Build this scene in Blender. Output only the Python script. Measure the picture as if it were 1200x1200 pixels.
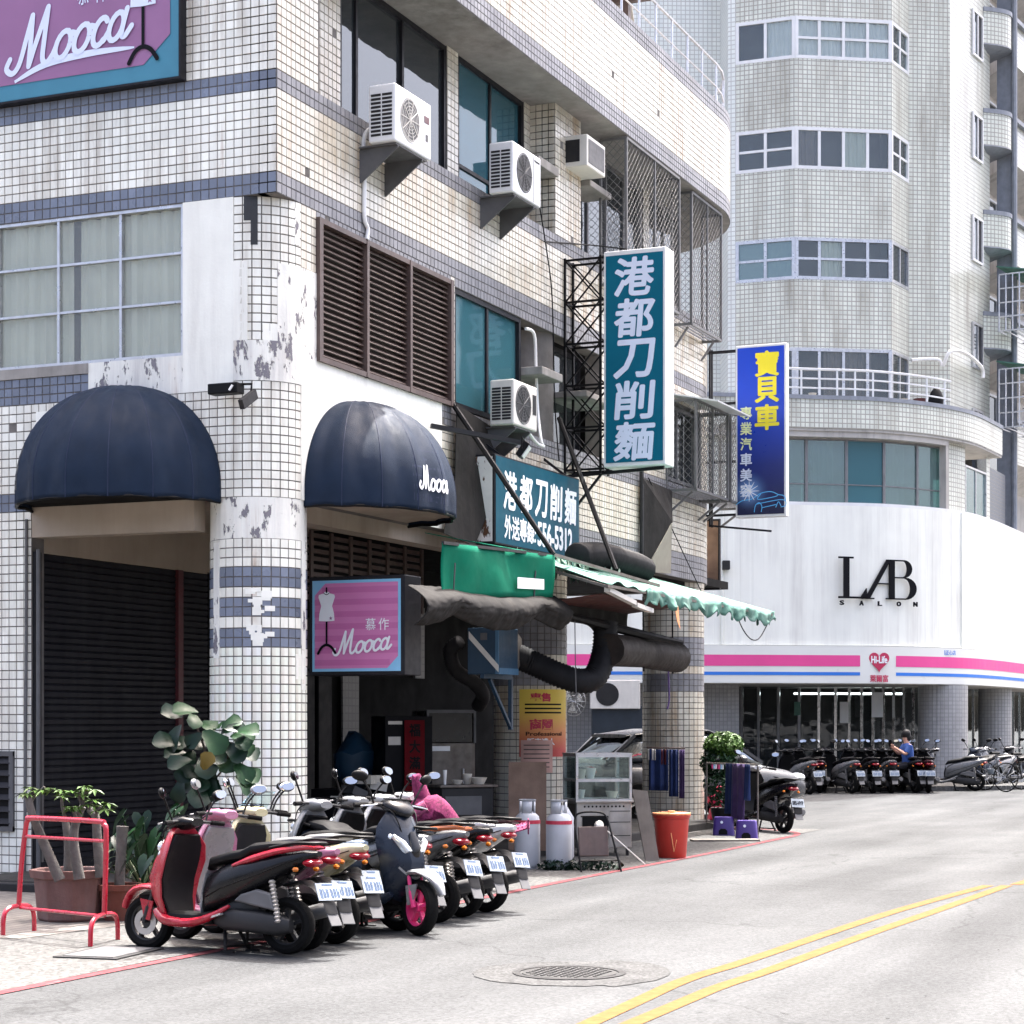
import bpy, bmesh, math, random
from mathutils import Vector, Matrix, noise
R=math.radians; PI=math.pi
for o in list(bpy.data.objects): bpy.data.objects.remove(o)
S=bpy.context.scene; C=S.collection
random.seed(7)
# ------------------------------------------------------------------ camera, sky, sun, exposure
F,CX,CY=2357.,600.,845.
CAM=Vector((-16.46,-9.46,1.6)); FW=Vector((.9191,.3940,0)); FW.normalize(); RT=Vector((FW.y,-FW.x,0))
cd=bpy.data.cameras.new('camera'); cam=bpy.data.objects.new('camera',cd); C.objects.link(cam)
cam.location=CAM; cam.rotation_euler=(PI/2,0,math.atan2(-FW.x,FW.y))
cd.sensor_width=36; cd.lens=36*F/1200; cd.shift_y=245/1200; cd.clip_start=.1; cd.clip_end=3000
S.camera=cam
SUN_EL,SUN_AZ=R(69),R(1.2)          # height and direction (from +x towards +y) of the sun
sdir=Vector((math.cos(SUN_EL)*math.cos(SUN_AZ),math.cos(SUN_EL)*math.sin(SUN_AZ),math.sin(SUN_EL)))
W=bpy.data.worlds.new('World'); S.world=W; W.use_nodes=True
wn=W.node_tree.nodes; sk=wn.new('ShaderNodeTexSky'); sk.sky_type='NISHITA'; sk.sun_disc=False
sk.sun_elevation=SUN_EL; sk.sun_rotation=PI/2-SUN_AZ; sk.air_density=.55; sk.dust_density=10.0; sk.ozone_density=.8
W.node_tree.links.new(sk.outputs[0],wn['Background'].inputs[0]); wn['Background'].inputs[1].default_value=.15
ld=bpy.data.lights.new('sun','SUN'); ld.energy=2.2; ld.angle=R(.6); ld.color=(1,.985,.955)
sun=bpy.data.objects.new('sun',ld); C.objects.link(sun); sun.location=(0,0,60)
sun.rotation_euler=(-sdir).to_track_quat('-Z','Y').to_euler()
S.view_settings.view_transform='Standard'; S.view_settings.look='None'; S.view_settings.gamma=1
S.view_settings.exposure=2.65
S.cycles.max_bounces=7; S.cycles.diffuse_bounces=4; S.cycles.use_denoising=True
# ------------------------------------------------------------------ pixel -> place in the street (used to survey positions)
def ray(u,v): return FW+RT*((u-CX)/F)+Vector((0,0,(CY-v)/F))
def atY(u,v,y): d=ray(u,v); return CAM+d*((y-CAM.y)/d.y)
def atX(u,v,x): d=ray(u,v); return CAM+d*((x-CAM.x)/d.x)
def gr(u,v,z=0.): d=ray(u,v); return CAM+d*((z-CAM.z)/d.z)
def atD(u,v,k): return CAM+ray(u,v)*k
def cw(X,Y,z=0.): p=CAM+FW*Y+RT*X; return Vector((p.x,p.y,z))
# ------------------------------------------------------------------ materials
def mat(name,col,rough=.55,metal=0,var=.12,vs=5.,bump=0.,bs=60.,streak=0.,scol=(.12,.10,.08),island=0.,spec=.5,coat=0.,alpha=1,sheen=0,emit=0,peel=None,speck=0,strscale=(5,5,.5),isl_col=None,rust=0,spk=(.62,1.28)):
    m=bpy.data.materials.new(name); m.use_nodes=True; nt=m.node_tree; N=nt.nodes; L=nt.links.new
    b=N['Principled BSDF']; b.inputs['Roughness'].default_value=rough; b.inputs['Metallic'].default_value=metal
    b.inputs['Specular IOR Level'].default_value=spec; b.inputs['Coat Weight'].default_value=coat; b.inputs['Coat Roughness'].default_value=.08
    col=tuple(col[:3])
    tc=N.new('ShaderNodeTexCoord'); co=tc.outputs['Object']
    def nz(scale,det=4,vec=None,rg=.55):
        n=N.new('ShaderNodeTexNoise'); n.inputs['Scale'].default_value=scale; n.inputs['Detail'].default_value=det; n.inputs['Roughness'].default_value=rg
        L(vec or co,n.inputs['Vector']); return n.outputs['Fac']
    def rng(x,a,b_,c,d):
        n=N.new('ShaderNodeMapRange'); L(x,n.inputs[0])
        for i,q in enumerate((a,b_,c,d)): n.inputs[i+1].default_value=q
        return n.outputs[0]
    def mix(fac,A,B,mode='MIX'):
        n=N.new('ShaderNodeMix'); n.data_type='RGBA'; n.blend_type=mode
        for s,x in ((0,fac),(6,A),(7,B)):
            if isinstance(x,(int,float)): n.inputs[s].default_value=x
            elif isinstance(x,tuple): n.inputs[s].default_value=(*x[:3],1)
            else: L(x,n.inputs[s])
        return n.outputs[2]
    cur=col
    if var:
        f=rng(nz(vs),.3,.7,0,1); lo=tuple(c*(1-var) for c in col); hi=tuple(min(1,c*(1+var)) for c in col); cur=mix(f,lo,hi)
    if island:
        g=N.new('ShaderNodeNewGeometry'); f=g.outputs['Random Per Island']
        if isl_col: cur=mix(rng(f,.0,1,0,1),cur,isl_col) if island>=1 else mix(rng(f,1-island,1,0,1),cur,isl_col)
        else: v=rng(f,0,1,1-island,1); n=N.new('ShaderNodeCombineColor'); [L(v,n.inputs[i]) for i in range(3)]; cur=mix(1.,cur,n.outputs[0],'MULTIPLY')
    if streak:
        mp=N.new('ShaderNodeMapping'); mp.inputs['Scale'].default_value=strscale; L(co,mp.inputs['Vector'])
        a=rng(nz(1.,7,mp.outputs[0],.68),.42,.70,0,1); bq=rng(nz(.7,3),.30,.62,0,1)
        mm=N.new('ShaderNodeMath'); mm.operation='MULTIPLY'; L(a,mm.inputs[0]); L(bq,mm.inputs[1])
        m2=N.new('ShaderNodeMath'); m2.operation='MULTIPLY'; L(mm.outputs[0],m2.inputs[0]); m2.inputs[1].default_value=streak; m2.use_clamp=True
        cur=mix(m2.outputs[0],cur,scol)
    if rust:
        mp=N.new('ShaderNodeMapping'); mp.inputs['Scale'].default_value=(8,8,.38); mp.inputs['Location'].default_value=(3.1,1.7,.4); L(co,mp.inputs['Vector'])
        a=rng(nz(1.,5,mp.outputs[0],.6),.57,.72,0,1); bq=rng(nz(1.1,4),.46,.62,0,rust)
        mm=N.new('ShaderNodeMath'); mm.operation='MULTIPLY'; L(a,mm.inputs[0]); L(bq,mm.inputs[1]); mm.use_clamp=True
        cur=mix(mm.outputs[0],cur,(.27,.125,.045))
    if peel:
        mp=N.new('ShaderNodeMapping'); mp.inputs['Scale'].default_value=(3.2,3.2,1.3); L(co,mp.inputs['Vector'])
        a=rng(nz(2.2,8,mp.outputs[0],.7),peel[0],peel[0]+.015,0,1); cur=mix(a,cur,peel[1]); pk=a
    if speck:
        v=N.new('ShaderNodeTexVoronoi'); v.inputs['Scale'].default_value=speck; L(co,v.inputs['Vector'])
        n=N.new('ShaderNodeSeparateColor'); L(v.outputs['Color'],n.inputs[0]); a=rng(n.outputs[0],0,1,spk[0],spk[1])
        cc=N.new('ShaderNodeCombineColor'); [L(a,cc.inputs[i]) for i in range(3)]; cur=mix(1.,cur,cc.outputs[0],'MULTIPLY')
    if isinstance(cur,tuple): b.inputs['Base Color'].default_value=(*cur,1)
    else: L(cur,b.inputs['Base Color'])
    r0=rng(nz(vs*2.3),.3,.7,max(0,rough-.08),min(1,rough+.1)); L(r0,b.inputs['Roughness'])
    if bump:
        bp=N.new('ShaderNodeBump'); bp.inputs['Strength'].default_value=bump; bp.inputs['Distance'].default_value=.01; L(nz(bs,5),bp.inputs['Height']); L(bp.outputs[0],b.inputs['Normal'])
    if peel and not name.endswith('_line'):
        bq=N.new('ShaderNodeBump'); bq.invert=True; bq.inputs['Strength'].default_value=.9; bq.inputs['Distance'].default_value=.012; L(pk,bq.inputs['Height'])
        if bump: L(bp.outputs[0],bq.inputs['Normal'])
        L(bq.outputs[0],b.inputs['Normal'])
    if emit: b.inputs['Emission Color'].default_value=(*col,1); b.inputs['Emission Strength'].default_value=emit
    if sheen: b.inputs['Sheen Weight'].default_value=sheen
    return m
def glass(name,tint,refl=.25,rough=.02,trans=.75,blend=.30):
    m=bpy.data.materials.new(name); m.use_nodes=True; nt=m.node_tree; N=nt.nodes; L=nt.links.new
    N.remove(N['Principled BSDF']); out=N['Material Output']
    t=N.new('ShaderNodeBsdfTransparent'); t.inputs[0].default_value=(*tint,1)
    d=N.new('ShaderNodeBsdfDiffuse'); d.inputs[0].default_value=(*[c*.6 for c in tint],1)
    g=N.new('ShaderNodeBsdfGlossy'); g.inputs['Roughness'].default_value=rough; g.inputs[0].default_value=(.92,.97,1,1)
    a=N.new('ShaderNodeMixShader'); a.inputs[0].default_value=trans; L(d.outputs[0],a.inputs[1]); L(t.outputs[0],a.inputs[2])
    fr=N.new('ShaderNodeLayerWeight'); fr.inputs[0].default_value=blend
    mr=N.new('ShaderNodeMapRange'); L(fr.outputs['Fresnel'],mr.inputs[0]); mr.inputs[3].default_value=refl; mr.inputs[4].default_value=.95
    b=N.new('ShaderNodeMixShader'); L(mr.outputs[0],b.inputs[0]); L(a.outputs[0],b.inputs[1]); L(g.outputs[0],b.inputs[2])
    tc=N.new('ShaderNodeTexCoord'); n=N.new('ShaderNodeTexNoise'); n.inputs['Scale'].default_value=1.6; L(tc.outputs['Object'],n.inputs['Vector'])
    bp=N.new('ShaderNodeBump'); bp.inputs['Strength'].default_value=.06; bp.inputs['Distance'].default_value=.06; L(n.outputs[0],bp.inputs['Height']); L(bp.outputs[0],g.inputs['Normal'])
    L(b.outputs[0],out.inputs[0]); return m
def tilemat(name,ca,cb,mortar,w,h,ms,rough=.3,streak=.5,scol=(.16,.15,.13),off=0):
    m=bpy.data.materials.new(name); m.use_nodes=True; nt=m.node_tree; N=nt.nodes; L=nt.links.new; b=N['Principled BSDF']
    uv=N.new('ShaderNodeUVMap'); br=N.new('ShaderNodeTexBrick'); L(uv.outputs[0],br.inputs['Vector']); br.offset=off; br.squash=1
    br.inputs['Color1'].default_value=(*ca,1); br.inputs['Color2'].default_value=(*cb,1); br.inputs['Mortar'].default_value=(*mortar,1)
    br.inputs['Scale'].default_value=1; br.inputs['Mortar Size'].default_value=ms; br.inputs['Mortar Smooth'].default_value=.1
    br.inputs['Brick Width'].default_value=w; br.inputs['Row Height'].default_value=h
    mp=N.new('ShaderNodeMapping'); mp.inputs['Scale'].default_value=(2.5,.25,1); L(uv.outputs[0],mp.inputs['Vector'])
    n=N.new('ShaderNodeTexNoise'); n.inputs['Scale'].default_value=1; n.inputs['Detail'].default_value=7; n.inputs['Roughness'].default_value=.65; L(mp.outputs[0],n.inputs['Vector'])
    n2=N.new('ShaderNodeTexNoise'); n2.inputs['Scale'].default_value=.45; n2.inputs['Detail'].default_value=3; L(uv.outputs[0],n2.inputs['Vector'])
    def rng(x,a,b_,c,d):
        q=N.new('ShaderNodeMapRange'); L(x,q.inputs[0])
        for i,w_ in enumerate((a,b_,c,d)): q.inputs[i+1].default_value=w_
        return q.outputs[0]
    mm=N.new('ShaderNodeMath'); mm.operation='MULTIPLY'; L(rng(n.outputs[0],.42,.75,0,1),mm.inputs[0]); L(rng(n2.outputs[0],.35,.7,.15,1),mm.inputs[1])
    m2=N.new('ShaderNodeMath'); m2.operation='MULTIPLY'; L(mm.outputs[0],m2.inputs[0]); m2.inputs[1].default_value=streak
    x=N.new('ShaderNodeMix'); x.data_type='RGBA'; L(m2.outputs[0],x.inputs[0]); L(br.outputs['Color'],x.inputs[6]); x.inputs[7].default_value=(*scol,1)
    L(x.outputs[2],b.inputs['Base Color']); b.inputs['Roughness'].default_value=rough
    bp=N.new('ShaderNodeBump'); bp.invert=True; bp.inputs['Strength'].default_value=.6; bp.inputs['Distance'].default_value=.01; L(br.outputs['Fac'],bp.inputs['Height']); L(bp.outputs[0],b.inputs['Normal'])
    return m
def emat(name,col,s):
    m=bpy.data.materials.new(name); m.use_nodes=True; b=m.node_tree.nodes['Principled BSDF']; b.inputs['Base Color'].default_value=(*col,1)
    b.inputs['Emission Color'].default_value=(*col,1); b.inputs['Emission Strength'].default_value=s; return m
M={}
def mk(key,*a,**k): M[key]=mat(key,*a,**k); return M[key]
mk('grout',(.15,.14,.13),.9,var=.3,vs=3,bump=.3,spec=.15)
mk('tile_white',(.90,.895,.805),.22,var=.06,vs=.8,rust=.6,island=.17,streak=.85,scol=(.34,.28,.21),spec=.5)
mk('tile_cream',(.66,.635,.545),.25,var=.08,vs=.8,rust=.75,island=.2,streak=1.0,scol=(.36,.25,.14),spec=.5)
mk('tile_blue',(.185,.215,.28),.3,var=.12,vs=1.5,island=.30,streak=.45,scol=(.10,.11,.13))
mk('tile_grey',(.20,.20,.215),.4,var=.15,vs=1.5,island=.22,streak=.5,scol=(.34,.33,.31))
mk('plaster',(.81,.81,.735),.8,var=.05,vs=2,bump=.25,bs=30,streak=.35,scol=(.33,.30,.28),peel=(.70,(.20,.185,.20)))
mk('plaster_peeled',(.79,.785,.715),.8,rust=.6,var=.06,vs=2,bump=.3,bs=30,streak=.6,scol=(.28,.26,.27),peel=(.565,(.19,.18,.20)))
mk('plaster_black',(.02,.022,.025),.6,var=.2,bump=.3)
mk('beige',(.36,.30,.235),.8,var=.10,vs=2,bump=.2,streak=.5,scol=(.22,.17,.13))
mk('concrete',(.28,.265,.245),.85,var=.2,vs=4,bump=.4,streak=.8,scol=(.13,.12,.11))
mk('brown_metal',(.075,.048,.041),.5,var=.25,vs=6,streak=.5,scol=(.19,.15,.13))
mk('dark_shutter',(.010,.010,.014),.5,spec=.18,var=.2,vs=3,streak=.4,scol=(.05,.05,.05))
mk('maroon',(.09,.018,.022),.45,var=.2)
mk('navy_cloth',(.0065,.0155,.034),.58,var=.14,vs=4,bump=.25,bs=220,spec=.16)
mk('navy_seam',(.016,.024,.052),.6,var=.1,spec=.2)
mk('dark_frame',(.013,.013,.016),.45,var=.2,spec=.2)
mk('grey_frame',(.17,.17,.175),.45,metal=.3,var=.15)
mk('alu',(.55,.55,.56),.32,metal=.85,var=.12,vs=8)
mk('steel',(.42,.40,.37),.38,metal=.55,var=.2,vs=5,streak=.5,scol=(.2,.15,.1))
mk('steel_worn',(.15,.135,.12),.48,metal=.6,var=.3,vs=7,streak=.7,scol=(.10,.06,.04),spec=.3)
mk('white_metal',(.70,.71,.715),.35,var=.05,vs=3,streak=.2,scol=(.4,.38,.35))
mk('white_plastic',(.78,.78,.76),.4,var=.05,streak=.15,scol=(.5,.45,.38))
mk('ac_beige',(.62,.60,.55),.45,var=.08,streak=.35,scol=(.35,.3,.25))
mk('black',(.005,.005,.0055),.5,var=.2,spec=.14)
mk('black_gloss',(.004,.004,.005),.2,var=.1,coat=.15,spec=.4)
mk('rubber',(.006,.006,.006),.8,var=.2,vs=20,bump=.2,spec=.1)
mk('dark_grey',(.016,.016,.017),.5,var=.2,spec=.3)
mk('mid_grey',(.095,.095,.097),.55,var=.2,spec=.35)
mk('duct_black',(.014,.014,.015),.6,spec=.15,var=.25,vs=6)
mk('duct_grey',(.10,.10,.105),.6,var=.3,vs=4,streak=.6,scol=(.05,.04,.03))
mk('foil',(.026,.021,.018),.6,spec=.15,var=.3,vs=4,bump=.8,bs=14)
mk('rust',(.20,.085,.035),.85,var=.4,vs=12,bump=.4)
mk('rusty_white',(.70,.68,.64),.55,var=.08,peel=(.55,(.10,.045,.02)))
mk('teal',(.003,.115,.185),.5,var=.06,vs=2,spec=.12)
mk('teal_dark',(.003,.075,.115),.5,var=.12,vs=2,spec=.12,streak=.3,scol=(.01,.04,.05))
mk('letter_white',(.80,.83,.85),.45,var=.03)
mk('letter_lilac',(.66,.72,.86),.45,var=.03)
mk('green_cloth',(.001,.115,.066),.8,var=.14,vs=3,bump=.5,bs=6,spec=.08)
mk('aqua_cloth',(.05,.155,.12),.75,var=.22,vs=5,bump=.5,bs=9,streak=.7,scol=(.20,.28,.24))
mk('torn_cloth',(.22,.30,.23),.8,var=.3,vs=12,bump=.5,bs=20)
mk('tarp_grey',(.019,.018,.017),.7,spec=.1,var=.25,vs=3,bump=.7,bs=7,streak=.5,scol=(.05,.045,.04))
mk('tarp_beige',(.30,.28,.22),.7,var=.12,vs=3,bump=.4,bs=8)
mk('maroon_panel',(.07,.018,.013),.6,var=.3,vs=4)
mk('red_paint',(.36,.010,.028),.3,var=.08,vs=6,coat=.4)
mk('red_line',(.135,.040,.045),.85,spec=.1,var=.3,vs=14,peel=(.60,(.11,.08,.08)))
mk('yellow_line',(.138,.070,.025),.85,spec=.1,var=.15,vs=10,peel=(.645,(.10,.08,.05)))
mk('pink_paint',(.62,.035,.17),.35,var=.08)
mk('mirror',(.36,.38,.41),.04,metal=1,var=0)
mk('chrome',(.62,.62,.63),.14,metal=1,var=.05)
mk('plate_white',(.29,.325,.36),.5,var=.06,spec=.2)
mk('plate_ink',(.07,.11,.19),.5,var=.25,vs=40)
mk('ink',(.004,.004,.006),.5,var=0,spec=.12)
mk('tail_red',(.28,.006,.018),.2,var=.1,coat=.2)
mk('amber',(.45,.13,.012),.2,var=.05)
mk('headlamp',(.55,.58,.60),.06,metal=.4,var=.05,coat=1)
mk('terracotta',(.125,.042,.030),.85,var=.2,vs=8,bump=.3,streak=.5,scol=(.17,.13,.12),spec=.2)
mk('planter',(.145,.078,.070),.88,var=.2,vs=5,bump=.4,streak=.8,scol=(.20,.165,.155),spec=.2)
mk('soil',(.045,.035,.028),.95,var=.4,vs=30,bump=.8,spec=.05)
mk('bark',(.085,.077,.07),.85,var=.3,vs=14,bump=.7,bs=40)
mk('bark_dark',(.065,.05,.04),.9,var=.3,vs=12,bump=.6)
mk('leaf_dark',(.005,.020,.010),.34,var=.3,vs=7,island=.45,spec=.22)
mk('leaf_mid',(.013,.046,.015),.38,var=.3,vs=7,island=.45,spec=.22)
mk('leaf_light',(.065,.135,.022),.45,var=.25,vs=7,island=.4,spec=.22)
mk('leaf_yellow',(.14,.095,.012),.5,var=.2)
mk('leaf_stripe',(.15,.20,.10),.45,var=.3,vs=20)
mk('red_bin',(.45,.028,.016),.42,var=.10,vs=3,streak=.6,scol=(.20,.02,.02))
mk('orange_pale',(.80,.33,.14),.5,var=.05)
mk('purple',(.05,.024,.18),.38,var=.08,vs=5)
mk('blue_cloth',(.012,.030,.115),.8,var=.2,bump=.4,bs=12)
mk('violet_cloth',(.085,.05,.15),.8,var=.25,bump=.4,bs=12)
mk('magenta_bag',(.42,.012,.06),.35,var=.25,vs=9,bump=.8,bs=12)
mk('magenta_cloth',(.15,.020,.065),.85,var=.35,vs=14,bump=.6,bs=18,speck=70,spec=.2)
mk('pink_cover',(.30,.07,.14),.8,var=.3,vs=12,bump=.5,bs=16,speck=60,spec=.2)
mk('blue_box',(.009,.038,.075),.45,var=.15,streak=.4,scol=(.03,.03,.03))
mk('blue_trim',(.05,.13,.22),.45,var=.1)
mk('gas_grey',(.42,.44,.47),.42,var=.08,vs=4,streak=.5,scol=(.22,.2,.2))
mk('wood_board',(.20,.135,.10),.75,var=.25,vs=4,streak=.4,scol=(.10,.06,.05),bump=.2,spec=.2)
mk('wood_grey',(.14,.12,.10),.8,var=.3,vs=4,streak=.7,scol=(.24,.21,.18))
mk('slate',(.022,.030,.040),.5,var=.15,spec=.3)
mk('poster_yellow',(.66,.45,.05),.6,var=.1)
mk('poster_orange',(.58,.20,.06),.6,var=.15)
mk('poster_pink',(.50,.30,.25),.7,var=.15,streak=.3,scol=(.3,.15,.1))
mk('poster_red',(.45,.03,.06),.6,var=.1)
mk('couplet',(.12,.005,.009),.7,var=.15,spec=.1)
mk('ceramic',(.62,.58,.50),.25,var=.05)
mk('yellow_bucket',(.55,.33,.02),.45,var=.1)
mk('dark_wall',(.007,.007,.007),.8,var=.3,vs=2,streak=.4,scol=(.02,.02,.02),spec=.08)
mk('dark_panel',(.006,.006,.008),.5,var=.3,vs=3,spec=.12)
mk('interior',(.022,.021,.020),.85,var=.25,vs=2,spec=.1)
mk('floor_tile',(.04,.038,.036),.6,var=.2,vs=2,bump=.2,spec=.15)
mk('curtain_pale',(.58,.60,.54),.85,var=.06,vs=4)
mk('curtain_blue',(.10,.30,.38),.85,var=.15,vs=3)
mk('curtain_white',(.75,.76,.76),.85,var=.05,vs=4)
mk('curtain_brown',(.15,.12,.11),.85,var=.1)
mk('louvre_back',(.045,.032,.028),.7,var=.2)
mk('cap_grey',(.22,.24,.275),.5,var=.15,streak=.4,scol=(.12,.12,.12))
mk('bg_concrete',(.44,.42,.39),.8,var=.12,vs=1.5,streak=.8,scol=(.2,.19,.17))
mk('cladding',(.79,.80,.735),.42,var=.03,vs=1.2,streak=.7,scol=(.50,.49,.46),strscale=(3,3,.18))
mk('fascia',(.70,.71,.67),.35,var=.03,vs=1)
mk('fascia_pink',(.72,.06,.27),.38,var=.05,vs=1)
mk('fascia_blue',(.02,.17,.62),.38,var=.04,vs=1)
mk('heart_red',(.48,.02,.08),.4,var=.03)
mk('col_tile',(.33,.32,.315),.5,var=.1)
mk('asphalt_dark',(.10,.10,.10),.9,var=.3,vs=3,speck=90,spec=.1)
mk('iron',(.038,.038,.038),.7,spec=.15,var=.25,vs=16,bump=.3)
mk('skin',(.50,.27,.19),.55,var=.08)
mk('hair',(.010,.009,.009),.5,var=.1,spec=.2)
mk('shirt_blue',(.02,.065,.24),.8,var=.12,bump=.3,bs=25)
mk('trousers',(.02,.02,.025),.85,var=.15,spec=.1)
mk('paver',(.27,.235,.21),.85,var=.2,vs=2)
M['bg_tile']=tilemat('bg_tile',(.70,.72,.64),(.60,.625,.56),(.33,.325,.28),.118,.118,.013,.28,1.25,(.25,.23,.185))
M['bg_tile_pale']=tilemat('bg_tile_pale',(.74,.77,.73),(.68,.715,.685),(.47,.475,.45),.118,.118,.012,.28,.3)
M['bg_tile_grey']=tilemat('bg_tile_grey',(.37,.37,.37),(.31,.31,.31),(.22,.22,.22),.10,.10,.008,.45,.3)
M['bg_tile_navy']=tilemat('bg_tile_navy',(.06,.08,.12),(.05,.07,.10),(.12,.12,.12),.10,.10,.012,.35,.2)
M['brickpave']=tilemat('brickpave',(.17,.155,.14),(.115,.105,.097),(.06,.055,.05),.21,.105,.010,.85,.5,(.16,.15,.14),.5)
M['tile_in']=tilemat('tile_in',(.16,.155,.15),(.13,.13,.125),(.10,.10,.10),.10,.10,.010,.4,.4)
M['glass_teal']=glass('glass_teal',(.16,.46,.54),.03,.05,.6,.12)
M['glass_dark']=glass('glass_dark',(.14,.16,.18),.08,.02,.7,.22)
M['glass_clear']=glass('glass_clear',(.90,.95,.93),.03,.01,.985,.12)
M['glass_shop']=glass('glass_shop',(.30,.33,.34),.03,.02,.85,.15)
M['glass_black']=glass('glass_black',(.05,.055,.07),.03,.03,.4,.2)
M['glass_wire']=glass('glass_wire',(.95,.96,.93),.03,.15,.88,.10)
M['glass_green']=glass('glass_green',(.30,.50,.48),.12,.03,.6,.2)
M['glass_win']=glass('glass_win',(.88,.91,.90),.04,.03,.95,.15)
mk('wire_grey',(.13,.13,.13),.5,var=.15,spec=.3)
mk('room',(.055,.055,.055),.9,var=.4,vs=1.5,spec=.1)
M['glass_blue']=glass('glass_blue',(.12,.36,.46),.05,.03,.55,.2)
M['glass_car']=glass('glass_car',(.05,.06,.07),.25,.02,.4)
M['lamp_white']=emat('lamp_white',(.95,1,.97),3.)
# ------------------------------------------------------------------ mesh building
def catmull(P,n=6,closed=False):
    P=[Vector(p) for p in P]; out=[]; k=len(P)
    for i in range(k if closed else k-1):
        g=lambda j: P[j%k] if closed else P[max(0,min(k-1,j))]
        a,b,c,d=g(i-1),g(i),g(i+1),g(i+2)
        for q in range(n):
            t=q/n; out.append(.5*((2*b)+(c-a)*t+(2*a-5*b+4*c-d)*t*t+(3*b-a-3*c+d)*t**3))
    if not closed: out.append(P[-1])
    return out
class MB:
    def __init__(s): s.v=[]; s.f=[]; s.m=[]; s.uv=[]
    def add(s,vs,fs,mi=0,uvs=None):
        o=len(s.v); s.v+=[tuple(v) for v in vs]
        for i,f in enumerate(fs):
            s.f.append(tuple(o+q for q in f)); s.m.append(mi); s.uv.append(uvs[i] if uvs else None)
        return s
    def bx(s,x0,x1,y0,y1,z0,z1,mi=0,T=None):
        vs=[Vector(p) for p in ((x0,y0,z0),(x1,y0,z0),(x1,y1,z0),(x0,y1,z0),(x0,y0,z1),(x1,y0,z1),(x1,y1,z1),(x0,y1,z1))]
        if T is not None: vs=[T@v for v in vs]
        return s.add(vs,[(0,3,2,1),(4,5,6,7),(0,1,5,4),(1,2,6,5),(2,3,7,6),(3,0,4,7)],mi)
    def box(s,c,d,mi=0,rot=None):
        T=Matrix.Translation(Vector(c)); 
        if rot is not None: T=T@rot.to_4x4()
        return s.bx(-d[0]/2,d[0]/2,-d[1]/2,d[1]/2,-d[2]/2,d[2]/2,mi,T)
    def loft(s,rings,mi=0,caps=True,closed=True):
        n=len(rings[0]); vs=[v for r in rings for v in r]; fs=[]
        for i in range(len(rings)-1):
            for j in range(n if closed else n-1):
                k=(j+1)%n; fs.append((i*n+j,i*n+k,(i+1)*n+k,(i+1)*n+j))
        if caps and closed: fs.append(tuple(range(n-1,-1,-1))); fs.append(tuple((len(rings)-1)*n+j for j in range(n)))
        return s.add(vs,fs,mi)
    def tube(s,pts,r,n=8,mi=0,smooth=0,caps=True):
        P=[Vector(p) for p in pts]
        if smooth: P=catmull(P,smooth)
        rr=r if isinstance(r,(list,tuple)) else None; rings=[]; up=None
        for i,p in enumerate(P):
            t=(P[min(i+1,len(P)-1)]-P[max(i-1,0)])
            if t.length<1e-9: t=Vector((0,0,1))
            t.normalize()
            if up is None: up=t.orthogonal().normalized()
            else:
                up=up-t*up.dot(t); up=up.normalized() if up.length>1e-6 else t.orthogonal().normalized()
            w=t.cross(up); q=i/(max(1,len(P)-1))
            if rr: x=q*(len(rr)-1); a=int(min(x,len(rr)-2)); rad=rr[a]+(rr[a+1]-rr[a])*(x-a)
            else: rad=r
            rings.append([p+(up*math.cos(2*PI*j/n)+w*math.sin(2*PI*j/n))*rad for j in range(n)])
        return s.loft(rings,mi,caps)
    def bar(s,a,b,w,h=None,mi=0):
        a=Vector(a); b=Vector(b); t=(b-a); l=t.length
        q=t.to_track_quat('X','Z').to_matrix(); return s.box((a+b)/2,(l,w,h or w),mi,q)
    def lathe(s,prof,c=(0,0,0),n=20,axis='Z',mi=0,caps=True):
        c=Vector(c); rings=[]
        for r,h in prof:
            ring=[]
            for j in range(n):
                a=2*PI*j/n; x,y=r*math.cos(a),r*math.sin(a)
                ring.append(c+(Vector((x,y,h)) if axis=='Z' else Vector((h,x,y)) if axis=='X' else Vector((x,h,y)) ))
            if axis=='Y': ring=ring[::-1]
            rings.append(ring)
        return s.loft(rings,mi,caps)
    def prism(s,poly,O,U,V,depth,mi=0):
        O,U,V=Vector(O),Vector(U),Vector(V); Nn=U.cross(V).normalized(); n=len(poly)
        a=[O+U*p[0]+V*p[1] for p in poly]; b=[q+Nn*depth for q in a]
        return s.add(a+b,[tuple(range(n-1,-1,-1)),tuple(range(n,2*n))]+[(i,(i+1)%n,n+(i+1)%n,n+i) for i in range(n)],mi)
    def grid(s,fn,nu,nv,mi=0,uvf=None):
        vs=[fn(i/nu,j/nv) for j in range(nv+1) for i in range(nu+1)]; fs=[]
        for j in range(nv):
            for i in range(nu): a=j*(nu+1)+i; fs.append((a,a+1,a+nu+2,a+nu+1))
        return s.add(vs,fs,mi)
    def ell(s,c,r,n=12,mi=0,z0=-1,z1=1):
        c=Vector(c); prof=[]
        for i in range(n//2+1):
            t=z0+(z1-z0)*i/(n//2); t=math.sin(t*PI/2); prof.append((max(1e-3,math.sqrt(max(0,1-t*t))),t))
        rings=[[c+Vector((r[0]*p*math.cos(2*PI*j/n),r[1]*p*math.sin(2*PI*j/n),r[2]*h)) for j in range(n)] for p,h in prof]
        return s.loft(rings,mi)
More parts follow.
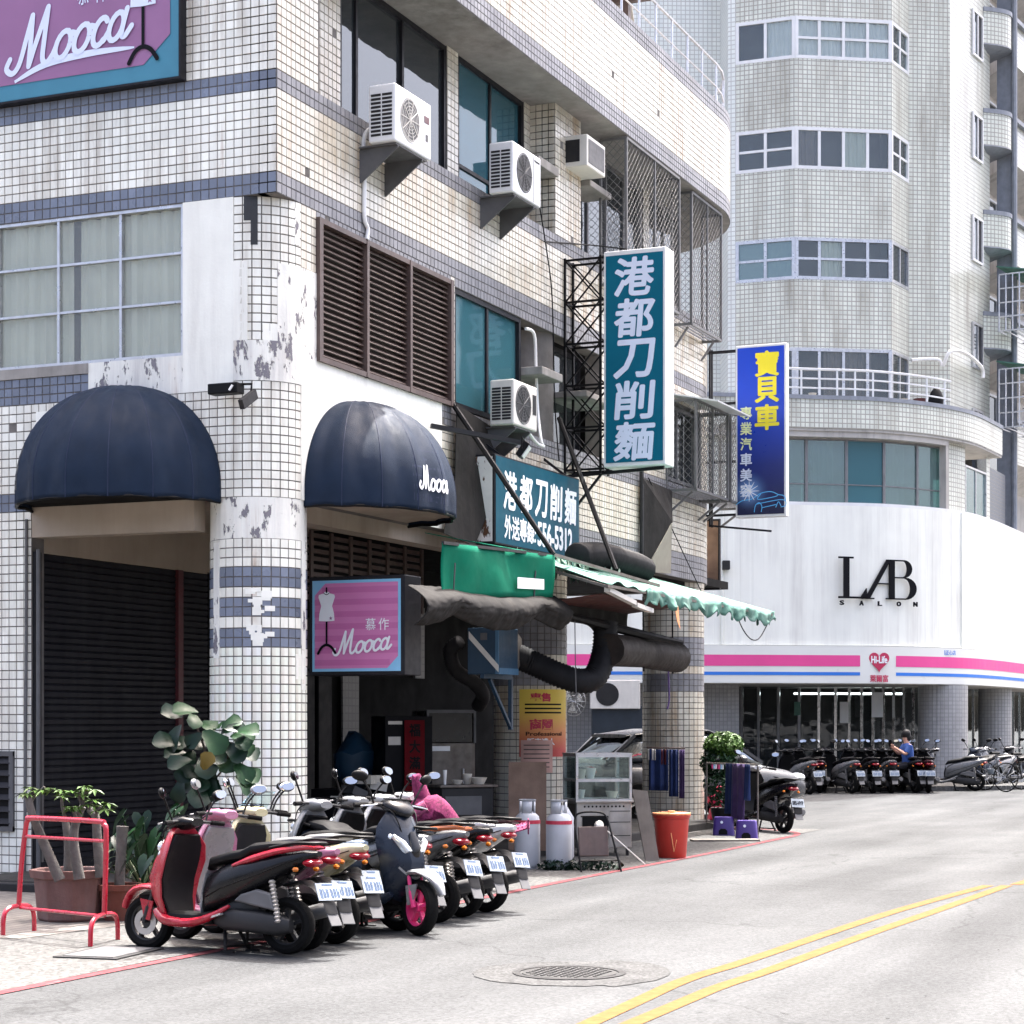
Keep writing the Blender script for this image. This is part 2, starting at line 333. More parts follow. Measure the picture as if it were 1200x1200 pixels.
    def build(s,name,mats,parent=None,smooth=False,bevel=0,loc=None,rot=None,kind=None,solid=0,label=None,sub=0,angle=40):
        me=bpy.data.meshes.new(name); me.from_pydata(s.v,[],s.f)
        for m in (mats if isinstance(mats,(list,tuple)) else [mats]): me.materials.append(M[m] if isinstance(m,str) else m)
        me.polygons.foreach_set('material_index',s.m)
        if any(s.uv):
            ul=me.uv_layers.new(name='UVMap'); i=0
            for p,u in zip(me.polygons,s.uv):
                for q,li in enumerate(p.loop_indices): ul.data[li].uv=u[q] if u else (0,0)
        me.validate(); me.update()
        o=bpy.data.objects.new(name,me); C.objects.link(o)
        if parent is not None: o.parent=parent
        if loc is not None: o.location=loc
        if rot is not None: o.rotation_euler=rot
        if smooth:
            me.polygons.foreach_set('use_smooth',[True]*len(me.polygons)); me.set_sharp_from_angle(angle=R(angle))
        if solid: q=o.modifiers.new('thickness','SOLIDIFY'); q.thickness=solid; q.offset=0
        if sub: q=o.modifiers.new('subdivision','SUBSURF'); q.levels=sub; q.render_levels=sub
        if bevel: q=o.modifiers.new('bevel','BEVEL'); q.width=bevel; q.segments=2; q.limit_method='ANGLE'
        if kind: o['kind']=kind
        if label: o['label']=label
        return o
def tag(o,label,cat,group=None):
    o['label']=label; o['category']=cat
    if group: o['group']=group
    return o
def thing(name,label,cat,loc=(0,0,0),rz=0,group=None,rot=None):
    o=bpy.data.objects.new(name,None); C.objects.link(o); o.location=loc; o.rotation_euler=rot or (0,0,rz); o.empty_display_size=.1
    return tag(o,label,cat,group)
def dup(o,parent,loc=None,rot=None):
    c=o.copy(); C.objects.link(c); c.parent=parent
    if loc is not None: c.location=loc
    if rot is not None: c.rotation_euler=rot
    return c
def copy_tree(o,parent=None):
    c=o.copy(); C.objects.link(c); c.parent=parent
    for ch in o.children: copy_tree(ch,c)
    return c
def sring(c,U,V,p=2.6,n=16):
    c=Vector(c); U=Vector(U); V=Vector(V); out=[]
    for j in range(n):
        a=2*PI*j/n; x,y=math.cos(a),math.sin(a)
        out.append(c+U*(math.copysign(abs(x)**(2/p),x))+V*(math.copysign(abs(y)**(2/p),y)))
    return out
# ------------------------------------------------------------------ lettering
def text_geo(s,size,offset=0,extrude=.0015,spacing=1):
    cu=bpy.data.curves.new('t','FONT'); cu.body=s; cu.size=size; cu.offset=offset; cu.extrude=extrude; cu.align_x='CENTER'; cu.align_y='CENTER'; cu.resolution_u=3; cu.space_character=spacing
    o=bpy.data.objects.new('t',cu); C.objects.link(o); bpy.context.view_layer.update()
    me=bpy.data.meshes.new_from_object(o.evaluated_get(bpy.context.evaluated_depsgraph_get()))
    vs=[v.co.copy() for v in me.vertices]; fs=[tuple(p.vertices) for p in me.polygons]
    bpy.data.objects.remove(o); bpy.data.meshes.remove(me); bpy.data.curves.remove(cu); return vs,fs
def lettering(parent,s,O,U,V,size,m,offset=0,name='lettering',sx=1,spacing=1,shear=0,extrude=.0015,fit=None):
    vs,fs=text_geo(s,size,0,extrude,spacing)
    if not vs: return None
    x0,x1=min(v.x for v in vs),max(v.x for v in vs); y0,y1=min(v.y for v in vs),max(v.y for v in vs)
    cx,cy=(x0+x1)/2,(y0+y1)/2
    kx=ky=1
    if fit: kx=fit[0]/(x1-x0); ky=fit[1]/(y1-y0)
    O,U,V=Vector(O),Vector(U).normalized(),Vector(V).normalized(); Nn=U.cross(V)
    mb=MB(); sh=[(0,0)]+([(offset*math.cos(k*PI/4),offset*math.sin(k*PI/4)) for k in range(8)] if offset else [])
    for q,(ox,oy) in enumerate(sh): mb.add([O+U*((v.x-cx)*kx*sx+(v.y-cy)*ky*shear+ox)+V*((v.y-cy)*ky+oy)+Nn*(v.z+q*.00012) for v in vs],fs)
    return mb.build(name,m,parent)
def ribbon(mb,pts,w,O,U,V,mi=0,taper=False,sm=6,lift=.002):
    P=catmull([Vector((p[0],p[1],0)) for p in pts],sm) if sm else [Vector((p[0],p[1],0)) for p in pts]
    O,U,V=Vector(O),Vector(U),Vector(V); Nn=U.cross(V).normalized(); L=[];Rr=[]; n=len(P)
    for i,p in enumerate(P):
        t=(P[min(i+1,n-1)]-P[max(0,i-1)]).normalized(); q=Vector((-t.y,t.x,0)); ww=w/2*(math.sin(PI*min(.98,max(.06,i/(n-1))))**.5 if taper else 1)
        L.append(p+q*ww); Rr.append(p-q*ww)
    vs=[O+U*p.x+V*p.y+Nn*lift for pr in zip(L,Rr) for p in pr]
    mb.add(vs,[(2*i,2*i+1,2*i+3,2*i+2) for i in range(n-1)],mi)
    if not taper:
        for q_,p in enumerate((P[0],P[-1])):
            if (P[0]-P[-1]).length>1e-6: mb.add([O+U*(p.x+w/2*math.cos(a*PI/5))+V*(p.y+w/2*math.sin(a*PI/5))+Nn*(lift+.00013+.00013*q_) for a in range(10)],[tuple(range(10))],mi)
def script_word(parent,O,U,V,h,m,w=.12,name='lettering'):
    """the shop's name in joined handwriting; h = height of the capital"""
    mb=MB(); st=[]
    st.append([(-.08,.30),(-.16,.14),(-.02,.02),(.14,.16),(.30,.60),(.44,1.0)])
    st.append([(.44,1.0),(.40,.50),(.36,.06)]); st.append([(.36,.06),(.52,.45),(.80,1.06)]); st.append([(.80,1.06),(.72,.5),(.68,.12),(.78,.02),(.92,.14)])
    def el(cx,rx,ry,t0,t1,n=16): return [(cx+rx*math.cos(t0+(t1-t0)*k/n)+.28*ry*math.sin(t0+(t1-t0)*k/n),.25+ry*math.sin(t0+(t1-t0)*k/n)) for k in range(n+1)]
    st.append([(.92,.14),(1.0,.28)]); st.append(el(1.15,.165,.24,0,2*PI)); st.append([(1.36,.42),(1.44,.38)]); st.append(el(1.58,.165,.24,0,2*PI)); st.append([(1.79,.42),(1.88,.38)])
    st.append(el(2.00,.15,.24,R(42),R(318))); st.append([(2.07,.06),(2.20,.22)]); st.append(el(2.36,.155,.24,0,2*PI)); st.append([(2.60,.52),(2.48,.12),(2.54,.02),(2.70,.17)])
    O=Vector(O)
    for i,s_ in enumerate(st): ribbon(mb,[((p[0]-1.25)*h,(p[1]-.4)*h) for p in s_],w*h,O,U,V,lift=.003+.0004*i,sm=0 if len(s_)>15 else 6)
    return mb.build(name,m,parent)
# ================================================================== ground, road, pavement
def sheet(name,poly,z,m,uvs=True):
    mb=MB(); mb.add([(p[0],p[1],z) for p in poly],[tuple(range(len(poly)))],0,[[(p[0],p[1]) for p in poly]]); o=mb.build(name,m); o['kind']='structure'; return o
m=mat('road_asphalt',(.066,.0685,.070),.92,spec=.08,peel=(.675,(.046,.047,.047)),var=.10,vs=.35,speck=55,bump=.4,bs=70,spk=(.80,1.18)); N_=m.node_tree.nodes; L_=m.node_tree.links.new
# faint patches, tyre wear and hairline cracks in the asphalt's own colour
b_=N_['Principled BSDF']; src=b_.inputs['Base Color'].links[0].from_socket; tc_=N_.new('ShaderNodeTexCoord')
mp_=N_.new('ShaderNodeMapping'); mp_.inputs['Scale'].default_value=(.12,1.1,1); L_(tc_.outputs['Object'],mp_.inputs[0])
n1=N_.new('ShaderNodeTexNoise'); n1.inputs['Scale'].default_value=1; n1.inputs['Detail'].default_value=6; L_(mp_.outputs[0],n1.inputs['Vector'])
r1=N_.new('ShaderNodeMapRange'); L_(n1.outputs[0],r1.inputs[0]); r1.inputs[1].default_value=.35; r1.inputs[2].default_value=.65; r1.inputs[3].default_value=.74; r1.inputs[4].default_value=1.10
vo=N_.new('ShaderNodeTexVoronoi'); vo.feature='DISTANCE_TO_EDGE'; vo.inputs['Scale'].default_value=.22; nw=N_.new('ShaderNodeTexNoise'); nw.inputs['Scale'].default_value=1.3; nw.inputs['Detail'].default_value=5; L_(tc_.outputs['Object'],nw.inputs['Vector'])
ad=N_.new('ShaderNodeVectorMath'); ad.operation='ADD'; L_(tc_.outputs['Object'],ad.inputs[0]); L_(nw.outputs['Color'],ad.inputs[1]); L_(ad.outputs[0],vo.inputs['Vector'])
r2=N_.new('ShaderNodeMapRange'); L_(vo.outputs['Distance'],r2.inputs[0]); r2.inputs[1].default_value=.0; r2.inputs[2].default_value=.006; r2.inputs[3].default_value=.72; r2.inputs[4].default_value=1.
mu=N_.new('ShaderNodeMath'); mu.operation='MULTIPLY'; L_(r1.outputs[0],mu.inputs[0]); L_(r2.outputs[0],mu.inputs[1])
cc_=N_.new('ShaderNodeCombineColor'); [L_(mu.outputs[0],cc_.inputs[i]) for i in range(3)]
mx=N_.new('ShaderNodeMix'); mx.data_type='RGBA'; mx.blend_type='MULTIPLY'; mx.inputs[0].default_value=1; L_(src,mx.inputs[6]); L_(cc_.outputs[0],mx.inputs[7]); L_(mx.outputs[2],b_.inputs['Base Color'])
M['road']=m
mk('terrazzo',(.088,.0875,.085),.9,spec=.1,var=.10,vs=1.2,speck=38,bump=.3,bs=60)
sheet('ground',[(-300,-300),(300,-300),(300,300),(-300,300)],-.02,'asphalt_dark')
sheet('road',[(-60,-60),(120,-60),(120,60),(-60,60)],0,'road')
sheet('pavement_apron',[(-30,-1.98),(-3.6,-1.98),(12.6,-1.98),(12.6,4),(-30,4)],.004,'terrazzo')
sheet('pavement_brick',[(-4.35,-.35),(-.95,-.75),(-.95,8),(-4.35,8)],.008,'brickpave')
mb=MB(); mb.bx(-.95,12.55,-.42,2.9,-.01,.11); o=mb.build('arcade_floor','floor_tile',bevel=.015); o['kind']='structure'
mb=MB(); mb.bx(-1.05,-.95,-.75,8,-.01,.09); o=mb.build('kerb','dark_grey',bevel=.015); o['kind']='structure'
# red kerb line, turning round the far corner
pts=[(-30,-2.06)]+[(x,-2.06+.02*math.sin(x*.7)) for x in range(-12,11)]+[(10.9,-2.03),(11.7,-1.80),(12.25,-1.2),(12.5,-.3),(12.6,2)]
def stripe(name,pts,w,z,m,sm=4,breaks=0):
    P=catmull([Vector((p[0],p[1],0)) for p in pts],sm); mb=MB(); vs=[]; n=len(P)
    for i,p in enumerate(P):
        t=(P[min(i+1,n-1)]-P[max(0,i-1)]).normalized(); q=Vector((-t.y,t.x,0))*w/2; vs+=[(p+q)[:2]+(z,),(p-q)[:2]+(z,)]
    mb.add(vs,[(2*i,2*i+1,2*i+3,2*i+2) for i in range(n-1)]); o=mb.build(name,m); o['kind']='structure'; return o
stripe('red_kerb_line',pts,.095,.0055,'red_line')
# double yellow centre line, bending slightly, with a gap before it goes on
YA=[(690,1200),(800,1150),(870,1128),(1000,1084),(1070,1062),(1158,1038)]; YB=[(740,1200),(840,1158),(900,1138),(1020,1094),(1090,1070),(1180,1038)]
for Y in (YA,YB):
    G=[gr(u,v) for u,v in Y]; d=(G[0]-G[1]).normalized(); G=[G[0]+d*9]+G
    stripe('yellow_centre_line',[(p.x,p.y) for p in G],.115,.004,'yellow_line')
G=[gr(1190,1037),gr(1260,1016),gr(1330,1000)]
stripe('yellow_centre_line',[(p.x,p.y) for p in G],.115,.004,'yellow_line')
# manhole with its ring of patched asphalt
c=gr(667,1141)
mb=MB(); mb.add([(c.x+.62*math.cos(a*PI/18)*(1.25 if math.cos(a*PI/18)*RT.x+math.sin(a*PI/18)*RT.y>.3 else 1)*random.uniform(.96,1.04),c.y+.62*math.sin(a*PI/18)*random.uniform(.97,1.03),.0045) for a in range(36)],[tuple(range(36))]); mk('patch',(.063,.064,.064),.92,spec=.08,var=.2,vs=4,speck=60); mb.build('road_patch','patch')['kind']='structure'
mh=thing('manhole_cover','round grey iron manhole cover set in the sunlit road','manhole cover',(c.x,c.y,0))
MB().lathe([(.36,.0),(.36,.010),(.315,.010),(.315,.004)],n=40,caps=False).build('frame','dark_grey',mh)
mb=MB(); mb.lathe([(.30,.0),(.30,.009)],n=36)
for i in range(-6,7):
    for j in range(-6,7):
        if math.hypot(i,j)<6: mb.box((i*.045,j*.045,.011),(.022,.022,.006))
mb.build('lid','iron',mh)
a=gr(128,1118); dc=thing('drain_cover','square pale drain cover in the pavement by the red scooter','drain cover',(a.x,a.y,.004),.1)
MB().bx(-.34,.34,-.24,.24,0,.010).build('frame','iron',dc); MB().bx(-.29,.29,-.19,.19,.010,.014).build('lid','mid_grey',dc)
# ================================================================== the corner building
BLD=thing('corner_building','tiled corner building with blue grey bands and a rounded end','building',(0,0,0))
class Path:
    def __init__(s,r1,xe,r2,off=0): s.r1,s.xe,s.r2,s.off=r1,xe,r2,off; s.LB=xe-r1
    def __call__(s,q,z,d=0):
        r=s.off+d
        if q>=0:
            if q<=s.LB: return Vector((s.r1+q,-r,z))
            a=(q-s.LB)/s.r2
            if a<=PI/2: return Vector((s.xe+(s.r2+r)*math.sin(a),s.r2-(s.r2+r)*math.cos(a),z))
            return Vector((s.xe+s.r2+r,s.r2+(a-PI/2)*s.r2,z))
        q=-q; r1=s.r1
        if r1>0:
            a=q/r1
            if a<=PI/2: return Vector((r1-(r1+r)*math.sin(a),r1-(r1+r)*math.cos(a),z))
            return Vector((-r,r1+(q-r1*PI/2),z))
        return Vector((-r,q,z))
    def A(s,y): return -(s.r1*PI/2)-(y-s.r1)
    def B(s,x): return x-s.r1
class Col:
    def __init__(s,x,y,r): s.x,s.y,s.r=x,y,r
    def __call__(s,q,z,d=0): a=q/s.r; return Vector((s.x+(s.r+d)*math.cos(a),s.y+(s.r+d)*math.sin(a),z))
TW,TH=.0905,.0868
tiles={'tile_white':MB(),'tile_cream':MB(),'tile_blue':MB(),'tile_grey':MB()}; wall=MB(); skins={}
def backing(P,s0,s1,z0,z1,th=.2,mb=None,step=.12,d=0.,caps=True):
    n=max(1,int((s1-s0)/step)); rings=[]
    for i in range(n+1):
        q=s0+(s1-s0)*i/n; rings.append([P(q,z0,d),P(q,z1,d),P(q,z1,d-th),P(q,z0,d-th)])
    (mb or wall).loft(rings,0,caps)
def tile_one(mb,P,a,b,c,e,d=.0075,g=.0046,j=.0011):
    a+=g;b-=g;c+=g;e-=g; k=[d+random.uniform(-j,j) for _ in range(4)]
    vs=[P(a,c,0),P(b,c,0),P(b,e,0),P(a,e,0),P(a+.002,c+.002,k[0]),P(b-.002,c+.002,k[1]),P(b-.002,e-.002,k[2]),P(a+.002,e-.002,k[3])]
    mb.add(vs,[(4,5,6,7),(0,1,5,4),(1,2,6,5),(2,3,7,6),(3,0,4,7)])
def tiled(P,s0,s1,z0,z1,kind='tile_white',th=.2,back=True,skip=None):
    if s1<s0: s0,s1=s1,s0
    if back: backing(P,s0,s1,z0,z1,th)
    ns=max(1,round((s1-s0)/TW)); nz=max(1,round((z1-z0)/TH)); w=(s1-s0)/ns; h=(z1-z0)/nz
    for i in range(ns):
        for j in range(nz):
            if random.random()<.0012: continue
            if skip and skip(s0+(i+.5)*w,z0+(j+.5)*h): continue
            tile_one(tiles[kind],P,s0+i*w,s0+(i+1)*w,z0+j*h,z0+(j+1)*h)
def skin(P,s0,s1,z0,z1,m='plaster',d=.012,th=.03,back=True,step=.08):
    if s1<s0: s0,s1=s1,s0
    if back: backing(P,s0,s1,z0,z1,.2)
    mb=MB(); backing(P,s0,s1,z0,z1,th,mb,step,d); mb.build('render_coat',m,BLD)
XE,R2=12.83,2.5
LO=Path(.46,XE,R2); UP=Path(0,XE,R2); A,B=LO.A,LO.B; A2,B2=UP.A,UP.B
YL=5.2; SE=LO.LB+R2*PI/2+1.5; SE2=UP.LB+R2*PI/2+1.5
# --- floors 1-2, side A (facing -x)
tiled(LO,A(2.78),A(YL),0,3.68); tiled(LO,A(2.78),A(YL),3.68,3.86,'tile_blue'); tiled(LO,A(2.78),A(YL),3.86,4.74)
tiled(LO,A(2.1),A(YL),4.74,5.0,'tile_blue'); skin(LO,A(2.1),A(YL),5.0,5.1,'concrete',.02)
tiled(LO,A(.46),A(2.78),3.72,4.74); skin(LO,A(2.45),A(2.72),3.72,4.66,'plaster',back=False)
skin(LO,A(1.02),A(2.1),4.74,5.1,'plaster_peeled'); skin(LO,A(.46),A(1.02),4.74,6.56,'plaster')
# --- rounded corner above the arcade
tiled(LO,A(.46),0,3.72,4.82); skin(LO,A(.46),0,4.82,5.2,'plaster_peeled')
tiled(LO,A(.46),0,5.2,6.56)
skin(LO,A(.46),A(.46)+.14,5.2,5.95,'plaster',back=False); skin(LO,-.30,0,5.2,5.94,'plaster_peeled',back=False); skin(LO,-.44,-.30,5.2,5.36,'plaster',back=False)
skin(LO,A(.46)+.17,A(.46)+.235,6.1,6.56,'plaster_black',.011,back=False); skin(LO,A(.46)+.105,A(.46)+.17,6.33,6.56,'plaster_black',.0115,back=False); skin(LO,-.10,-.03,6.15,6.5,'plaster_peeled',.011,back=False)
# --- floors 1-2, side B (facing -y)
skin(LO,0,B(3.62),3.72,5.1,'plaster'); skin(LO,0,B(.76),5.1,5.95,'plaster_peeled'); tiled(LO,0,B(.76),5.95,6.56,'tile_cream')
tiled(LO,B(3.86),B(3.97),5.1,6.56,'tile_cream'); tiled(LO,B(.76),B(3.86),6.5,6.56,'tile_grey')
tiled(LO,B(3.62),B(3.86),4.88,5.1,'tile_grey'); tiled(LO,B(3.86),SE,4.88,5.1,'tile_grey')
tiled(LO,B(3.62),B(5.0),3.72,4.88,'tile_cream'); tiled(LO,B(5.0),SE,4.10,4.88,'tile_cream'); tiled(LO,B(5.0),SE,3.72,4.10,'tile_grey')
tiled(LO,B(3.97),B(5.92),6.46,6.56,'tile_grey'); tiled(LO,B(5.92),B(8.55),6.46,6.56,'tile_grey')
tiled(LO,B(8.55),B(11.25),5.1,6.56,'tile_cream'); tiled(LO,B(11.25),B(12.95),6.3,6.56,'tile_cream'); tiled(LO,B(12.95),SE,5.1,6.56,'tile_cream')
# --- band, white field, band
def banded(P,A_,B_,zs,ends):
    for z0,z1,ka,kb in zs:
        tiled(P,A_,0,z0,z1,ka); tiled(P,0,B_,z0,z1,kb)
banded(UP,A2(YL),SE2,[(6.56,6.76,'tile_blue','tile_grey'),(6.76,7.54,'tile_white','tile_cream'),(7.54,7.72,'tile_blue','tile_grey')],0)
# --- third floor: pilasters in the wall plane, windows set back .34
tiled(UP,A2(YL),0,7.72,10.9); tiled(UP,0,B2(.80),7.72,10.9,'tile_cream')
BK=Path(0,XE,R2,-.34)
tiled(BK,.84,1.9,7.72,9.4,'tile_cream'); tiled(BK,4.5,4.8,7.72,9.4,'tile_cream'); tiled(BK,8.0,8.35,7.72,9.4,'tile_cream'); tiled(BK,6.78,6.97,7.72,9.4,'tile_cream')
tiled(UP,B2(6.97),B2(7.86),7.72,9.37,'tile_cream')
class Side:   # the flank of a pilaster, facing -x
    def __init__(s,x,y0): s.x,s.y0=x,y0
    def __call__(s,q,z,d=0): return Vector((s.x-d,s.y0-q,z))
tiled(Side(6.97,.34),0,.34,7.72,9.37,'tile_cream',th=.1)
mb=MB(); mb.bx(6.97+.1,7.86,.2,.34,7.72,9.37); mb.bx(.0,.8,.2,.36,7.72,10.9); mb.bx(.80,.84,0,.36,7.72,9.37); wall.v,wall.f,wall.m,wall.uv=wall.v,wall.f,wall.m,wall.uv
o_=len(wall.v); wall.v+=mb.v; wall.f+=[tuple(o_+i for i in f) for f in mb.f]; wall.m+=mb.m; wall.uv+=mb.uv
tiled(BK,11.25,11.5,7.72,9.4,'tile_cream')
# --- the overhanging parapet storey with its soffit, rounded at the far end
OV=Path(0,XE,R2,.36)
tiled(OV,B2(.80),SE2,9.37,9.62,'tile_grey'); tiled(OV,B2(.80),SE2,9.62,10.72,'tile_cream'); tiled(OV,B2(.80),SE2,10.72,10.95,'tile_grey')
sf=MB()
n=60
for i in range(n):
    a,b=.80+(SE2-.80)*i/n,.80+(SE2-.80)*(i+1)/n
    sf.add([OV(a,9.38,-.004),OV(b,9.38,-.004),BK(b,9.38,-.3),BK(a,9.38,-.3)],[(0,1,2,3)])
sf.build('soffit','concrete',BLD,solid=.03)
# --- round arcade columns
COLS=[Col(.46,.46,.46),Col(7.28,.46,.46),Col(13.1,.50,.47)]
def column(ct,kinds,z0=.11):
    cir=2*PI*ct.r
    for z0,z1,k in kinds:
        if k.startswith('plaster'): skin(ct,0,cir,z0,z1,k,.004,.1,back=False)
        else: tiled(ct,0,cir,z0,z1,k,th=.1,back=False)
    MB().lathe([(ct.r,0),(ct.r,3.74)],(ct.x,ct.y,0),40).build('column_core','grout',BLD,smooth=True)
SINGLE=[]
def col_skip(q,z):   # the 294 column tiles that show largest are objects of their own
    return False
kc=[(2.30,2.48,'tile_blue'),(2.48,2.59,'tile_white'),(2.59,2.77,'tile_blue'),(2.77,2.87,'tile_white'),(2.87,3.06,'tile_blue'),(3.06,3.33,'tile_white'),(3.33,3.72,'plaster_peeled')]
column(COLS[0],kc)
kc2=[(0,2.05,'tile_cream'),(2.05,2.32,'tile_grey'),(2.32,2.44,'tile_cream'),(2.44,2.88,'tile_grey'),(2.88,3.72,'tile_cream')]
column(COLS[1],kc2); column(COLS[2],kc2)
singles=[]
for k in range(6):
    mb=MB(); w=2*.46*math.sin(PI/32)-.0095; h=2.19/25-.0092; g=[random.uniform(-.0012,.0012) for _ in range(4)]
    mb.add([(0,-w/2,-h/2),(0,w/2,-h/2),(0,w/2,h/2),(0,-w/2,h/2),(.0085+g[0],-w/2+.002,-h/2+.002),(.0085+g[1],w/2-.002,-h/2+.002),(.0085+g[2],w/2-.002,h/2-.002),(.0085+g[3],-w/2+.002,h/2-.002)],[(4,5,6,7),(0,1,5,4),(1,2,6,5),(2,3,7,6),(3,0,4,7)])
    mm=mk('tile_white_%d'%k,tuple(c*(.93+.07*random.random()) for c in (.90,.895,.805)),.22,var=.06,vs=.8,rust=.7,streak=.9,scol=(.42,.36,.28),spec=.55)
    o=mb.build('tile',mm,BLD); singles.append(o.data); bpy.data.objects.remove(o)
ct=COLS[0]; cir=2*PI*ct.r; hb=2.19/25
for i in range(32):
    for j in range(25):
        a=2*PI*(i+.5)/32; face=math.cos(a-math.atan2(CAM.y-ct.y,CAM.x-ct.x)); z=.11+(j+.5)*hb
        if face>.08 and j>=5:
            o=bpy.data.objects.new('tile',random.choice(singles)); C.objects.link(o); o.parent=BLD; rr=ct.r*math.cos(PI/32)*1.0005+.002
            o.location=(ct.x+rr*math.cos(a),ct.y+rr*math.sin(a),z); o.rotation_euler=(0,0,a)
        else: tile_one(tiles['tile_white'],ct,cir*i/32,cir*(i+1)/32,z-hb/2,z+hb/2)
# peeling paint strip and torn poster remains on the corner column
a0=math.atan2(CAM.y-.46,CAM.x-.46)
for da,w,z0,z1,m in (*[(random.uniform(-.20,.26),random.uniform(.04,.10),z,z+random.uniform(.03,.09),'plaster') for z in [2.60+.02*k for k in range(12)]+[2.31+.018*k for k in range(9)]],(-1.02,.10,2.2,3.3,'plaster_peeled'),(1.16,.10,1.9,3.33,'plaster_peeled'),(1.0,.14,2.0,2.24,'plaster')):
    q=(a0+da)*.46; skin(COLS[0],q-w/2,q+w/2,z0,z1,m,.011+random.uniform(0,.004),.02,back=False)
for k,mb in tiles.items(): mb.build('tile_field',k,BLD,kind='stuff')
wall.build('wall','grout',BLD)
# --- dark core added to block light, floors, roof, unseen set-back storey added for shadow
mb=MB(); mb.bx(.75,12.6,.85,9,3.9,9.3); mb.bx(.25,12.6,1.2,9,9.3,10.2); mb.bx(.25,.74,2.0,9,3.9,5.05); mb.bx(.3,.745,.9,9,6.6,9.3); mb.bx(12.6,15.0,2.9,9,3.9,9.3); mb.build('inner_core','interior',BLD)
mb=MB(); mb.bx(.2,15.1,.2,9,10.2,10.4); mb.bx(1.2,9.0,2.2,9,10.4,13.2); mb.bx(0,.2,YL,9,0,10.9); mb.build('roof','concrete',BLD)
# arcade: ceiling, beams, shop fronts at the back
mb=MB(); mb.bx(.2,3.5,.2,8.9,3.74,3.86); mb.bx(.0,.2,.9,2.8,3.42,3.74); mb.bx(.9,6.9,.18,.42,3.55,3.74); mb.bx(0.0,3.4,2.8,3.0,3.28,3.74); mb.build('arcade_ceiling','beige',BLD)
mb=MB(); mb.bx(3.5,15.0,.2,8.9,3.74,3.86); mb.bx(7.7,12.7,.18,.42,3.5,3.74); mb.build('arcade_ceiling','dark_wall',BLD)  # same ceiling farther in, coloured dark to stand for the arcade's shade
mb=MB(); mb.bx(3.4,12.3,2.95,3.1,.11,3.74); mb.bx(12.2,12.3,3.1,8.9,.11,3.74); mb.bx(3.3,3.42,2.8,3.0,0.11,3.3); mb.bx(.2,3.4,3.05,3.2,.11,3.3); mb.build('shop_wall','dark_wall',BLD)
mb=MB()
for x0,x1 in ((5.2,5.55),(5.6,5.95),(6.05,6.4)): mb.bx(x0,x1,2.86,2.95,.11,2.9)
mb.bx(6.5,7.6,2.82,2.95,2.9,3.3); mb.build('shop_panel','dark_panel',BLD,bevel=.01)
for x0,x1,z0,z1 in ((6.75,7.2,.11,2.35),(8.9,9.2,2.2,3.2)):
    mb=MB(); mb.add([(x0,2.90,z0),(x1,2.90,z0),(x1,2.90,z1),(x0,2.90,z1)],[(0,1,2,3)],0,[[(x0,z0),(x1,z0),(x1,z1),(x0,z1)]]); mb.build('tile_strip','tile_in',BLD,solid=.03)
# dark timber lattice high in the arcade
la=thing('timber_lattice','dark brown timber lattice hanging in the arcade behind the pink sign','lattice',(0,0,0))
for i in range(9): 
    MB().bx(2.3,5.6,1.18,1.23,2.93+i*.085,2.975+i*.085).build('slat','brown_metal',la)
for i in range(8): MB().bx(2.3+i*.46,2.36+i*.46,1.155,1.18,2.9,3.68).build('post','brown_metal',la)
# --- roller shutter at the back of the side arcade
rs=thing('roller_shutter','closed black roller shutter beside the potted plants','shutter',(0,2.80,0))
mb=MB(); prof=[]
n=46
for i in range(n):
    z=.11+i*3.17/n; prof+=[(z,0),(z+.2*3.17/n,-.012),(z+.8*3.17/n,-.012)]
prof.append((3.28,0))
mb.add([(x,p[1],p[0]) for p in prof for x in (.12,2.62)],[(2*i,2*i+1,2*i+3,2*i+2) for i in range(len(prof)-1)]); mb.build('curtain','dark_shutter',rs)
mb=MB(); mb.add([(x,p[1]+.01,p[0]) for p in prof for x in (2.72,3.3)],[(2*i,2*i+1,2*i+3,2*i+2) for i in range(len(prof)-1)]); mb.build('curtain','dark_shutter',rs)
MB().bx(2.62,2.72,-.05,.02,.11,3.28).build('guide_post','maroon',rs); MB().bx(.02,.12,-.05,.03,.11,3.28).build('guide_post','dark_frame',rs)
MB().bx(.12,2.62,-.03,.0,.11,.19).build('bottom_bar','dark_frame',rs)
mb=MB(); mb.tube([(.0,2.70,.02),(.0,2.70,3.3)],.022); mb.tube([(-.035,2.84,.02),(-.035,2.82,2.2),(-.03,2.82,3.6)],.016); mb.build('downpipe','mid_grey',BLD,smooth=True)
# small louvred vent in the side pier
vt=thing('wall_vent','small dark louvred vent low in the white tiled pier','vent',(0,0,0))
mb=MB(); y0,y1,z0,z1=2.98,3.75,.5,1.30
mb.bx(-.04,-.005,y0,y1,z0,z0+.05); mb.bx(-.04,-.005,y0,y1,z1-.05,z1); mb.bx(-.038,-.004,y0,y0+.05,z0,z1); mb.bx(-.038,-.004,y1-.05,y1,z0,z1); mb.build('frame','mid_grey',vt)
MB().bx(-.012,-.008,y0,y1,z0,z1).build('backing','black',vt)
for i in range(6): MB().box((-.025,(y0+y1)/2,z0+.1+i*.12),(.012,y1-y0-.08,.06),rot=Matrix.Rotation(.5,3,'Y')).build('slat','dark_frame',vt)
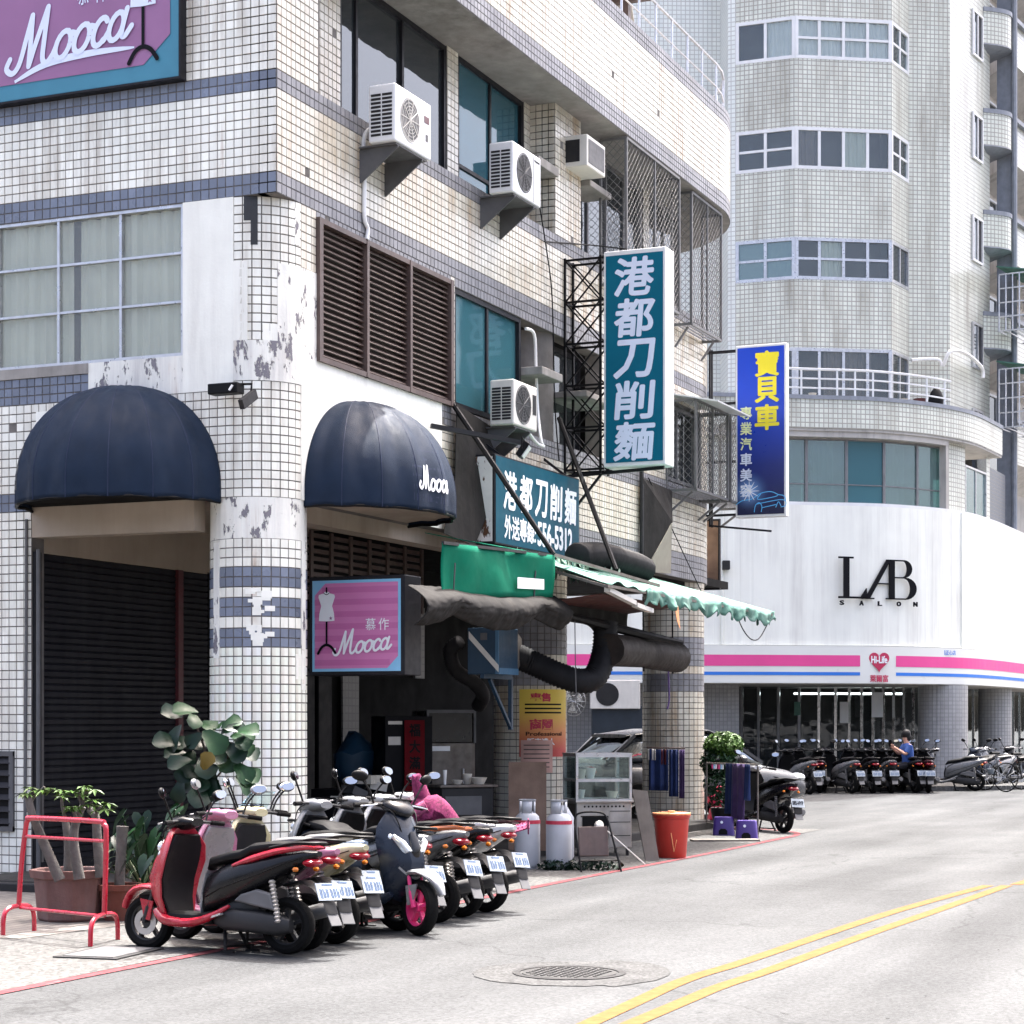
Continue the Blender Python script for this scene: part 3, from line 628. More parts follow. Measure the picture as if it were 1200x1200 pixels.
# ------------------------------------------------------------------ windows
Z=Vector((0,0,1)); UB=Vector((1,0,0)); UA=Vector((0,-1,0))
def frameT(O,U,V=Z):
    U=Vector(U).normalized(); Nn=U.cross(V); T=Matrix.Identity(4)
    for i in range(3): T[i][0]=U[i]; T[i][1]=-Nn[i]; T[i][2]=V[i]; T[i][3]=O[i]
    return T
def window(parent,O,U,w,h,cols=2,rows=1,fm='dark_frame',gm='glass_dark',fw=.05,dp=.07,curt=None,mull=None,cd=.14,split=None,back=True,inner=True,rm='interior'):
    T=frameT(Vector(O),U); mb=MB()
    mb.bx(0,w,-.01,dp,0,fw,0,T); mb.bx(0,w,-.01,dp,h-fw,h,0,T); mb.bx(0,fw,-.012,dp,fw,h-fw,0,T); mb.bx(w-fw,w,-.012,dp,fw,h-fw,0,T)
    xs=[w*i/cols for i in range(cols+1)] if not mull else [w*q for q in mull]; zs=split and [h*q for q in split] or [h*i/rows for i in range(rows+1)]; mw=fw*.45
    for x in xs[1:-1]: mb.bx(x-mw,x+mw,.0,dp*.8,fw,h-fw,0,T)
    for z in zs[1:-1]: mb.bx(fw,w-fw,.004,dp*.78,z-mw*.8,z+mw*.8,0,T)
    fr=mb.build('window',fm,parent); ch_=[random.randrange(len(gm)) for _ in xs] if isinstance(gm,(list,tuple)) else None
    for i in range(len(xs)-1):
        for j in range(len(zs)-1):
            if not inner and j: continue
            y=.025+.012*(i%2); p=MB(); a,b,c,e=xs[i]+(fw if i==0 else mw),xs[i+1]-(fw if i==len(xs)-2 else mw),zs[j]+(fw if j==0 else mw*.8),zs[j+1]-(fw if j==len(zs)-2 else mw*.8)
            if not inner: e=h-fw
            p.bx(a,b,y,y+.006,c,e,0,T); p.build('pane',gm[ch_[i]] if isinstance(gm,(list,tuple)) else gm,fr)
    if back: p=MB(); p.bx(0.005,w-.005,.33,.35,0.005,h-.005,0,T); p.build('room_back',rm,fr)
    if curt:
        for a,b,cm in curt:
            p=MB(); ph=random.random()*6; k=(b-a)*w*18
            p.grid(lambda s,t: T@Vector(((a+(b-a)*s)*w,cd+.022*math.sin(ph+s*k*2)+.01*math.sin(s*k*5+t),fw+(h-2*fw)*t)),max(8,int((b-a)*w*60)),2); p.build('curtain',cm,fr,smooth=True)
    return fr
# left wall: wired glass window, three panes wide
window(BLD,(0.02,3.62,5.1),UA,2.60,1.46,mull=[0,.16,.44,.72,1],split=[0,.36,.68,1],fm='alu',gm='glass_wire',fw=.032,curt=[(.0,.5,'curtain_pale'),(.52,1,'curtain_pale')],cd=.075)
tiled(LO,A(3.62),A(YL),5.1,6.56)
# louvre shutter, three leaves
lv=MB(); T=frameT(Vector((.76,0,5.1)),UB); w,h=3.10,1.40
for a,b in ((0,.07),(1.0,1.05),(2.0,2.05),(3.03,3.10)): lv.bx(a,b,-.05,.06,0,h,0,T)
lv.bx(.07,3.03,-.045,.06,0,.05,0,T); lv.bx(.07,3.03,-.045,.06,h-.05,h,0,T)
lf=lv.build('louvre_shutter','brown_metal',BLD); MB().bx(.02,3.08,.07,.09,.02,h-.02,0,T).build('backing','louvre_back',lf)
for a,b in ((.07,1.0),(1.05,2.0),(2.05,3.03)):
    sl=None
    for i in range(21):
        z=.085+i*.0615
        q=MB().box((0,0,0),(b-a,.055,.010),rot=Matrix.Rotation(R(42),3,'X')).build('slat','brown_metal',lf) if sl is None else dup(sl,lf)
        q.location=(.76+(a+b)/2,-.0+.01,5.1+z); sl=sl or q
# floor 2 windows
window(BLD,(3.97,.02,5.12),UB,1.93,1.34,2,1,'dark_frame','glass_teal',.06,curt=[(.0,1,'curtain_blue')],cd=.10)
mb=MB(); mb.bx(5.92,8.5,.34,.40,5.1,6.46); mb.build('recess_wall','interior',BLD)
RC=Col(6.95,.50,.46)
tiled(RC,-PI*.46*1.02,-.02*PI,5.1,6.46,'tile_cream',th=.1,back=False); MB().lathe([(.455,5.1),(.455,6.46)],(6.95,.50,0),32).build('column_core','grout',BLD,smooth=True)
window(BLD,(7.45,.26,5.15),UB,1.05,1.28,1,2,'dark_frame','glass_dark',.05)
MB().bx(7.35,8.5,-.28,.3,5.72,5.80).build('ledge','concrete',BLD,bevel=.01); MB().bx(5.95,6.62,-.25,.3,5.78,5.88).build('ledge','concrete',BLD,bevel=.01)
# floor 3 windows (set back)
window(BLD,(1.9,.36,7.74),UB,2.6,1.62,3,1,'dark_frame','glass_dark',.055,mull=[0,.16,.58,1],curt=[(.0,.15,'curtain_white'),(.6,.98,'curtain_pale')],cd=.1)
window(BLD,(4.8,.36,7.74),UB,1.98,1.62,2,2,'dark_frame','glass_blue',.06,split=[0,.22,1],curt=[(.0,1,'curtain_blue')],cd=.10)
MB().bx(6.3,6.96,-.06,.3,8.42,8.53).build('ledge','concrete',BLD,bevel=.01); MB().bx(7.95,8.75,-.10,.3,8.56,8.64).build('ledge','concrete',BLD,bevel=.01)
window(BLD,(8.36,.36,7.74),UB,2.85,1.62,4,1,'grey_frame','glass_dark',.05,curt=[(.25,.5,'curtain_pale'),(.6,.9,'curtain_pale')])
window(BLD,(11.5,.36,7.74),UB,1.5,1.62,2,1,'grey_frame','glass_dark',.05,curt=[(.1,.9,'curtain_pale')])
window(BLD,(8.0,.34,7.74),UB,.34,1.2,1,1,'grey_frame','glass_dark',.04,curt=[(0,1,'curtain_brown')])
window(BLD,(11.27,.10,5.15),UB,1.66,1.13,2,1,'grey_frame','glass_dark',.05,curt=[(.3,.9,'curtain_pale')])
mb=MB(); mb.bx(.78,.86,.02,.34,9.1,9.37); mb.bx(.84,1.9,-.30,.34,9.28,9.36); mb.build('ledge','concrete',BLD)
# window cages with diamond mesh
def cage(O,w,h,dp,name_label,roof=None,legs=True,diag=.11,under=False):
    """welded bay grille hung on the wall; O = lower near corner on the wall"""
    ox,oy,oz=O; mb=MB(); t=.035
    for x in (0,w):
        for y in (0,dp): mb.bar((ox+x,oy-y,oz),(ox+x,oy-y,oz+h),t)
    for z in (0,h):
        mb.bar((ox,oy-dp,oz+z),(ox+w,oy-dp,oz+z),t); mb.bar((ox,oy,oz+z),(ox,oy-dp,oz+z),t); mb.bar((ox+w,oy,oz+z),(ox+w,oy-dp,oz+z),t)
    mb.bar((ox+w*.52,oy-dp,oz),(ox+w*.52,oy-dp,oz+h),t*.8)
    g=mb.build('window_grille','wire_grey',BLD)
    def mesh(P0,U,W):
        q=MB(); n=int((W+h)/diag)
        for s in (0,1):
            for i in range(1,n):
                c=i*diag
                a=(min(c,W),max(0,c-W)); b=(max(0,c-h),min(c,h))
                if s: a=(W-a[0],a[1]); b=(W-b[0],b[1])
                P=lambda p: P0+U*p[0]+Z*p[1]
                q.tube([P(a),P(b)],.0042,3,caps=False)
        return q.build('wire_mesh','wire_grey',g)
    mesh(Vector((ox,oy-dp,oz)),UB,w); mesh(Vector((ox,oy,oz)),Vector((0,-1,0)),dp); mesh(Vector((ox+w,oy,oz)),Vector((0,-1,0)),dp)
    q=MB()
    for i in range(int(dp/.07)): q.bar((ox,oy-.05-i*.07,oz+.02),(ox+w,oy-.05-i*.07,oz+.02),.02)
    q.build('floor_grid','grey_frame',g)
    if under:
        q=MB()
        for x in (ox+.1,ox+w-.1): MB().bar((x,oy-.02,oz-.3),(x,oy-dp+.08,oz-.02),.03).build('strut','grey_frame',g)
    if roof: q=MB(); q.add([(ox-.05,oy+.02,oz+h+.12),(ox+w+.05,oy+.02,oz+h+.12),(ox+w+.05,oy-dp-.35,oz+h-.05),(ox-.05,oy-dp-.35,oz+h-.05)],[(0,1,2,3)]); q.build('rain_hood',roof,g,solid=.02)
    return g
cage((8.6,.0,7.40),2.2,1.92,.36,'',under=True); cage((11.55,.0,7.40),1.45,1.92,.30,'',under=True)
cage((11.3,0,4.95),1.55,1.3,.45,'',roof='white_metal',under=True); cage((13.0,.05,4.95),1.1,1.35,.50,'',under=True)
# roof-edge railing at the rounded end
rl=thing('roof_railing','thin metal railing along the rounded roof edge','railing',(0,0,0)); mb=MB()
for zz in (11.25,11.6): mb.tube([OV(8.0+(SE2-1.2-8.0)*i/26,zz,-.1) for i in range(27)],.022 if zz>11.5 else .014,6)
mb.build('rail','alu',rl,smooth=True)
for i in range(14): p=OV(8.0+(SE2-1.2-8.0)*i/13,10.95,-.1); MB().tube([p,p+Z*.65],.016,6).build('post','alu',rl)
rk=thing('roof_frame','rusty brown steel frame standing on the roof terrace','steel frame',(0,0,0)); mb=MB()
for x,y in ((12.6,1.1),(13.6,1.6),(12.6,3.4)): mb.bar((x,y,10.4),(x,y,12.75),.13)
mb.bar((11.2,.9,12.75),(14.2,1.9,12.75),.14,.10); mb.bar((12.6,.6,12.68),(12.6,3.8,12.68),.12); mb.bar((12.6,1.1,11.6),(13.6,1.6,12.6),.06); mb.bar((13.0,1.0,11.3),(14.3,2.2,12.2),.10); mb.build('beam','brown_metal',rk)
MB().add([(11.0,.6,13.1),(14.4,1.6,12.95),(14.0,3.8,12.9),(11.0,3.8,13.0)],[(0,1,2,3)]).build('sheet','bg_concrete',rk,solid=.03)
# ================================================================== the tower block across the junction
TWR=thing('apartment_tower','pale tiled apartment tower with a curved white shop front','building',cw(6,52))
TWI=Matrix.Translation(TWR.location).inverted()
def cdir(dx,dy): return (RT*dx+FW*dy).normalized()
POD=[Vector((p.x,p.y,0)) for p in catmull([(-9,47.2,0),(-4,47.7,0),(4.73,48.5,0),(7.2,48.9,0),(9.3,49.4,0),(11.3,50.9,0),(12.7,53.2,0),(14.5,57,0),(17,62.5,0),(20,69,0)],10)]
def pu(p): return CX+F*p.x/p.y
def sub(P,u0,u1):
    def cut(u):
        for a,b in zip(P,P[1:]):
            if pu(a)<=u<=pu(b): t=(u-pu(a))/(pu(b)-pu(a)); return a+(b-a)*t
        return P[0] if u<pu(P[0]) else P[-1]
    return [cut(u0)]+[p for p in P if u0<pu(p)<u1]+[cut(u1)]
def inset(P,d):
    out=[]
    for i,p in enumerate(P):
        t=(P[min(i+1,len(P)-1)]-P[max(i-1,0)]).normalized(); out.append(p+Vector((-t.y,t.x,0))*d)   # away from the camera side
    return out
def strip(mb,P,z0,z1,mi=0,th=0,u0=0):
    s=u0
    for a,b in zip(P,P[1:]):
        l=(b-a).length; A_,B_=cw(a.x,a.y),cw(b.x,b.y)
        mb.add([A_+Z*z0,B_+Z*z0,B_+Z*z1,A_+Z*z1],[(0,1,2,3)],mi,[[(s,z0),(s+l,z0),(s+l,z1),(s,z1)]]); s+=l
    return mb
def bandbox(mb,P,z0,z1,th,mi=0):
    Q=inset(P,th); rings=[[cw(a.x,a.y,z0),cw(a.x,a.y,z1),cw(b.x,b.y,z1),cw(b.x,b.y,z0)] for a,b in zip(P,Q)]; return mb.loft(rings,mi)
def bb(name,mb,m,smooth=False,parent=None,**k):
    o=mb.build(name,m,parent or TWR,smooth=smooth,**k)
    if parent is None: o.matrix_parent_inverse=TWI
    return o
# white ribbed cladding
mb=MB(); P=[]; dense=[]
for a,b in zip(POD,POD[1:]):
    n=max(1,int((b-a).length/.26))
    for i in range(n): dense.append(a+(b-a)*(i/n))
rg=[]
for i,p in enumerate(dense):
    t=(dense[min(i+1,len(dense)-1)]-dense[max(0,i-1)]).normalized(); nn=Vector((t.y,-t.x,0))
    for f,d in ((-.49,0),(-.46,.004),(.46,.004),(.49,0)): q=p+t*f*.26+nn*(d+.02); rg.append(q)
mb.loft([[cw(q.x,q.y,3.44),cw(q.x,q.y,6.85)] for q in rg],closed=False,caps=False); bb('cladding',mb,'cladding')
mb=MB(); bandbox(mb,POD,6.85,6.93,.32); bandbox(mb,inset(POD,.05),3.40,3.44,.3); bb('cladding_cap',mb,'white_metal')
for u in (846,1126):
    p=sub(POD,u,u+.5)[0]; MB().bar(cw(p.x,p.y-.05,3.45),cw(p.x,p.y-.05,6.86),.05).build('cladding_joint','cladding',TWR).matrix_parent_inverse=TWI
# fascia of the convenience shop: grey-white light box with stripes
FA=thing('shop_fascia','white shop fascia with pink and blue stripes and a red heart','sign',cw(6,48)); FAI=Matrix.Translation(FA.location).inverted()
FP=inset(POD,-.12); mb=MB(); bandbox(mb,FP,2.52,3.42,.3); o=bb('panel',mb,'fascia',parent=FA,smooth=True); o.matrix_parent_inverse=FAI
FQ=inset(POD,-.127)
for u0,u1,z0,z1,m in ((560,1008,2.93,3.20,'fascia_pink'),(1050,1300,2.93,3.20,'fascia_pink'),(560,1008,2.71,2.79,'fascia_blue'),(1050,1300,2.71,2.79,'fascia_blue')):
    mb=MB(); strip(mb,sub(FQ,u0,u1),z0,z1); bb('stripe',mb,m,parent=FA).matrix_parent_inverse=FAI
hp=sub(FQ,1030,1031)[0]; HU=cdir(.985,.17); hO=cw(hp.x,hp.y-.02,3.07)
pts=[]
for i in range(40): t=2*PI*i/40; pts.append((16*math.sin(t)**3/16*.26,(13*math.cos(t)-5*math.cos(2*t)-2*math.cos(3*t)-math.cos(4*t))/16*.27))
mb=MB(); mb.prism(pts,hO,HU,Z,.012); bb('heart',mb,'heart_red',parent=FA).matrix_parent_inverse=FAI
def lett(parent,inv,*a,**k):
    o=lettering(parent,*a,**k)
    if o: o.matrix_parent_inverse=inv
    return o
NV=HU.cross(Z)
lett(FA,FAI,'Hi-Life',hO+NV*.016+Z*.03,HU,Z,.2,'letter_white',offset=.006,fit=(.40,.17)); lett(FA,FAI,'萊爾富',cw(hp.x,hp.y-.03,2.64),HU,Z,.2,'heart_red',offset=.004,fit=(.46,.17))
tp=sub(FQ,1112,1113)[0]; lett(FA,FAI,'北昌正心店',cw(tp.x-.05,tp.y-.06,3.31),cdir(.86,.5),Z,.12,'fascia_blue',offset=.002,fit=(.55,.12))
# salon letters
LB_=thing('salon_letters','large black serif letters on the white cladding','sign',cw(9,48)); LBI=Matrix.Translation(LB_.location).inverted()
l0,l1=sub(POD,974,975)[0],sub(POD,1080,1081)[0]; lp=(l0+l1)/2; LO_=cw(lp.x,lp.y-.24,5.05); LU=cdir(l1.x-l0.x,l1.y-l0.y); LN=LU.cross(Z); s_=F/lp.y
def q2(u,v): return ((u-1027)/s_/.98,(680-v)/s_)
def shape(name,pols,dep=.05):
    mb=MB()
    for pl in pols:
        if hasattr(pl[0],'__len__') and len(pl)>2: mb.prism([q2(*p) for p in pl][::-1],LO_+LN*.06,LU,Z,-dep)
    bb(name,mb,'ink',parent=LB_).matrix_parent_inverse=LBI
shape('letter',[[(974,654),(993,654),(993,656),(974,656)],[(980.5,656),(987.5,656),(987.5,700),(980.5,700)],[(974,700),(1010,700),(1010,702.3),(974,702.3)],[(1010,690),(1011,702.3),(1004,702.3),(1003,700)]])
shape('letter',[[(1008,702.3),(1036,657),(1042,656),(1014,702.3)],[(1040,656),(1047,656),(1047,702.3),(1040,702.3)],[(1026,683.5),(1042,683.5),(1042,685),(1024,685)],[(1004,701),(1020,701),(1020,702.5),(1004,702.5)]])
arc=lambda cx,cy,rx,ry,a0,a1,n=12:[(cx+rx*math.cos(a0+(a1-a0)*i/n),cy+ry*math.sin(a0+(a1-a0)*i/n)) for i in range(n+1)]
def crescent(cx,cy,rx,ry,w): return arc(cx,cy,rx,ry,-PI/2,PI/2)+arc(cx,cy,rx-w,ry-1.6,PI/2,-PI/2)
shape('letter',[[(1036,656),(1060,656),(1060,657.6),(1036,657.6)],[(1036,700.8),(1062,700.8),(1062,702.4),(1036,702.4)],crescent(1059,666.5,11,10.5,6.5),crescent(1061,689.5,15,13,8),[(1047,676),(1062,676),(1062,677.5),(1047,677.5)]])
for ch,u in zip('SALON',(977.5,1003,1027,1052,1074)):
    x,z=q2(u,707.5); lett(LB_,LBI,ch,LO_+LN*.06+LU*x+Z*z,LU,Z,.16,'ink',offset=.006,extrude=.02,fit=(.10,.105))
bx=sub(POD,850,851)[0]; o=MB().box((0,0,0),(.18,.22,.22),rot=Matrix.Rotation(math.atan2(RT.y,RT.x),3,'Z')).build('wall_lamp','dark_grey',bevel=.02,loc=cw(bx.x,bx.y-.15,5.35)); tag(o,'small square dark lamp on the white cladding beside the green awning','lamp')
# floor 1-2: teal ribbon windows in a concrete surround, curved parapet and balcony
W1=inset(POD,.22)
def tilewall(P,z0,z1,m='bg_tile',name='wall'): mb=MB(); strip(mb,P,z0,z1); return bb(name,mb,m)
tilewall(sub(W1,500,922),6.85,8.75); tilewall(sub(W1,1106,1131),6.85,8.9); tilewall(sub(W1,1156,1160),6.85,8.9); tilewall(sub(W1,1160,1178),6.6,8.4,'bg_tile_navy','pier')
tilewall(inset(sub(POD,1178,1300),.9),6.2,9.4,'glass_dark','shop_window')
P5=[922,945,992,1036,1075,1106]
for a,b in zip(P5,P5[1:]):
    pa,pb=sub(W1,a,a+.1)[0],sub(W1,b,b+.1)[0]; A_,B_=cw(pa.x,pa.y),cw(pb.x,pb.y)
    o=window(TWR,A_+Z*6.85,(B_-A_).normalized(),(B_-A_).length,1.65,1,2,'grey_frame',['glass_green','glass_teal'],.035,split=[0,.33,1],curt=[(.15,.7,'curtain_pale')] if a in (945,1036) else None,cd=.12)
    o.matrix_parent_inverse=TWI
pa,pb=sub(W1,1131,1132)[0],sub(W1,1156,1157)[0]; A_,B_=cw(pa.x,pa.y),cw(pb.x,pb.y); window(TWR,A_+Z*6.85,(B_-A_).normalized(),(B_-A_).length,1.35,2,1,'alu','glass_green',.05).matrix_parent_inverse=TWI
mb=MB(); bandbox(mb,inset(sub(POD,500,1112),.0),8.52,8.72,.3); p=sub(POD,1109,1112); bandbox(mb,inset(p,.01),6.9,8.54,.2); bb('window_surround',mb,'bg_concrete')
PB=inset(sub(POD,500,1172),-.06); mb=MB(); strip(mb,PB,8.72,9.42); bb('parapet',mb,'bg_tile')
mb=MB(); bandbox(mb,inset(sub(POD,500,1172),-.09),9.42,9.52,.35); bb('parapet_cap',mb,'cap_grey')
mb=MB(); e0=sub(POD,1171,1172); bandbox(mb,inset(sub(POD,500,1172),-.04),8.66,8.72,2.2); mb2=mb; bb('balcony_floor',mb,'bg_concrete')
rl2=MB(); RP=inset(sub(POD,915,1118),.1)
for z in (9.72,9.95,10.18): rl2.tube([cw(p.x,p.y,z) for p in RP],.022 if z<10 else .032,5)
bb('rail',rl2,'white_metal')
for u in range(918,1120,21): p=sub(RP,u,u+.1)[0]; bb('rail_post',MB().bar(cw(p.x,p.y,9.5),cw(p.x,p.y,10.18),.04),'white_metal')
# tower facets
FC=[Vector(p) for p in ((-8,53.2,0),(5.55,53.6,0),(5.79,52.07,0),(7.25,51.5,0),(9.79,51.86,0),(10.44,52.93,0),(11.56,53.1,0),(12.9,55.3,0))]
HT=36.5
tilewall(FC[0:2]+[Vector((5.70,53.6,0))],7,HT,'bg_tile_pale','wall'); tilewall([Vector((5.55,53.6,0)),Vector((5.60,52.15,0)),FC[2]],9.5,HT,'bg_tile_pale','wall')
tilewall([FC[5],FC[6]],9.5,HT); tilewall([FC[6],FC[7],Vector((13.3,56.0,0))],9.5,HT)
tops=[11.17+2.83*i for i in range(8)]
facs=[(FC[2],FC[3]),(FC[3],FC[4]),(FC[4],FC[5])]
prev=None
for i,zt in enumerate(tops):
    zb=zt-1.08 if i else 9.55
    nb=tops[i+1]-1.08 if i<7 else HT
    tilewall([FC[2],FC[3],FC[4],FC[5]],zt,nb)
    for j,(a,b) in enumerate(facs):
        A_,B_=cw(a.x,a.y),cw(b.x,b.y); U=(B_-A_).normalized(); l=(B_-A_).length; fm='white_metal' if i>1 else 'alu'
        gm={0:['glass_green','glass_win','glass_win'],1:['glass_win','glass_win','glass_dark'],2:['glass_win','glass_dark']}[j]
        cu=None
        if i==3: cu=[(.02,.98,'curtain_white')] if j==1 else [(.5,1,'curtain_white')]; gm='glass_win'
        elif i==2 and j==1: cu=[(.02,.25,'curtain_brown'),(.5,.75,'curtain_pale')]
        elif i==1 and j==0: cu=[(.55,1,'curtain_pale')]
        elif i==0 and j==1: cu=[(.3,.8,'curtain_brown')]
        elif random.random()<.75: f0=random.choice((0,.25,.5)); cu=[(f0+.01,f0+random.choice((.24,.49)),random.choice(('curtain_pale','curtain_white','curtain_brown')))]
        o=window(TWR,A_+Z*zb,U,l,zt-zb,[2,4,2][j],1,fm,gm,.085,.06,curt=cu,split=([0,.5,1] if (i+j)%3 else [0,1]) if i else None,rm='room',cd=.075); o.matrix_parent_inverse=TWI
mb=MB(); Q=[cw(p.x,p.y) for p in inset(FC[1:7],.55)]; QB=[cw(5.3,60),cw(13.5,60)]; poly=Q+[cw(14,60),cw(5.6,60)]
n=len(poly); mb.add([p+Z*8.8 for p in poly]+[p+Z*HT for p in poly],[tuple(range(n-1,-1,-1)),tuple(range(n,2*n))]+[(i,(i+1)%n,n+(i+1)%n,n+i) for i in range(n)]); bb('inner_core',mb,'interior')  # dark core added behind the windows to keep the rooms dark
mb=MB(); mb.add([cw(-8,53.2,HT),cw(5.5,53.6,HT),cw(5.8,52.1,HT),cw(7.25,51.5,HT),cw(9.8,51.9,HT),cw(11.5,53.1,HT),cw(20,70,HT),cw(-8,70,HT)],[(0,1,2,3,4,5,6,7)]); bb('roof',mb,'bg_concrete')
# side windows and rounded balconies on the receding flank
sd=cdir(.52,.854); base=cw(FC[6].x,FC[6].y)
for zt in (18.15,15.36,12.45,10.1,20.95,23.8):
    o=window(TWR,base+sd*1.75+sd.cross(Z)*.05+Z*(zt-1.25),sd,.85,1.25,2,1,'white_metal' if zt>14 else 'alu','glass_dark',.06,back=False); o.matrix_parent_inverse=TWI
    q=MB(); q.bar(base+sd*1.75+sd.cross(Z)*.012+Z*(zt-.62),base+sd*2.6+sd.cross(Z)*.012+Z*(zt-.62),.01,1.2); bb('window_back',q,'dark_frame')
bo=base+sd*2.75; no=sd.cross(Z)
for zt in (21.3,18.5,15.7,12.9,24.1,26.9):
    rings=[]; gt=[]; ns=14; bot=[]
    arcp=[bo+sd*(1.2*t/ns)+no*(.5*math.sin(PI*min(1,t/ns*.72+.0))) for t in range(ns+1)]
    mb=MB(); s=0
    for a,b in zip(arcp,arcp[1:]): l=(b-a).length; mb.add([a+Z*(zt-1.0),b+Z*(zt-1.0),b+Z*(zt-.12),a+Z*(zt-.12)],[(0,1,2,3)],0,[[(s,0),(s+l,0),(s+l,.88),(s,.88)]]); s+=l
    bb('balcony_parapet',mb,'bg_tile')
    mb=MB(); mb.loft([[a+Z*(zt-.12)+no*.03,a+Z*zt+no*.03,a+Z*zt-no*.12,a+Z*(zt-.12)-no*.12] for a in arcp]); bb('balcony_cap',mb,'cap_grey')
    mb=MB(); n=len(arcp); mb.add([a+Z*(zt-1.0) for a in arcp]+[bo+sd*1.2-no*.8+Z*(zt-1.35),bo-no*.8+Z*(zt-1.35)],[tuple(range(n+2))]); bb('balcony_floor',mb,'cap_grey',solid=.06)
mb=MB(); a=bo-no*.9; b=a+sd*2.2
mb.add([a+Z*9,b+Z*9,b+Z*HT,a+Z*HT],[(0,1,2,3)]); bb('recess_wall',mb,'interior')
mb=MB(); c=bo+sd*1.4+no*.2; mb.bar(c+Z*6,c+Z*HT,.45,.35); bb('pipe_chase',mb,'cap_grey'); mb=MB(); mb.tube([bo+sd*1.2+no*.5+Z*6,bo+sd*1.2+no*.5+Z*HT],.08,8); bb('downpipe',mb,'cap_grey',smooth=True)
# wing beyond the chase
wo=bo+sd*1.7+no*.25
for i in range(9):
    z0=8.9+2.83*i
    mb=MB(); a=wo; b=wo+sd*7
    mb.add([a+Z*z0,b+Z*z0,b+Z*(z0+1.15),a+Z*(z0+1.15)],[(0,1,2,3)],0,[[(0,z0),(7,z0),(7,z0+1.15),(0,z0+1.15)]]); bb('wing_wall',mb,'bg_tile')
    mb=MB(); mb.bar(a+Z*(z0+1.2),b+Z*(z0+1.2),.25,.12); bb('wing_cap',mb,'cap_grey')
    mb=MB(); mb.add([a+Z*z0,b+Z*z0,b+Z*(z0-.5)-no*1,a+Z*(z0-.5)-no*1],[(0,1,2,3)]); bb('wing_soffit',mb,'bg_concrete')
    o=window(TWR,wo-no*1.0+sd*.4+Z*(z0+1.0),sd,1.5,1.2,2,1,'white_metal','glass_dark',.06,back=False); o.matrix_parent_inverse=TWI
mb=MB(); a=wo-no*1.06; b=a+sd*7; mb.add([a+Z*6,b+Z*6,b+Z*HT,a+Z*HT],[(0,1,2,3)]); bb('wing_back',mb,'bg_concrete')
# grille cages, white pipe
def bgcage(O,w,h,d,label):
    g=thing('balcony_cage',label,'window cage',O); q=MB(); P=lambda a,b,c: sd*a+no*b+Z*c
    for z in [h*i/4 for i in range(5)]: q.bar(P(0,d,z),P(w,d,z),.035); q.bar(P(0,0,z),P(0,d,z),.035); q.bar(P(w,0,z),P(w,d,z),.035)
    for i in range(9): q.bar(P(w*i/8,d,0),P(w*i/8,d,h),.03)
    for i in range(5): q.bar(P(0,d*i/4,0),P(0,d*i/4,h),.03); q.bar(P(0,d*i/4,0),P(w,d*i/4,0),.03)
    q.build('bars','alu',g); q=MB(); q.add([P(-.1,-.05,h+.22),P(w+.1,-.05,h+.22),P(w+.1,d+.3,h),P(-.1,d+.3,h)],[(0,1,2,3)]); q.build('rain_hood','aqua_cloth',g,solid=.03)
    q=MB(); q.add([P(w*.35,d-.05,.1),P(w*.95,d-.05,.1),P(w*.95,d-.05,h*.7),P(w*.35,d-.05,h*.7)],[(0,1,2,3)]); q.build('screen','mid_grey',g)
bgcage(bo+no*.45+Z*12.3,2.1,1.55,.75,'white barred balcony cage, upper of two on the tower flank'); bgcage(bo+no*.45+Z*9.65,2.1,1.6,.75,'white barred balcony cage, lower of two on the tower flank')
wp=thing('bent_pipe','white bent pipe on the tower wall above the balcony','pipe',cw(FC[5].x,FC[5].y)); wl=cw(FC[5].x,FC[5].y)
mb=MB(); mb.tube([q-wl for q in (atD(1068,422,52.6),atD(1098,421,52.8),atD(1105,428,52.8),atD(1113,412,52.7),atD(1130,413,53.2),atD(1150,430,54.2),atD(1152,443,54.3))],.05,6,smooth=4); mb.build('tube','white_plastic',wp,smooth=True)
# balcony pots
for u,v,k,m,r,lb in ((1058,456,51.6,'ceramic',.20,'pale round basin standing on the tower balcony'),(1078,455,51.5,'maroon',.16,'dark red pot standing on the tower balcony'),(952,458,50.6,'ceramic',.10,'small white pot behind the tower balcony railing')):
    p=atD(u,v,k-.3); t=MB().lathe([(r*.6,0),(r,.26),(r*1.06,.28),(r*.9,.26)],n=14).build('balcony_pot',m,smooth=True,loc=(p.x,p.y,9.52)); tag(t,lb,'pot')
p=atD(1097,455,51.5); t=MB().lathe([(.16,0),(.2,.3),(.14,.5),(.05,.62)],n=10).build('covered_bundle','black',smooth=True,loc=(p.x,p.y,9.52)); tag(t,'black wrapped bundle on the tower balcony','bundle')
# ground floor: round columns, shop glass, ceiling
mb=MB(); bandbox(mb,inset(POD,.1),2.50,2.58,9); bb('soffit',mb,'bg_concrete')
def bgcol(u,k,r):
    X=(u-CX)/F*k; mb=MB(); n=30; c=cw(X,k)
    for i in range(n):
        a,b=2*PI*i/n,2*PI*(i+1)/n; pa=c+Vector((math.cos(a),math.sin(a),0))*r; pb=c+Vector((math.cos(b),math.sin(b),0))*r
        mb.add([pa,pb,pb+Z*2.5,pa+Z*2.5],[(0,1,2,3)],0,[[(a*r,0),(b*r,0),(b*r,2.5),(a*r,2.5)]])
    bb('column',mb,'bg_tile_grey',smooth=True)
bgcol(1105,51.0,.62); bgcol(1166,56.5,.46)
mb=MB(); strip(mb,[Vector((0.0,49.2,0)),Vector((5.65,50.0,0)),Vector((5.75,53.5,0))],0,2.55); bb('wall',mb,'bg_tile_grey')
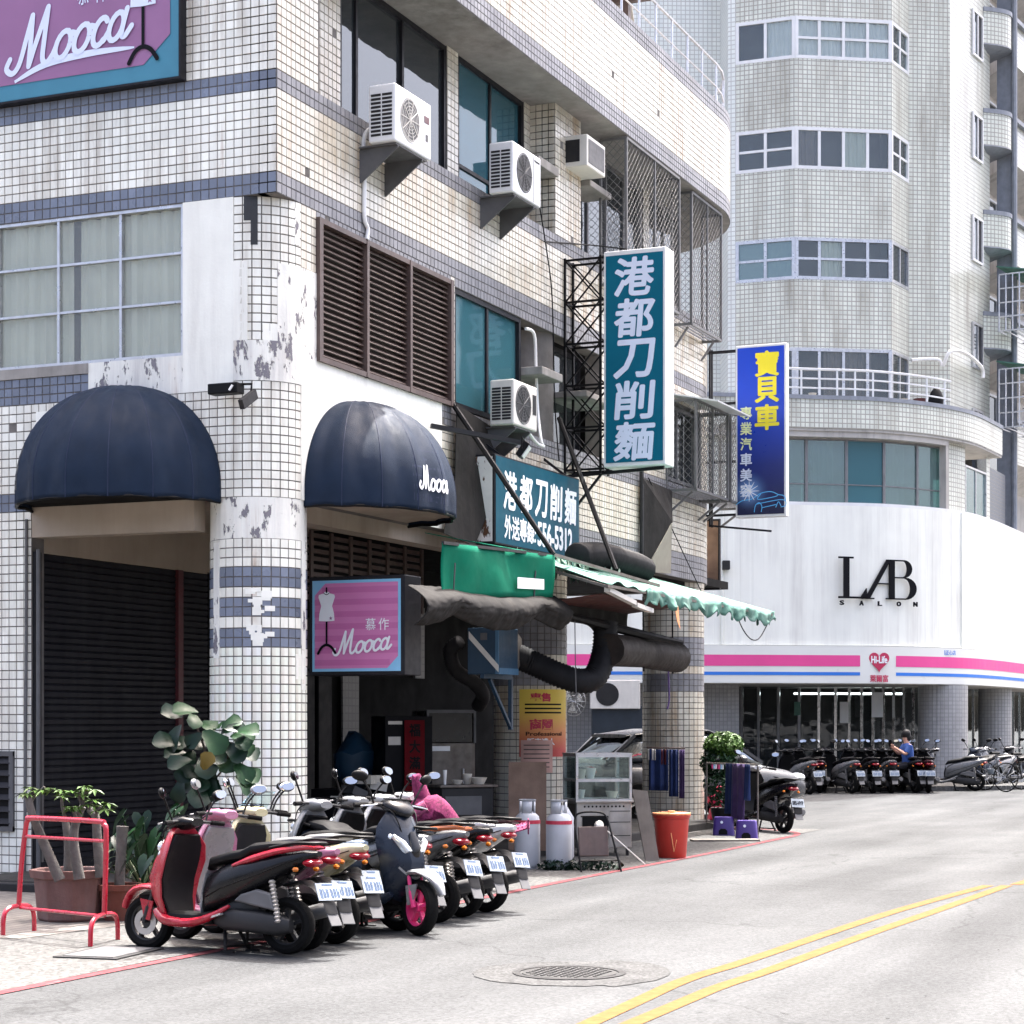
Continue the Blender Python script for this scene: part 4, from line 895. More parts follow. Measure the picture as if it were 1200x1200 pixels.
SG=[Vector((p.x,p.y,0)) for p in catmull([(5.7,52.6,0),(8.5,52.8,0),(10.4,53.4,0),(12.2,55.4,0),(15,61,0),(17,65,0)],6)]
mb=MB(); strip(mb,SG,0,.25); bb('plinth',mb,'dark_grey')
for a,b in zip(SG,SG[1:]):
    mb=MB(); A_,B_=cw(a.x,a.y),cw(b.x,b.y); mb.add([A_+Z*.25,B_+Z*.25,B_+Z*2.5,A_+Z*2.5],[(0,1,2,3)]); bb('shop_pane',mb,'glass_shop'); bb('mullion',MB().bar(A_+Z*.02,A_+Z*2.5,.07),'chrome')
mb=MB(); strip(mb,inset(SG,3.2),0,2.6); bb('shop_back',mb,'interior')
mb=MB()
for i in range(7): p=inset(SG,1.4+.5*(i%2))[2+i*2]; q=cw(p.x,p.y); mb.box((q.x,q.y,.8),(.9,.5,1.6),rot=Matrix.Rotation(i*.4,3,'Z'))
bb('shelf',mb,'dark_grey')
for X,k,l in ((7.6,54.2,2.6),(9.4,54.6,1.2)):
    A_=cw(X,k,2.34); mb=MB(); mb.bar(A_,A_+RT*l,.06,.05); o=mb.build('tube_lamp','lamp_white'); tag(o,'lit white tube lamp over the shop window, '+('longer' if l>2 else 'shorter')+' one','lamp')
for X,k,w,z0,z1,m in ((9.35,52.3,.30,1.7,2.35,'letter_white'),(8.55,52.45,.22,1.55,2.1,'curtain_white'),(7.35,52.4,.16,1.75,2.1,'aqua_cloth')):
    A_=cw(X,k); mb=MB(); mb.bar(A_+RT*0+Z*(z0+z1)/2,A_+RT*w+Z*(z0+z1)/2,.012,z1-z0); bb('window_sticker',mb,m)
# kerb and low pavement before the shop
mb=MB(); bandbox(mb,inset(POD,-3.4),-.01,.10,9); bb_=mb.build('far_pavement','terrazzo'); bb_['kind']='structure'
# ================================================================== things on the corner building's walls
def dome(label,O,U,a,H,D,text=False,patch=False):
    t=thing('dome_awning',label,'awning',O,group='dome awnings'); U=Vector(U); Nn=U.cross(Z)
    def S_(th,ph,e=0):   # th 0..pi from one wall end to the other, ph 0 top .. 1 rim
        f=math.sin(min(1,ph/.86)*PI/2)**.92; z=H*math.cos(min(1,ph/.86)*PI/2)+.0
        if ph>.86: z=-(ph-.86)*1.1
        e-=.034*math.sin(th*8)**2*f+.010*noise.noise(Vector((th*9,ph*7,a)))*f*abs(math.sin(th*8)); z+=.012*math.sin(th*8)**2*max(0,ph-.8)*5
        return U*((a*f+e)*-math.cos(th))+Nn*((D*f+e)*math.sin(th)+.005)+Z*(z+e*.3*(1-ph))
    mb=MB(); mb.grid(lambda i,j:S_(PI*i,j),96,26); mb.build('canopy','navy_cloth',t,smooth=True,solid=.008)
    mb=MB()
    for k in range(1,8): mb.tube([S_(PI*k/8,j/18,.003) for j in range(1,19)],.006,5)
    mb.build('seam','navy_seam',t,smooth=True)
    mb=MB(); mb.tube([S_(PI*i/30,1,-.01) for i in range(31)],.016,6); mb.build('rim','black',t,smooth=True)
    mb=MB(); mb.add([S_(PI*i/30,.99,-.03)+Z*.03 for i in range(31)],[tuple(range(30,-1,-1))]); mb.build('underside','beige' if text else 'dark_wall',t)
    if patch:
        mb=MB(); mb.grid(lambda i,j:S_(PI*(.115+.145*i),.63+.26*j,.006+.003*math.sin(40*i+17*j)),16,8); mb.build('glue_patch','black_gloss',t,smooth=True)
    if text:
        mb=MB(); mb.grid(lambda i,j:S_(PI*(.36+.20*i),.60+.32*j,.004),16,6); mb.build('name_panel','navy_seam',t,smooth=True)
        o=script_word(t,(0,0,0),Vector((1,0,0)),Vector((0,0,1)),.19,'letter_white',.14)
        for v in o.data.vertices:
            q=v.co.copy(); p=S_(PI*.455+q.x/ a,.78-q.z/1.5,.010+abs(q.y)); v.co=p
    return t
dome('navy blue dome awning over the black roller shutter',(0,1.69,3.83),UA,1.09,1.01,.95,patch=True)
dome('navy blue dome awning with white handwritten name on its rim',(1.66,0,3.82),UB,1.14,1.0,.95,text=True)
# ---------------- air conditioners
def ac(label,x0,z0,w=.84,h=.58,d=.30,y0=-.16,style=0,parent_shift=0,bracket=True,T=None):
    t=thing('air_conditioner',label,'air conditioner',(x0,y0,z0),group='air conditioner outdoor units')
    MB().bx(0,w,-d,0,0,h).build('casing','white_metal' if style!=2 else 'ac_beige',t,bevel=.018)
    mb=MB(); mb.lathe([(.215,-.006),(.225,-.006),(.225,.004)],(w*.40,-d,h*.5),32,'Y',caps=False)
    for k in range(6): mb.lathe([(.03+k*.034,-.010),(.036+k*.034,-.010)],(w*.40,-d,h*.5),28,'Y',caps=False)
    for k in range(10): a=2*PI*k/10; mb.bar((w*.40,-d-.009,h*.5),(w*.40+.215*math.cos(a),-d-.009,h*.5+.215*math.sin(a)),.006)
    mb.build('fan_grille','ac_beige' if style==0 else 'mid_grey',t)
    MB().lathe([(.205,-.004),(.02,-.002)],(w*.40,-d,h*.5),28,'Y').build('fan_opening','dark_grey' if style else 'mid_grey',t)
    n=11
    for c in range(2):
        for k in range(n): MB().bx(-.004,.002,-d+.035+c*.125,-d+.145+c*.125,.06+k*(h-.14)/n,.06+k*(h-.14)/n+.024).build('side_slot','dark_grey',t)
    if style==0: MB().bx(w*.80,w*.93,-d-.004,-d,h*.62,h*.74).build('badge','maroon',t); MB().bx(w*.84,w*.90,-d-.004,-d,h*.30,h*.42).build('badge','mid_grey',t)
    if style==1: lettering(t,'Panasonic',(w*.85,-d-.004,h*.88),UB,Z,.05,'ink',fit=(.15,.03)); MB().bx(w*.72,w*.725,-d-.004,-d,.02,h-.02).build('seam','mid_grey',t)
    if style==2: MB().bx(w*.80,w*.94,-d-.005,-d,h*.36,h*.80).build('badge','dark_grey',t)
    if bracket:
        for x in (.12,w-.16):
            MB().prism([(0,-.02),(0,-.36),(.02,-.36),(-y0+d-.02,-.04),(-y0+d-.02,-.02)],(x,-y0,0),(0,-1,0),Z,.02).build('bracket','mid_grey',t)
        MB().bx(.06,w-.06,-d+.02,-y0-.02,-.02,-.005).build('bracket_plate','mid_grey',t)
    return t
p=atY(463,164,-.46); ac('white outdoor unit with a maroon badge under the dark window',p.x,p.z)
p=atY(601,224,-.46); ac('white outdoor unit with a mesh front below the blue curtained window',p.x,p.z,style=1)
p=atY(602,497,-.46); ac('white outdoor unit with a black side strip just above the teal shop sign',p.x,p.z,.70,.52,style=2)
p=atY(688,196,-.30); t=thing('air_conditioner','boxy window air conditioner beside the wire mesh cage','air conditioner',(p.x,-.30,8.64)); MB().bx(0,.66,0,.62,0,.40).build('casing','ac_beige',t,bevel=.015); MB().bx(.05,.61,-.006,.0,.05,.35).build('grille','mid_grey',t); MB().bx(-.006,0,.1,.5,.06,.34).build('side_slot','dark_grey',t)
# ground-level unit seen through the arcade and the bundle of cable covers on the wall
t=thing('air_conditioner','white outdoor unit low on the far shop wall, seen through the arcade','air conditioner',(0,0,0)); q=atD(722,815,47.5); t.location=q; t.rotation_euler=(0,0,math.atan2(RT.y,RT.x))
MB().bx(-.62,.55,-.3,.05,-.32,.36).build('casing','ac_beige',t,bevel=.02); MB().lathe([(.27,-.01),(.27,.0)],(-.22,-.3,.02),24,'Y').build('fan_opening','dark_grey',t)
q=atD(724,858,47.6); t=MB().bx(-.62,.62,-.3,.2,-.9,.62).build('utility_cabinet','slate',loc=q,rot=(0,0,math.atan2(RT.y,RT.x)),bevel=.02); tag(t,'dark blue grey cabinet under the far outdoor unit','cabinet')
pi=thing('refrigerant_pipe','white clipped pipe dropping from the maroon badged outdoor unit','pipe',(0,0,0)); mb=MB(); mb.tube([atY(447,150,-.1),atY(432,152,-.05),atY(426,168,-.03),atY(427,215,-.03),atY(427,255,-.03),atY(431,268,-.03),atY(430,281,-.04)],.022,8,smooth=5); mb.build('tube','white_plastic',pi,smooth=True)
pi=thing('refrigerant_pipe','loose white pipe hanging below the unit above the teal shop sign','pipe',(0,0,0)); mb=MB(); mb.tube([atY(616,385,-.05),atY(626,392,-.08),atY(628,430,-.06),atY(630,480,-.08),atY(634,515,-.2),atY(637,523,-.2),atY(628,518,-.25),atY(615,500,-.3)],.02,7,smooth=5); mb.build('tube','white_plastic',pi,smooth=True)
# ---------------- pink light-box of the dress shop
t=thing('light_box_sign','pink striped light box sign with a white dress form','sign',(1.5,0,0))
MB().bx(0,.38,-.60,.48,2.06,3.06).build('box','dark_frame',t,bevel=.01); x=-.006
def quad(name,y0,y1,z0,z1,m,xx=x,par=None): return MB().add([(xx,y1,z0),(xx,y0,z0),(xx,y0,z1),(xx,y1,z1)],[(0,1,2,3)]).build(name,m,par or t)
mk('sky_print',(.22,.50,.72),.4,var=.03); mk('pink_print',(.58,.19,.40),.4,var=.03); mk('pink_print_deep',(.50,.135,.33),.4,var=.03); mk('mauve_print',(.27,.12,.25),.45,var=.06,vs=2); mk('mauve_blue',(.04,.20,.29),.45,var=.05)
quad('border','-.56' and -.56,.44,2.10,3.02,'sky_print')
mb=MB()
def chamf(y0,y1,z0,z1,c,xx): return MB().add([(xx,y1,z0),(xx,y0+c,z0),(xx,y0,z0+c),(xx,y0,z1),(xx,y1-c,z1),(xx,y1,z1-c)],[(0,1,2,3,4,5)])
chamf(-.53,.41,2.13,2.99,.12,-.009).build('face_print','pink_print',t)
for i in range(7):
    z=2.16+i*.122; c0=max(0,.12-(z-2.13)); c1=max(0,.12-(2.99-z-.06)); MB().add([(-.0115,.41-c1,z),(-.0115,-.53+c0,z),(-.0115,-.53+c0,z+.058),(-.0115,.41-c1,z+.058)],[(0,1,2,3)]).build('stripe','pink_print_deep',t)
def mannequin(par,O,U,V,s,mw,md):
    mb=MB(); O=Vector(O); Nn=Vector(U).cross(Vector(V))
    half=[(.0,.92),(.10,.92),(.13,.86),(.36,.80),(.38,.70),(.27,.40),(.25,.33),(.34,.02),(.36,-.28),(.0,-.30)]
    pl=[(p[0]*s,p[1]*s) for p in half]+[(-p[0]*s,p[1]*s) for p in half[::-1][1:-1]]
    mb.prism(pl,O+Nn*.001,U,V,.004); mb.build('dress_form',mw,par)
    mb=MB(); ribbon(mb,[(0,-.3*s),(0,-1.28*s)],.085*s,O,U,V,sm=0,lift=.004); ribbon(mb,[(-.40*s,-1.62*s),(-.22*s,-1.36*s),(0,-1.27*s),(.22*s,-1.36*s),(.40*s,-1.60*s)],.11*s,O,U,V,lift=.0045); mb.build('stand',md,par); mb=MB(); ribbon(mb,[(0,.9*s),(0,1.08*s)],.07*s,O,U,V,sm=0,lift=.005); ribbon(mb,[(-.12*s,.86*s),(0,.80*s),(.12*s,.86*s)],.03*s,O,U,V,lift=.0062); mb.build('neck_cap',md,par)
    st=[(.085*s*(1 if k%2==0 else .42)*math.sin(k*PI/5)+.2*s,.085*s*(1 if k%2==0 else .42)*math.cos(k*PI/5)-.17*s) for k in range(10)]
    MB().prism(st,O+Nn*.0055,U,V,.002).build('star','mauve_print',par)
mannequin(t,(-.014,.27,2.68),UA,Z,.245,'letter_white','ink')
script_word(t,(-.014,-.13,2.38),Vector((0,-1,.10)).normalized(),Vector((0,-.02,1)).normalized(),.23,'letter_white',.11)
lettering(t,'慕作',(-.014,-.30,2.57),UA,Z,.1,'letter_white',fit=(.26,.12),spacing=1.4)
MB().bar((.1,.44,3.0),(.1,.62,3.0),.03).build('bracket','black',t); MB().bar((.1,.44,2.12),(.1,.62,2.12),.03).build('bracket','black',t)
# ---------------- large faded billboard at the upper left
b=thing('billboard','faded mauve billboard with blue border high on the left wall','billboard',(0,0,0)); x=-.10
MB().bx(-.10,.0,1.00,3.22,7.74,9.4).build('board','mauve_blue',b,bevel=.01)
MB().add([(-.106,3.10,7.90),(-.106,1.40,7.90),(-.106,1.10,8.16),(-.106,1.10,9.3),(-.106,3.10,9.3)],[(0,1,2,3,4)]).build('face_print','mauve_print',b)
mb=MB()
for y0,y1,z0,z1 in ((.98,1.0,7.72,9.4),(3.22,3.25,7.72,9.4),(1.0,3.22,7.72,7.74)): mb.bx(-.115,0,y0,y1,z0,z1)
mb.build('frame','dark_frame',b)
script_word(b,(-.112,2.27,8.30),Vector((0,-1,.15)).normalized(),Vector((0,-.02,1)).normalized(),.52,'letter_lilac',.11)
mannequin(b,(-.112,1.40,8.58),UA,Z,.40,'letter_lilac','ink')
mb=MB(); ribbon(mb,[(-.78,-.10),(-.4,.03),(.1,.07),(.62,.06)],.07,(-.112,2.12,8.02),UA,Z,taper=True); mb.build('brush_stroke','letter_lilac',b)
lettering(b,'慕作',(-.112,1.98,8.72),UA,Z,.2,'letter_lilac',fit=(.36,.30),spacing=1.4)
# ---------------- vertical teal sign of the noodle shop with its truss
v=thing('vertical_sign','tall teal sign with five white characters reading 港都刀削麵','sign',(7.25,0,0))
y0,y1,z0,z1=-1.37,-.55,4.79,7.50
MB().bx(0,.34,y0,y1,z0,z1).build('box','white_metal',v,bevel=.012)
MB().add([(-.005,y1-.03,z0+.05),(-.005,y0+.03,z0+.05),(-.005,y0+.03,z1-.06),(-.005,y1-.03,z1-.06)],[(0,1,2,3)]).build('face_print','teal',v)
for i,ch in enumerate('港都刀削麵'): lettering(v,ch,(-.008,(y0+y1)/2,7.16-i*.515),UA,Z,.5,'letter_lilac',offset=.014,name='character',fit=(.50,.46),shear=.08)
mb=MB()
for y in (-.02,-.50):
    for xx in (.02,.30): mb.bar((xx,y,4.72),(xx,y,7.47),.028)
n=5
for i in range(n+1):
    z=4.78+i*2.66/n
    for xx in (.02,.30): mb.bar((xx,-.02,z),(xx,-.55,z),.026)
    mb.bar((.02,-.02,z+.001),(.30,-.02,z+.001),.024)
    if i<n:
        zz=z+2.66/n
        for xx in (.02,.30): mb.bar((xx,-.02,z),(xx,-.5,zz),.018); mb.bar((xx,-.5,z),(xx,-.02,zz),.018)
mb.build('truss','black',v)
mb=MB(); mb.bar((.15,-1.3,4.77),(.15,.0,4.72),.04); mb.bar((.15,-.5,4.77),(.15,-.01,4.2),.03); mb.build('bracket','dark_frame',v)
# ---------------- blue sign of the car detailer at the rounded end
b=thing('blue_sign','upright blue sign with yellow characters and a glowing car outline','sign',(13.3,0,0))
y0,y1,z0,z1=-1.24,-.44,4.72,7.36
MB().bx(0,.16,y0,y1,z0,z1).build('box','white_metal',b,bevel=.01)
mm=mat('blue_print',(.01,.05,.42),.35,var=0); N_=mm.node_tree.nodes; L_=mm.node_tree.links.new; tc=N_.new('ShaderNodeTexCoord'); sx=N_.new('ShaderNodeSeparateXYZ'); L_(tc.outputs['Object'],sx.inputs[0])
cr=N_.new('ShaderNodeValToRGB'); mr=N_.new('ShaderNodeMapRange'); L_(sx.outputs[2],mr.inputs[0]); mr.inputs[1].default_value=z0; mr.inputs[2].default_value=z1; L_(mr.outputs[0],cr.inputs[0])
e=cr.color_ramp.elements; e[0].position=.05; e[0].color=(.004,.008,.05,1); e[1].position=.6; e[1].color=(.010,.055,.50,1); q=e.new(.3); q.color=(.006,.02,.17,1)
gx=N_.new('ShaderNodeVectorMath'); gx.operation='DISTANCE'; L_(tc.outputs['Object'],gx.inputs[0]); gx.inputs[1].default_value=(-.004,-.66,5.12)
g2=N_.new('ShaderNodeMapRange'); L_(gx.outputs['Value'],g2.inputs[0]); g2.inputs[1].default_value=.0; g2.inputs[2].default_value=.34; g2.inputs[3].default_value=1; g2.inputs[4].default_value=0
g3=N_.new('ShaderNodeMath'); g3.operation='POWER'; L_(g2.outputs[0],g3.inputs[0]); g3.inputs[1].default_value=2.2
mx=N_.new('ShaderNodeMix'); mx.data_type='RGBA'; L_(g3.outputs[0],mx.inputs[0]); L_(cr.outputs[0],mx.inputs[6]); mx.inputs[7].default_value=(.25,.50,.95,1); L_(mx.outputs[2],N_['Principled BSDF'].inputs['Base Color'])
MB().add([(-.004,y1-.03,z0+.04),(-.004,y0+.03,z0+.04),(-.004,y0+.03,z1-.04),(-.004,y1-.03,z1-.04)],[(0,1,2,3)]).build('face_print',mm,b)
mk('yellow_print',(.80,.68,.03),.45,var=.02); mk('cream_print',(.72,.78,.42),.45,var=.02); mk('cyan_print',(.10,.45,.85),.45,var=0)
for ch,z in zip('寶貝車',(7.06,6.66,6.24)): lettering(b,ch,(-.008,-.94,z),UA,Z,.4,'yellow_print',offset=.013,name='character',fit=(.36,.37))
for i,ch in enumerate('專業汽車美容'): lettering(b,ch,(-.008,-.61,6.32-i*.237),UA,Z,.2,'cream_print' if i<3 else 'letter_lilac',offset=.004,name='character',fit=(.18,.19))
mb=MB()
for pl in ([(-.05,.06),(.05,.12),(.20,.14),(.34,.22),(.50,.24),(.62,.19),(.70,.17),(.74,.10)],[(.28,.06),(.62,.11),(.73,.09),(.73,.02),(.66,.0)],[(.24,-.06),(.26,.04),(.32,.08),(.36,.02),(.35,-.06)],[(.36,.0),(.58,.04)],[(.58,.0),(.62,.08),(.66,.02)],[(.34,.21),(.30,.13),(.56,.16),(.62,.19)]): ribbon(mb,pl,.012,(-.007,-.50,4.86),UA,Z)
mb.build('car_outline','cyan_print',b)
mb=MB()
for k in range(6): a=k*PI/6; ribbon(mb,[(-.16*math.cos(a),-.16*math.sin(a)),(0,0),(.16*math.cos(a),.16*math.sin(a))],.014,(-.0075,-.66,5.12),UA,Z,taper=True,sm=3,lift=.002+.0003*k)
mb.build('star_glint','letter_white',b)
mb=MB()
for z in (4.78,5.6,6.5,7.3):
    for xx in (.03,.13): mb.bar((xx,y1,z),(xx,.12,z),.025)
for xx in (.03,.13): mb.bar((xx,-.02,4.6),(xx,-.02,7.35),.03)
mb.bar((.03,-.02,4.62),(.03,-1.0,4.5),.03); mb.build('bracket','dark_frame',b)
# white plastic hood slanting over the cage beside the blue sign is part of the cage; small framed board at the wall's end
q=atD(833,650,32.4); t=thing('notice_board','small brown backed board on the rounded wall below the blue sign','board',(q.x,q.y,q.z)); MB().bx(-.02,.02,-.14,.12,-.55,.55).build('panel','wood_board',t); mb=MB(); 
for a,c,e,f in ((-.16,-.13,-.57,.57),(.11,.14,-.57,.57)): mb.bx(-.03,.03,a,c,e,f)
mb.bx(-.03,.03,-.13,.11,-.57,-.54); mb.bx(-.03,.03,-.13,.11,.54,.57); mb.build('frame','dark_frame',t)
# ---------------- horizontal teal shop sign, rusted end
h=thing('shop_sign','horizontal dark teal sign with white characters and a phone number','sign',(4.3,-.35,3.6))
MB().bx(0,2.62,.0,.34,0,1.02).build('box','dark_frame',h,bevel=.008); MB().add([(.02,-.004,.02),(2.60,-.004,.02),(2.60,-.004,1.0),(.02,-.004,1.0)],[(0,1,2,3)]).build('face_print','teal_dark',h)
MB().bx(-.006,0,.03,.25,.03,.99).build('end_panel','rusty_white',h,label='peeling white end panel eaten by rust')
for i,ch in enumerate('港都刀削麵'): lettering(h,ch,(.42+i*.47,-.008,.64),UB,Z,.4,'letter_white',offset=.012,name='character',fit=(.36,.42),shear=.05)
lettering(h,'外送專線:',(.72,-.008,.22),UB,Z,.2,'letter_white',offset=.006,fit=(.92,.26)); lettering(h,'556-5312',(1.80,-.008,.22),UB,Z,.3,'letter_white',offset=.012,fit=(1.10,.27))
mb=MB(); 
for xx in (.3,2.3): mb.bar((xx,.05,1.02),(xx,.35,1.25),.03)
mb.build('bracket','dark_frame',h)
# ---------------- awnings of the noodle shop
def flood(label,p,yaw):
    t=thing('flood_light',label,'flood light',p,yaw); MB().bx(-.12,.12,-.04,.03,-.09,.09).build('housing','black',t,bevel=.01,rot=(R(35),0,0)); MB().bx(-.10,.10,-.052,-.041,-.07,.07).build('lens','white_plastic',t,rot=(R(35),0,0)); MB().tube([(-.13,0,0),(-.13,0,.12),(.13,0,.12),(.13,0,0)],.01,5).build('yoke','black',t); return t
q=atY(613,527,-.9); flood('small black flood light on a pole above the teal shop sign',q,.3)
fp=thing('lamp_pole','dark pole reaching out from the wall to the flood light','pole',(0,0,0)); MB().bar(atY(505,499,-.05),atY(617,520,-.85),.05).build('bar','dark_grey',fp)
q=atX(268,457,-.12); t=thing('flood_light','black flood light hanging on the white corner column','flood light',q,-1.57)
MB().bx(-.16,.16,-.12,.02,-.05,.05).build('housing','black',t,bevel=.01); mb=MB(); mb.tube([(.05,0,.05),(.25,0,.04),(.25,-.02,-.07)],.012,6); mb.build('arm','black',t); MB().box((.27,-.1,-.12),(.05,.28,.09),rot=Matrix.Rotation(.5,3,'X')).build('lamp_head','dark_grey',t); MB().tube([(.12,-.13,.02),(.09,-.14,-.03)],.012,5).build('cable_tie','white_plastic',t)
gv=thing('green_valance','flat bright green cloth valance with a blank white label','awning',(0,0,0))
def gpt(i,j):
    x=.9+2.78*i; zt=3.30+.09*i; zb=2.78+.15*i; f=.02*math.sin(i*9+j*3)+.012*math.sin(i*23); return Vector((x,-1.3+f,zb+(zt-zb)*j+.01*math.sin(i*14)*(1-j)))
mb=MB(); mb.grid(gpt,40,8); mb.build('cloth','green_cloth',gv,smooth=True,solid=.006)
MB().add([(2.64,-1.335,2.97),(3.36,-1.335,3.0),(3.36,-1.335,3.11),(2.64,-1.335,3.085)],[(0,1,2,3)]).build('blank_label','letter_white',gv,solid=.002)
mb=MB(); mb.add([(3.0,-1.3,3.37),(3.68,-1.3,3.39),(3.68,-.1,3.62),(3.0,-.1,3.62)],[(0,1,2,3)]); mb.build('top_sheet','green_cloth',gv,solid=.008)
MB().bar((.9,-1.3,3.30),(3.68,-1.3,3.39),.03).build('front_bar','dark_grey',gv)
st=thing('awning_stay','long dark stay from the wall down to the green awning','pole',(0,0,0)); MB().tube([(3.87,-.02,5.14),(3.66,-1.32,3.40)],.03,7).build('bar','black',st,smooth=True)
st=thing('awning_stay','long dark stay passing below the vertical teal sign','pole',(0,0,0)); MB().tube([atY(655,490,-.05),atY(722,668,-1.2)],.03,7).build('bar','black',st,smooth=True)
ga=thing('torn_awning','torn aqua green awning with a scalloped fringe','awning',(0,0,0))
def tear(x): return .0 if x>6.3 else .45*(6.3-x)/2.6+.12*math.sin(x*13)+.06*math.sin(x*31)
def apt(i,j,x0=3.75,x1=10.25):
    x=x0+(x1-x0)*i; y=-.12-(1.80-(.0))*j; sag=.03*math.sin(x*5)*j
    zz=3.62-.54*j+sag*.5; return Vector((x+(.12*math.sin(9*j) if x<6 else 0),y,zz))
mb=MB(); mb.grid(lambda i,j:apt(i,.0+j*1.0,5.2),60,10); mb.build('sheet','aqua_cloth',ga,smooth=True,solid=.006)
mb=MB(); mb.grid(lambda i,j:apt(i,.42+.58*j,3.78,5.18)+Vector((0,0,.02*math.sin(i*17+j*5))),24,6); mb.build('sheet','aqua_cloth',ga,smooth=True,solid=.006)
mb=MB()
def fr(i,j):
    x=5.0+5.25*i; d=.19+.05*noise.noise(Vector((x*2.3,0,0))); sc=abs(math.sin(x*PI/.30)); return Vector((x+.03*noise.noise(Vector((x*6,j*3,1))),-1.92-(.03*math.sin(x*11)+.06*noise.noise(Vector((x*7,j*2,5))))*j,3.085-.0-(d*(.62+.38*sc))*j+.02*math.sin(x*5)))
mb.grid(fr,170,4); mb.build('fringe','aqua_cloth',ga,smooth=True,solid=.004)
for k in range(40):
    x=random.uniform(3.8,6.9); a=apt((x-3.75)/6.5,random.choice((.36,.40,.45,.42))); w=random.uniform(.05,.20); l=random.uniform(.05,.24); mb=MB()
    mb.grid(lambda i,j:a+Vector((w*(i-.5)+.03*math.sin(j*5+k),-.08*j*math.sin(k),.05-l*j*(.6+.4*i)+.05*math.sin(i*6+k))),4,5); mb.build('torn_strip','torn_cloth' if k%3 else 'aqua_cloth',ga,smooth=True)
mb=MB(); mb.bar((3.7,-1.3,3.40),(7.2,-1.3,3.28),.035); mb.bar((3.75,-1.9,3.05),(10.2,-1.9,3.05),.03)
for x in (3.8,5.4,7.0,8.6,10.15): mb.bar((x,-.1,3.58),(x,-1.9,3.04),.03)
mb.build('frame','steel_worn',ga)
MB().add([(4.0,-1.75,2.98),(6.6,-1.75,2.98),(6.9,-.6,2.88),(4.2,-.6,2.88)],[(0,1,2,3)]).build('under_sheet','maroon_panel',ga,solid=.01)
MB().prism([(0,0),(.16,-.05),(.24,-.32),(.12,-.22)],(5.9,-1.93,3.0),UB,Z,.004).build('orange_rag','orange_pale',ga)
for a,b in (((3.9,-1.85,3.02),(4.75,-1.85,2.92)),((4.75,-1.86,2.90),(5.3,-1.86,2.86))): MB().bar(a,b,.07,.05).build('lamp_batten','ac_beige',ga)
# grey tarpaulins: slung under the valance, folded flaps on the wall
tp=thing('slung_tarp','dirty dark tarpaulin slung below the green valance','tarpaulin',(0,0,0))
def tpt(i,j):
    x=.35+3.65*i; k=abs(math.sin((i-.22)*PI/.56)); n1=noise.noise(Vector((x*1.3,j*1.5,3))); n2=(1-2*abs(noise.noise(Vector((x*4+j*3,j*5-x,9)))))+.5*(1-2*abs(noise.noise(Vector((x*11,j*9+x*4,2)))))
    return Vector((x,-1.22-.20*math.sin(j*PI*.9)+.05*n1+.010*n2,2.86+.10*i-(.20+.14*k)*j-.05*j*j+.06*n1*j+.008*n2))
mb=MB(); mb.grid(tpt,170,26); mb.build('cloth','tarp_grey',tp,smooth=True,solid=.01)
for i in (.22,.78): a=tpt(i,1); MB().tube([a,a+Vector((0,-.03,.5))],.008,5).build('cord','mid_grey',tp)
MB().lathe([(.06,-.05),(.06,.05)],(3.98,-1.25,2.72),10,'Y').build('roller_end','alu',tp)
tf=thing('tarp_flap','grey folded tarpaulin flap between the dome awning and the teal sign','tarpaulin',(0,0,0))
mb=MB(); P=[atY(535,473,-.08),atY(575,500,-.08),atY(588,560,-.3),atY(556,545,-.12),atY(533,560,-.08),atY(556,640,-.2),atY(520,625,-.1)]
mb.add(P,[(0,1,3,4),(1,2,3),(3,2,5),(4,3,5,6)]); mb.build('cloth','tarp_grey',tf,solid=.01)
tf=thing('tarp_flap','grey and beige folded tarpaulin flap on the wall below the vertical sign','tarpaulin',(0,0,0))
P=[atY(753,560,-.08),atY(787,575,-.08),atY(788,612,-.25),atY(755,668,-.06)]; mb=MB(); mb.add(P,[(0,1,2,3)]); mb.build('cloth','tarp_grey',tf,solid=.01)
P=[atY(787,613,-.25),atY(786,672,-.06),atY(756,670,-.08)]; MB().add(P,[(0,1,2)]).build('cloth','tarp_beige',tf,solid=.01)
pp=thing('wall_pipe','dark vertical pipe on the tiled wall below the vertical sign','pipe',(0,0,0)); MB().tube([atY(752,545,-.06),atY(752,676,-.06)],.03,6).build('tube','dark_grey',pp,smooth=True)
# ducts
def hose(name,label,pts,r,m,rib=.035,n=12):
    t=thing(name,label,'duct',(0,0,0)); P=catmull([Vector(p) for p in pts],14); L=[0]
    for a,b in zip(P,P[1:]): L.append(L[-1]+(b-a).length)
    k=max(2,int(L[-1]/rib*2)); Q=[];rr=[]
    for i in range(k+1):
        s=L[-1]*i/k; j=max(0,min(len(P)-2,next((q for q in range(len(L)-1) if L[q+1]>=s),len(P)-2))); f=(s-L[j])/max(1e-6,L[j+1]-L[j]); Q.append(P[j]+(P[j+1]-P[j])*f); rr.append(r*(1 if i%2 else .9))
    MB().tube(Q,rr,n).build('hose',m,t,smooth=True,angle=80); return t
hose('flexible_duct','large black ribbed duct lying above the torn awning',[atY(676,652,-.75),atY(705,652,-.75),atY(742,662,-.75),atY(755,668,-.75)],.17,'duct_black',.05)
hose('flexible_duct','black ribbed duct bending beside the blue extractor box',[(4.6,-.3,2.42),(4.85,-.55,2.28),(5.0,-1.0,2.08),(5.2,-1.2,2.1),(5.4,-1.25,2.4),(5.45,-1.25,2.75)],.15,'duct_black',.045)
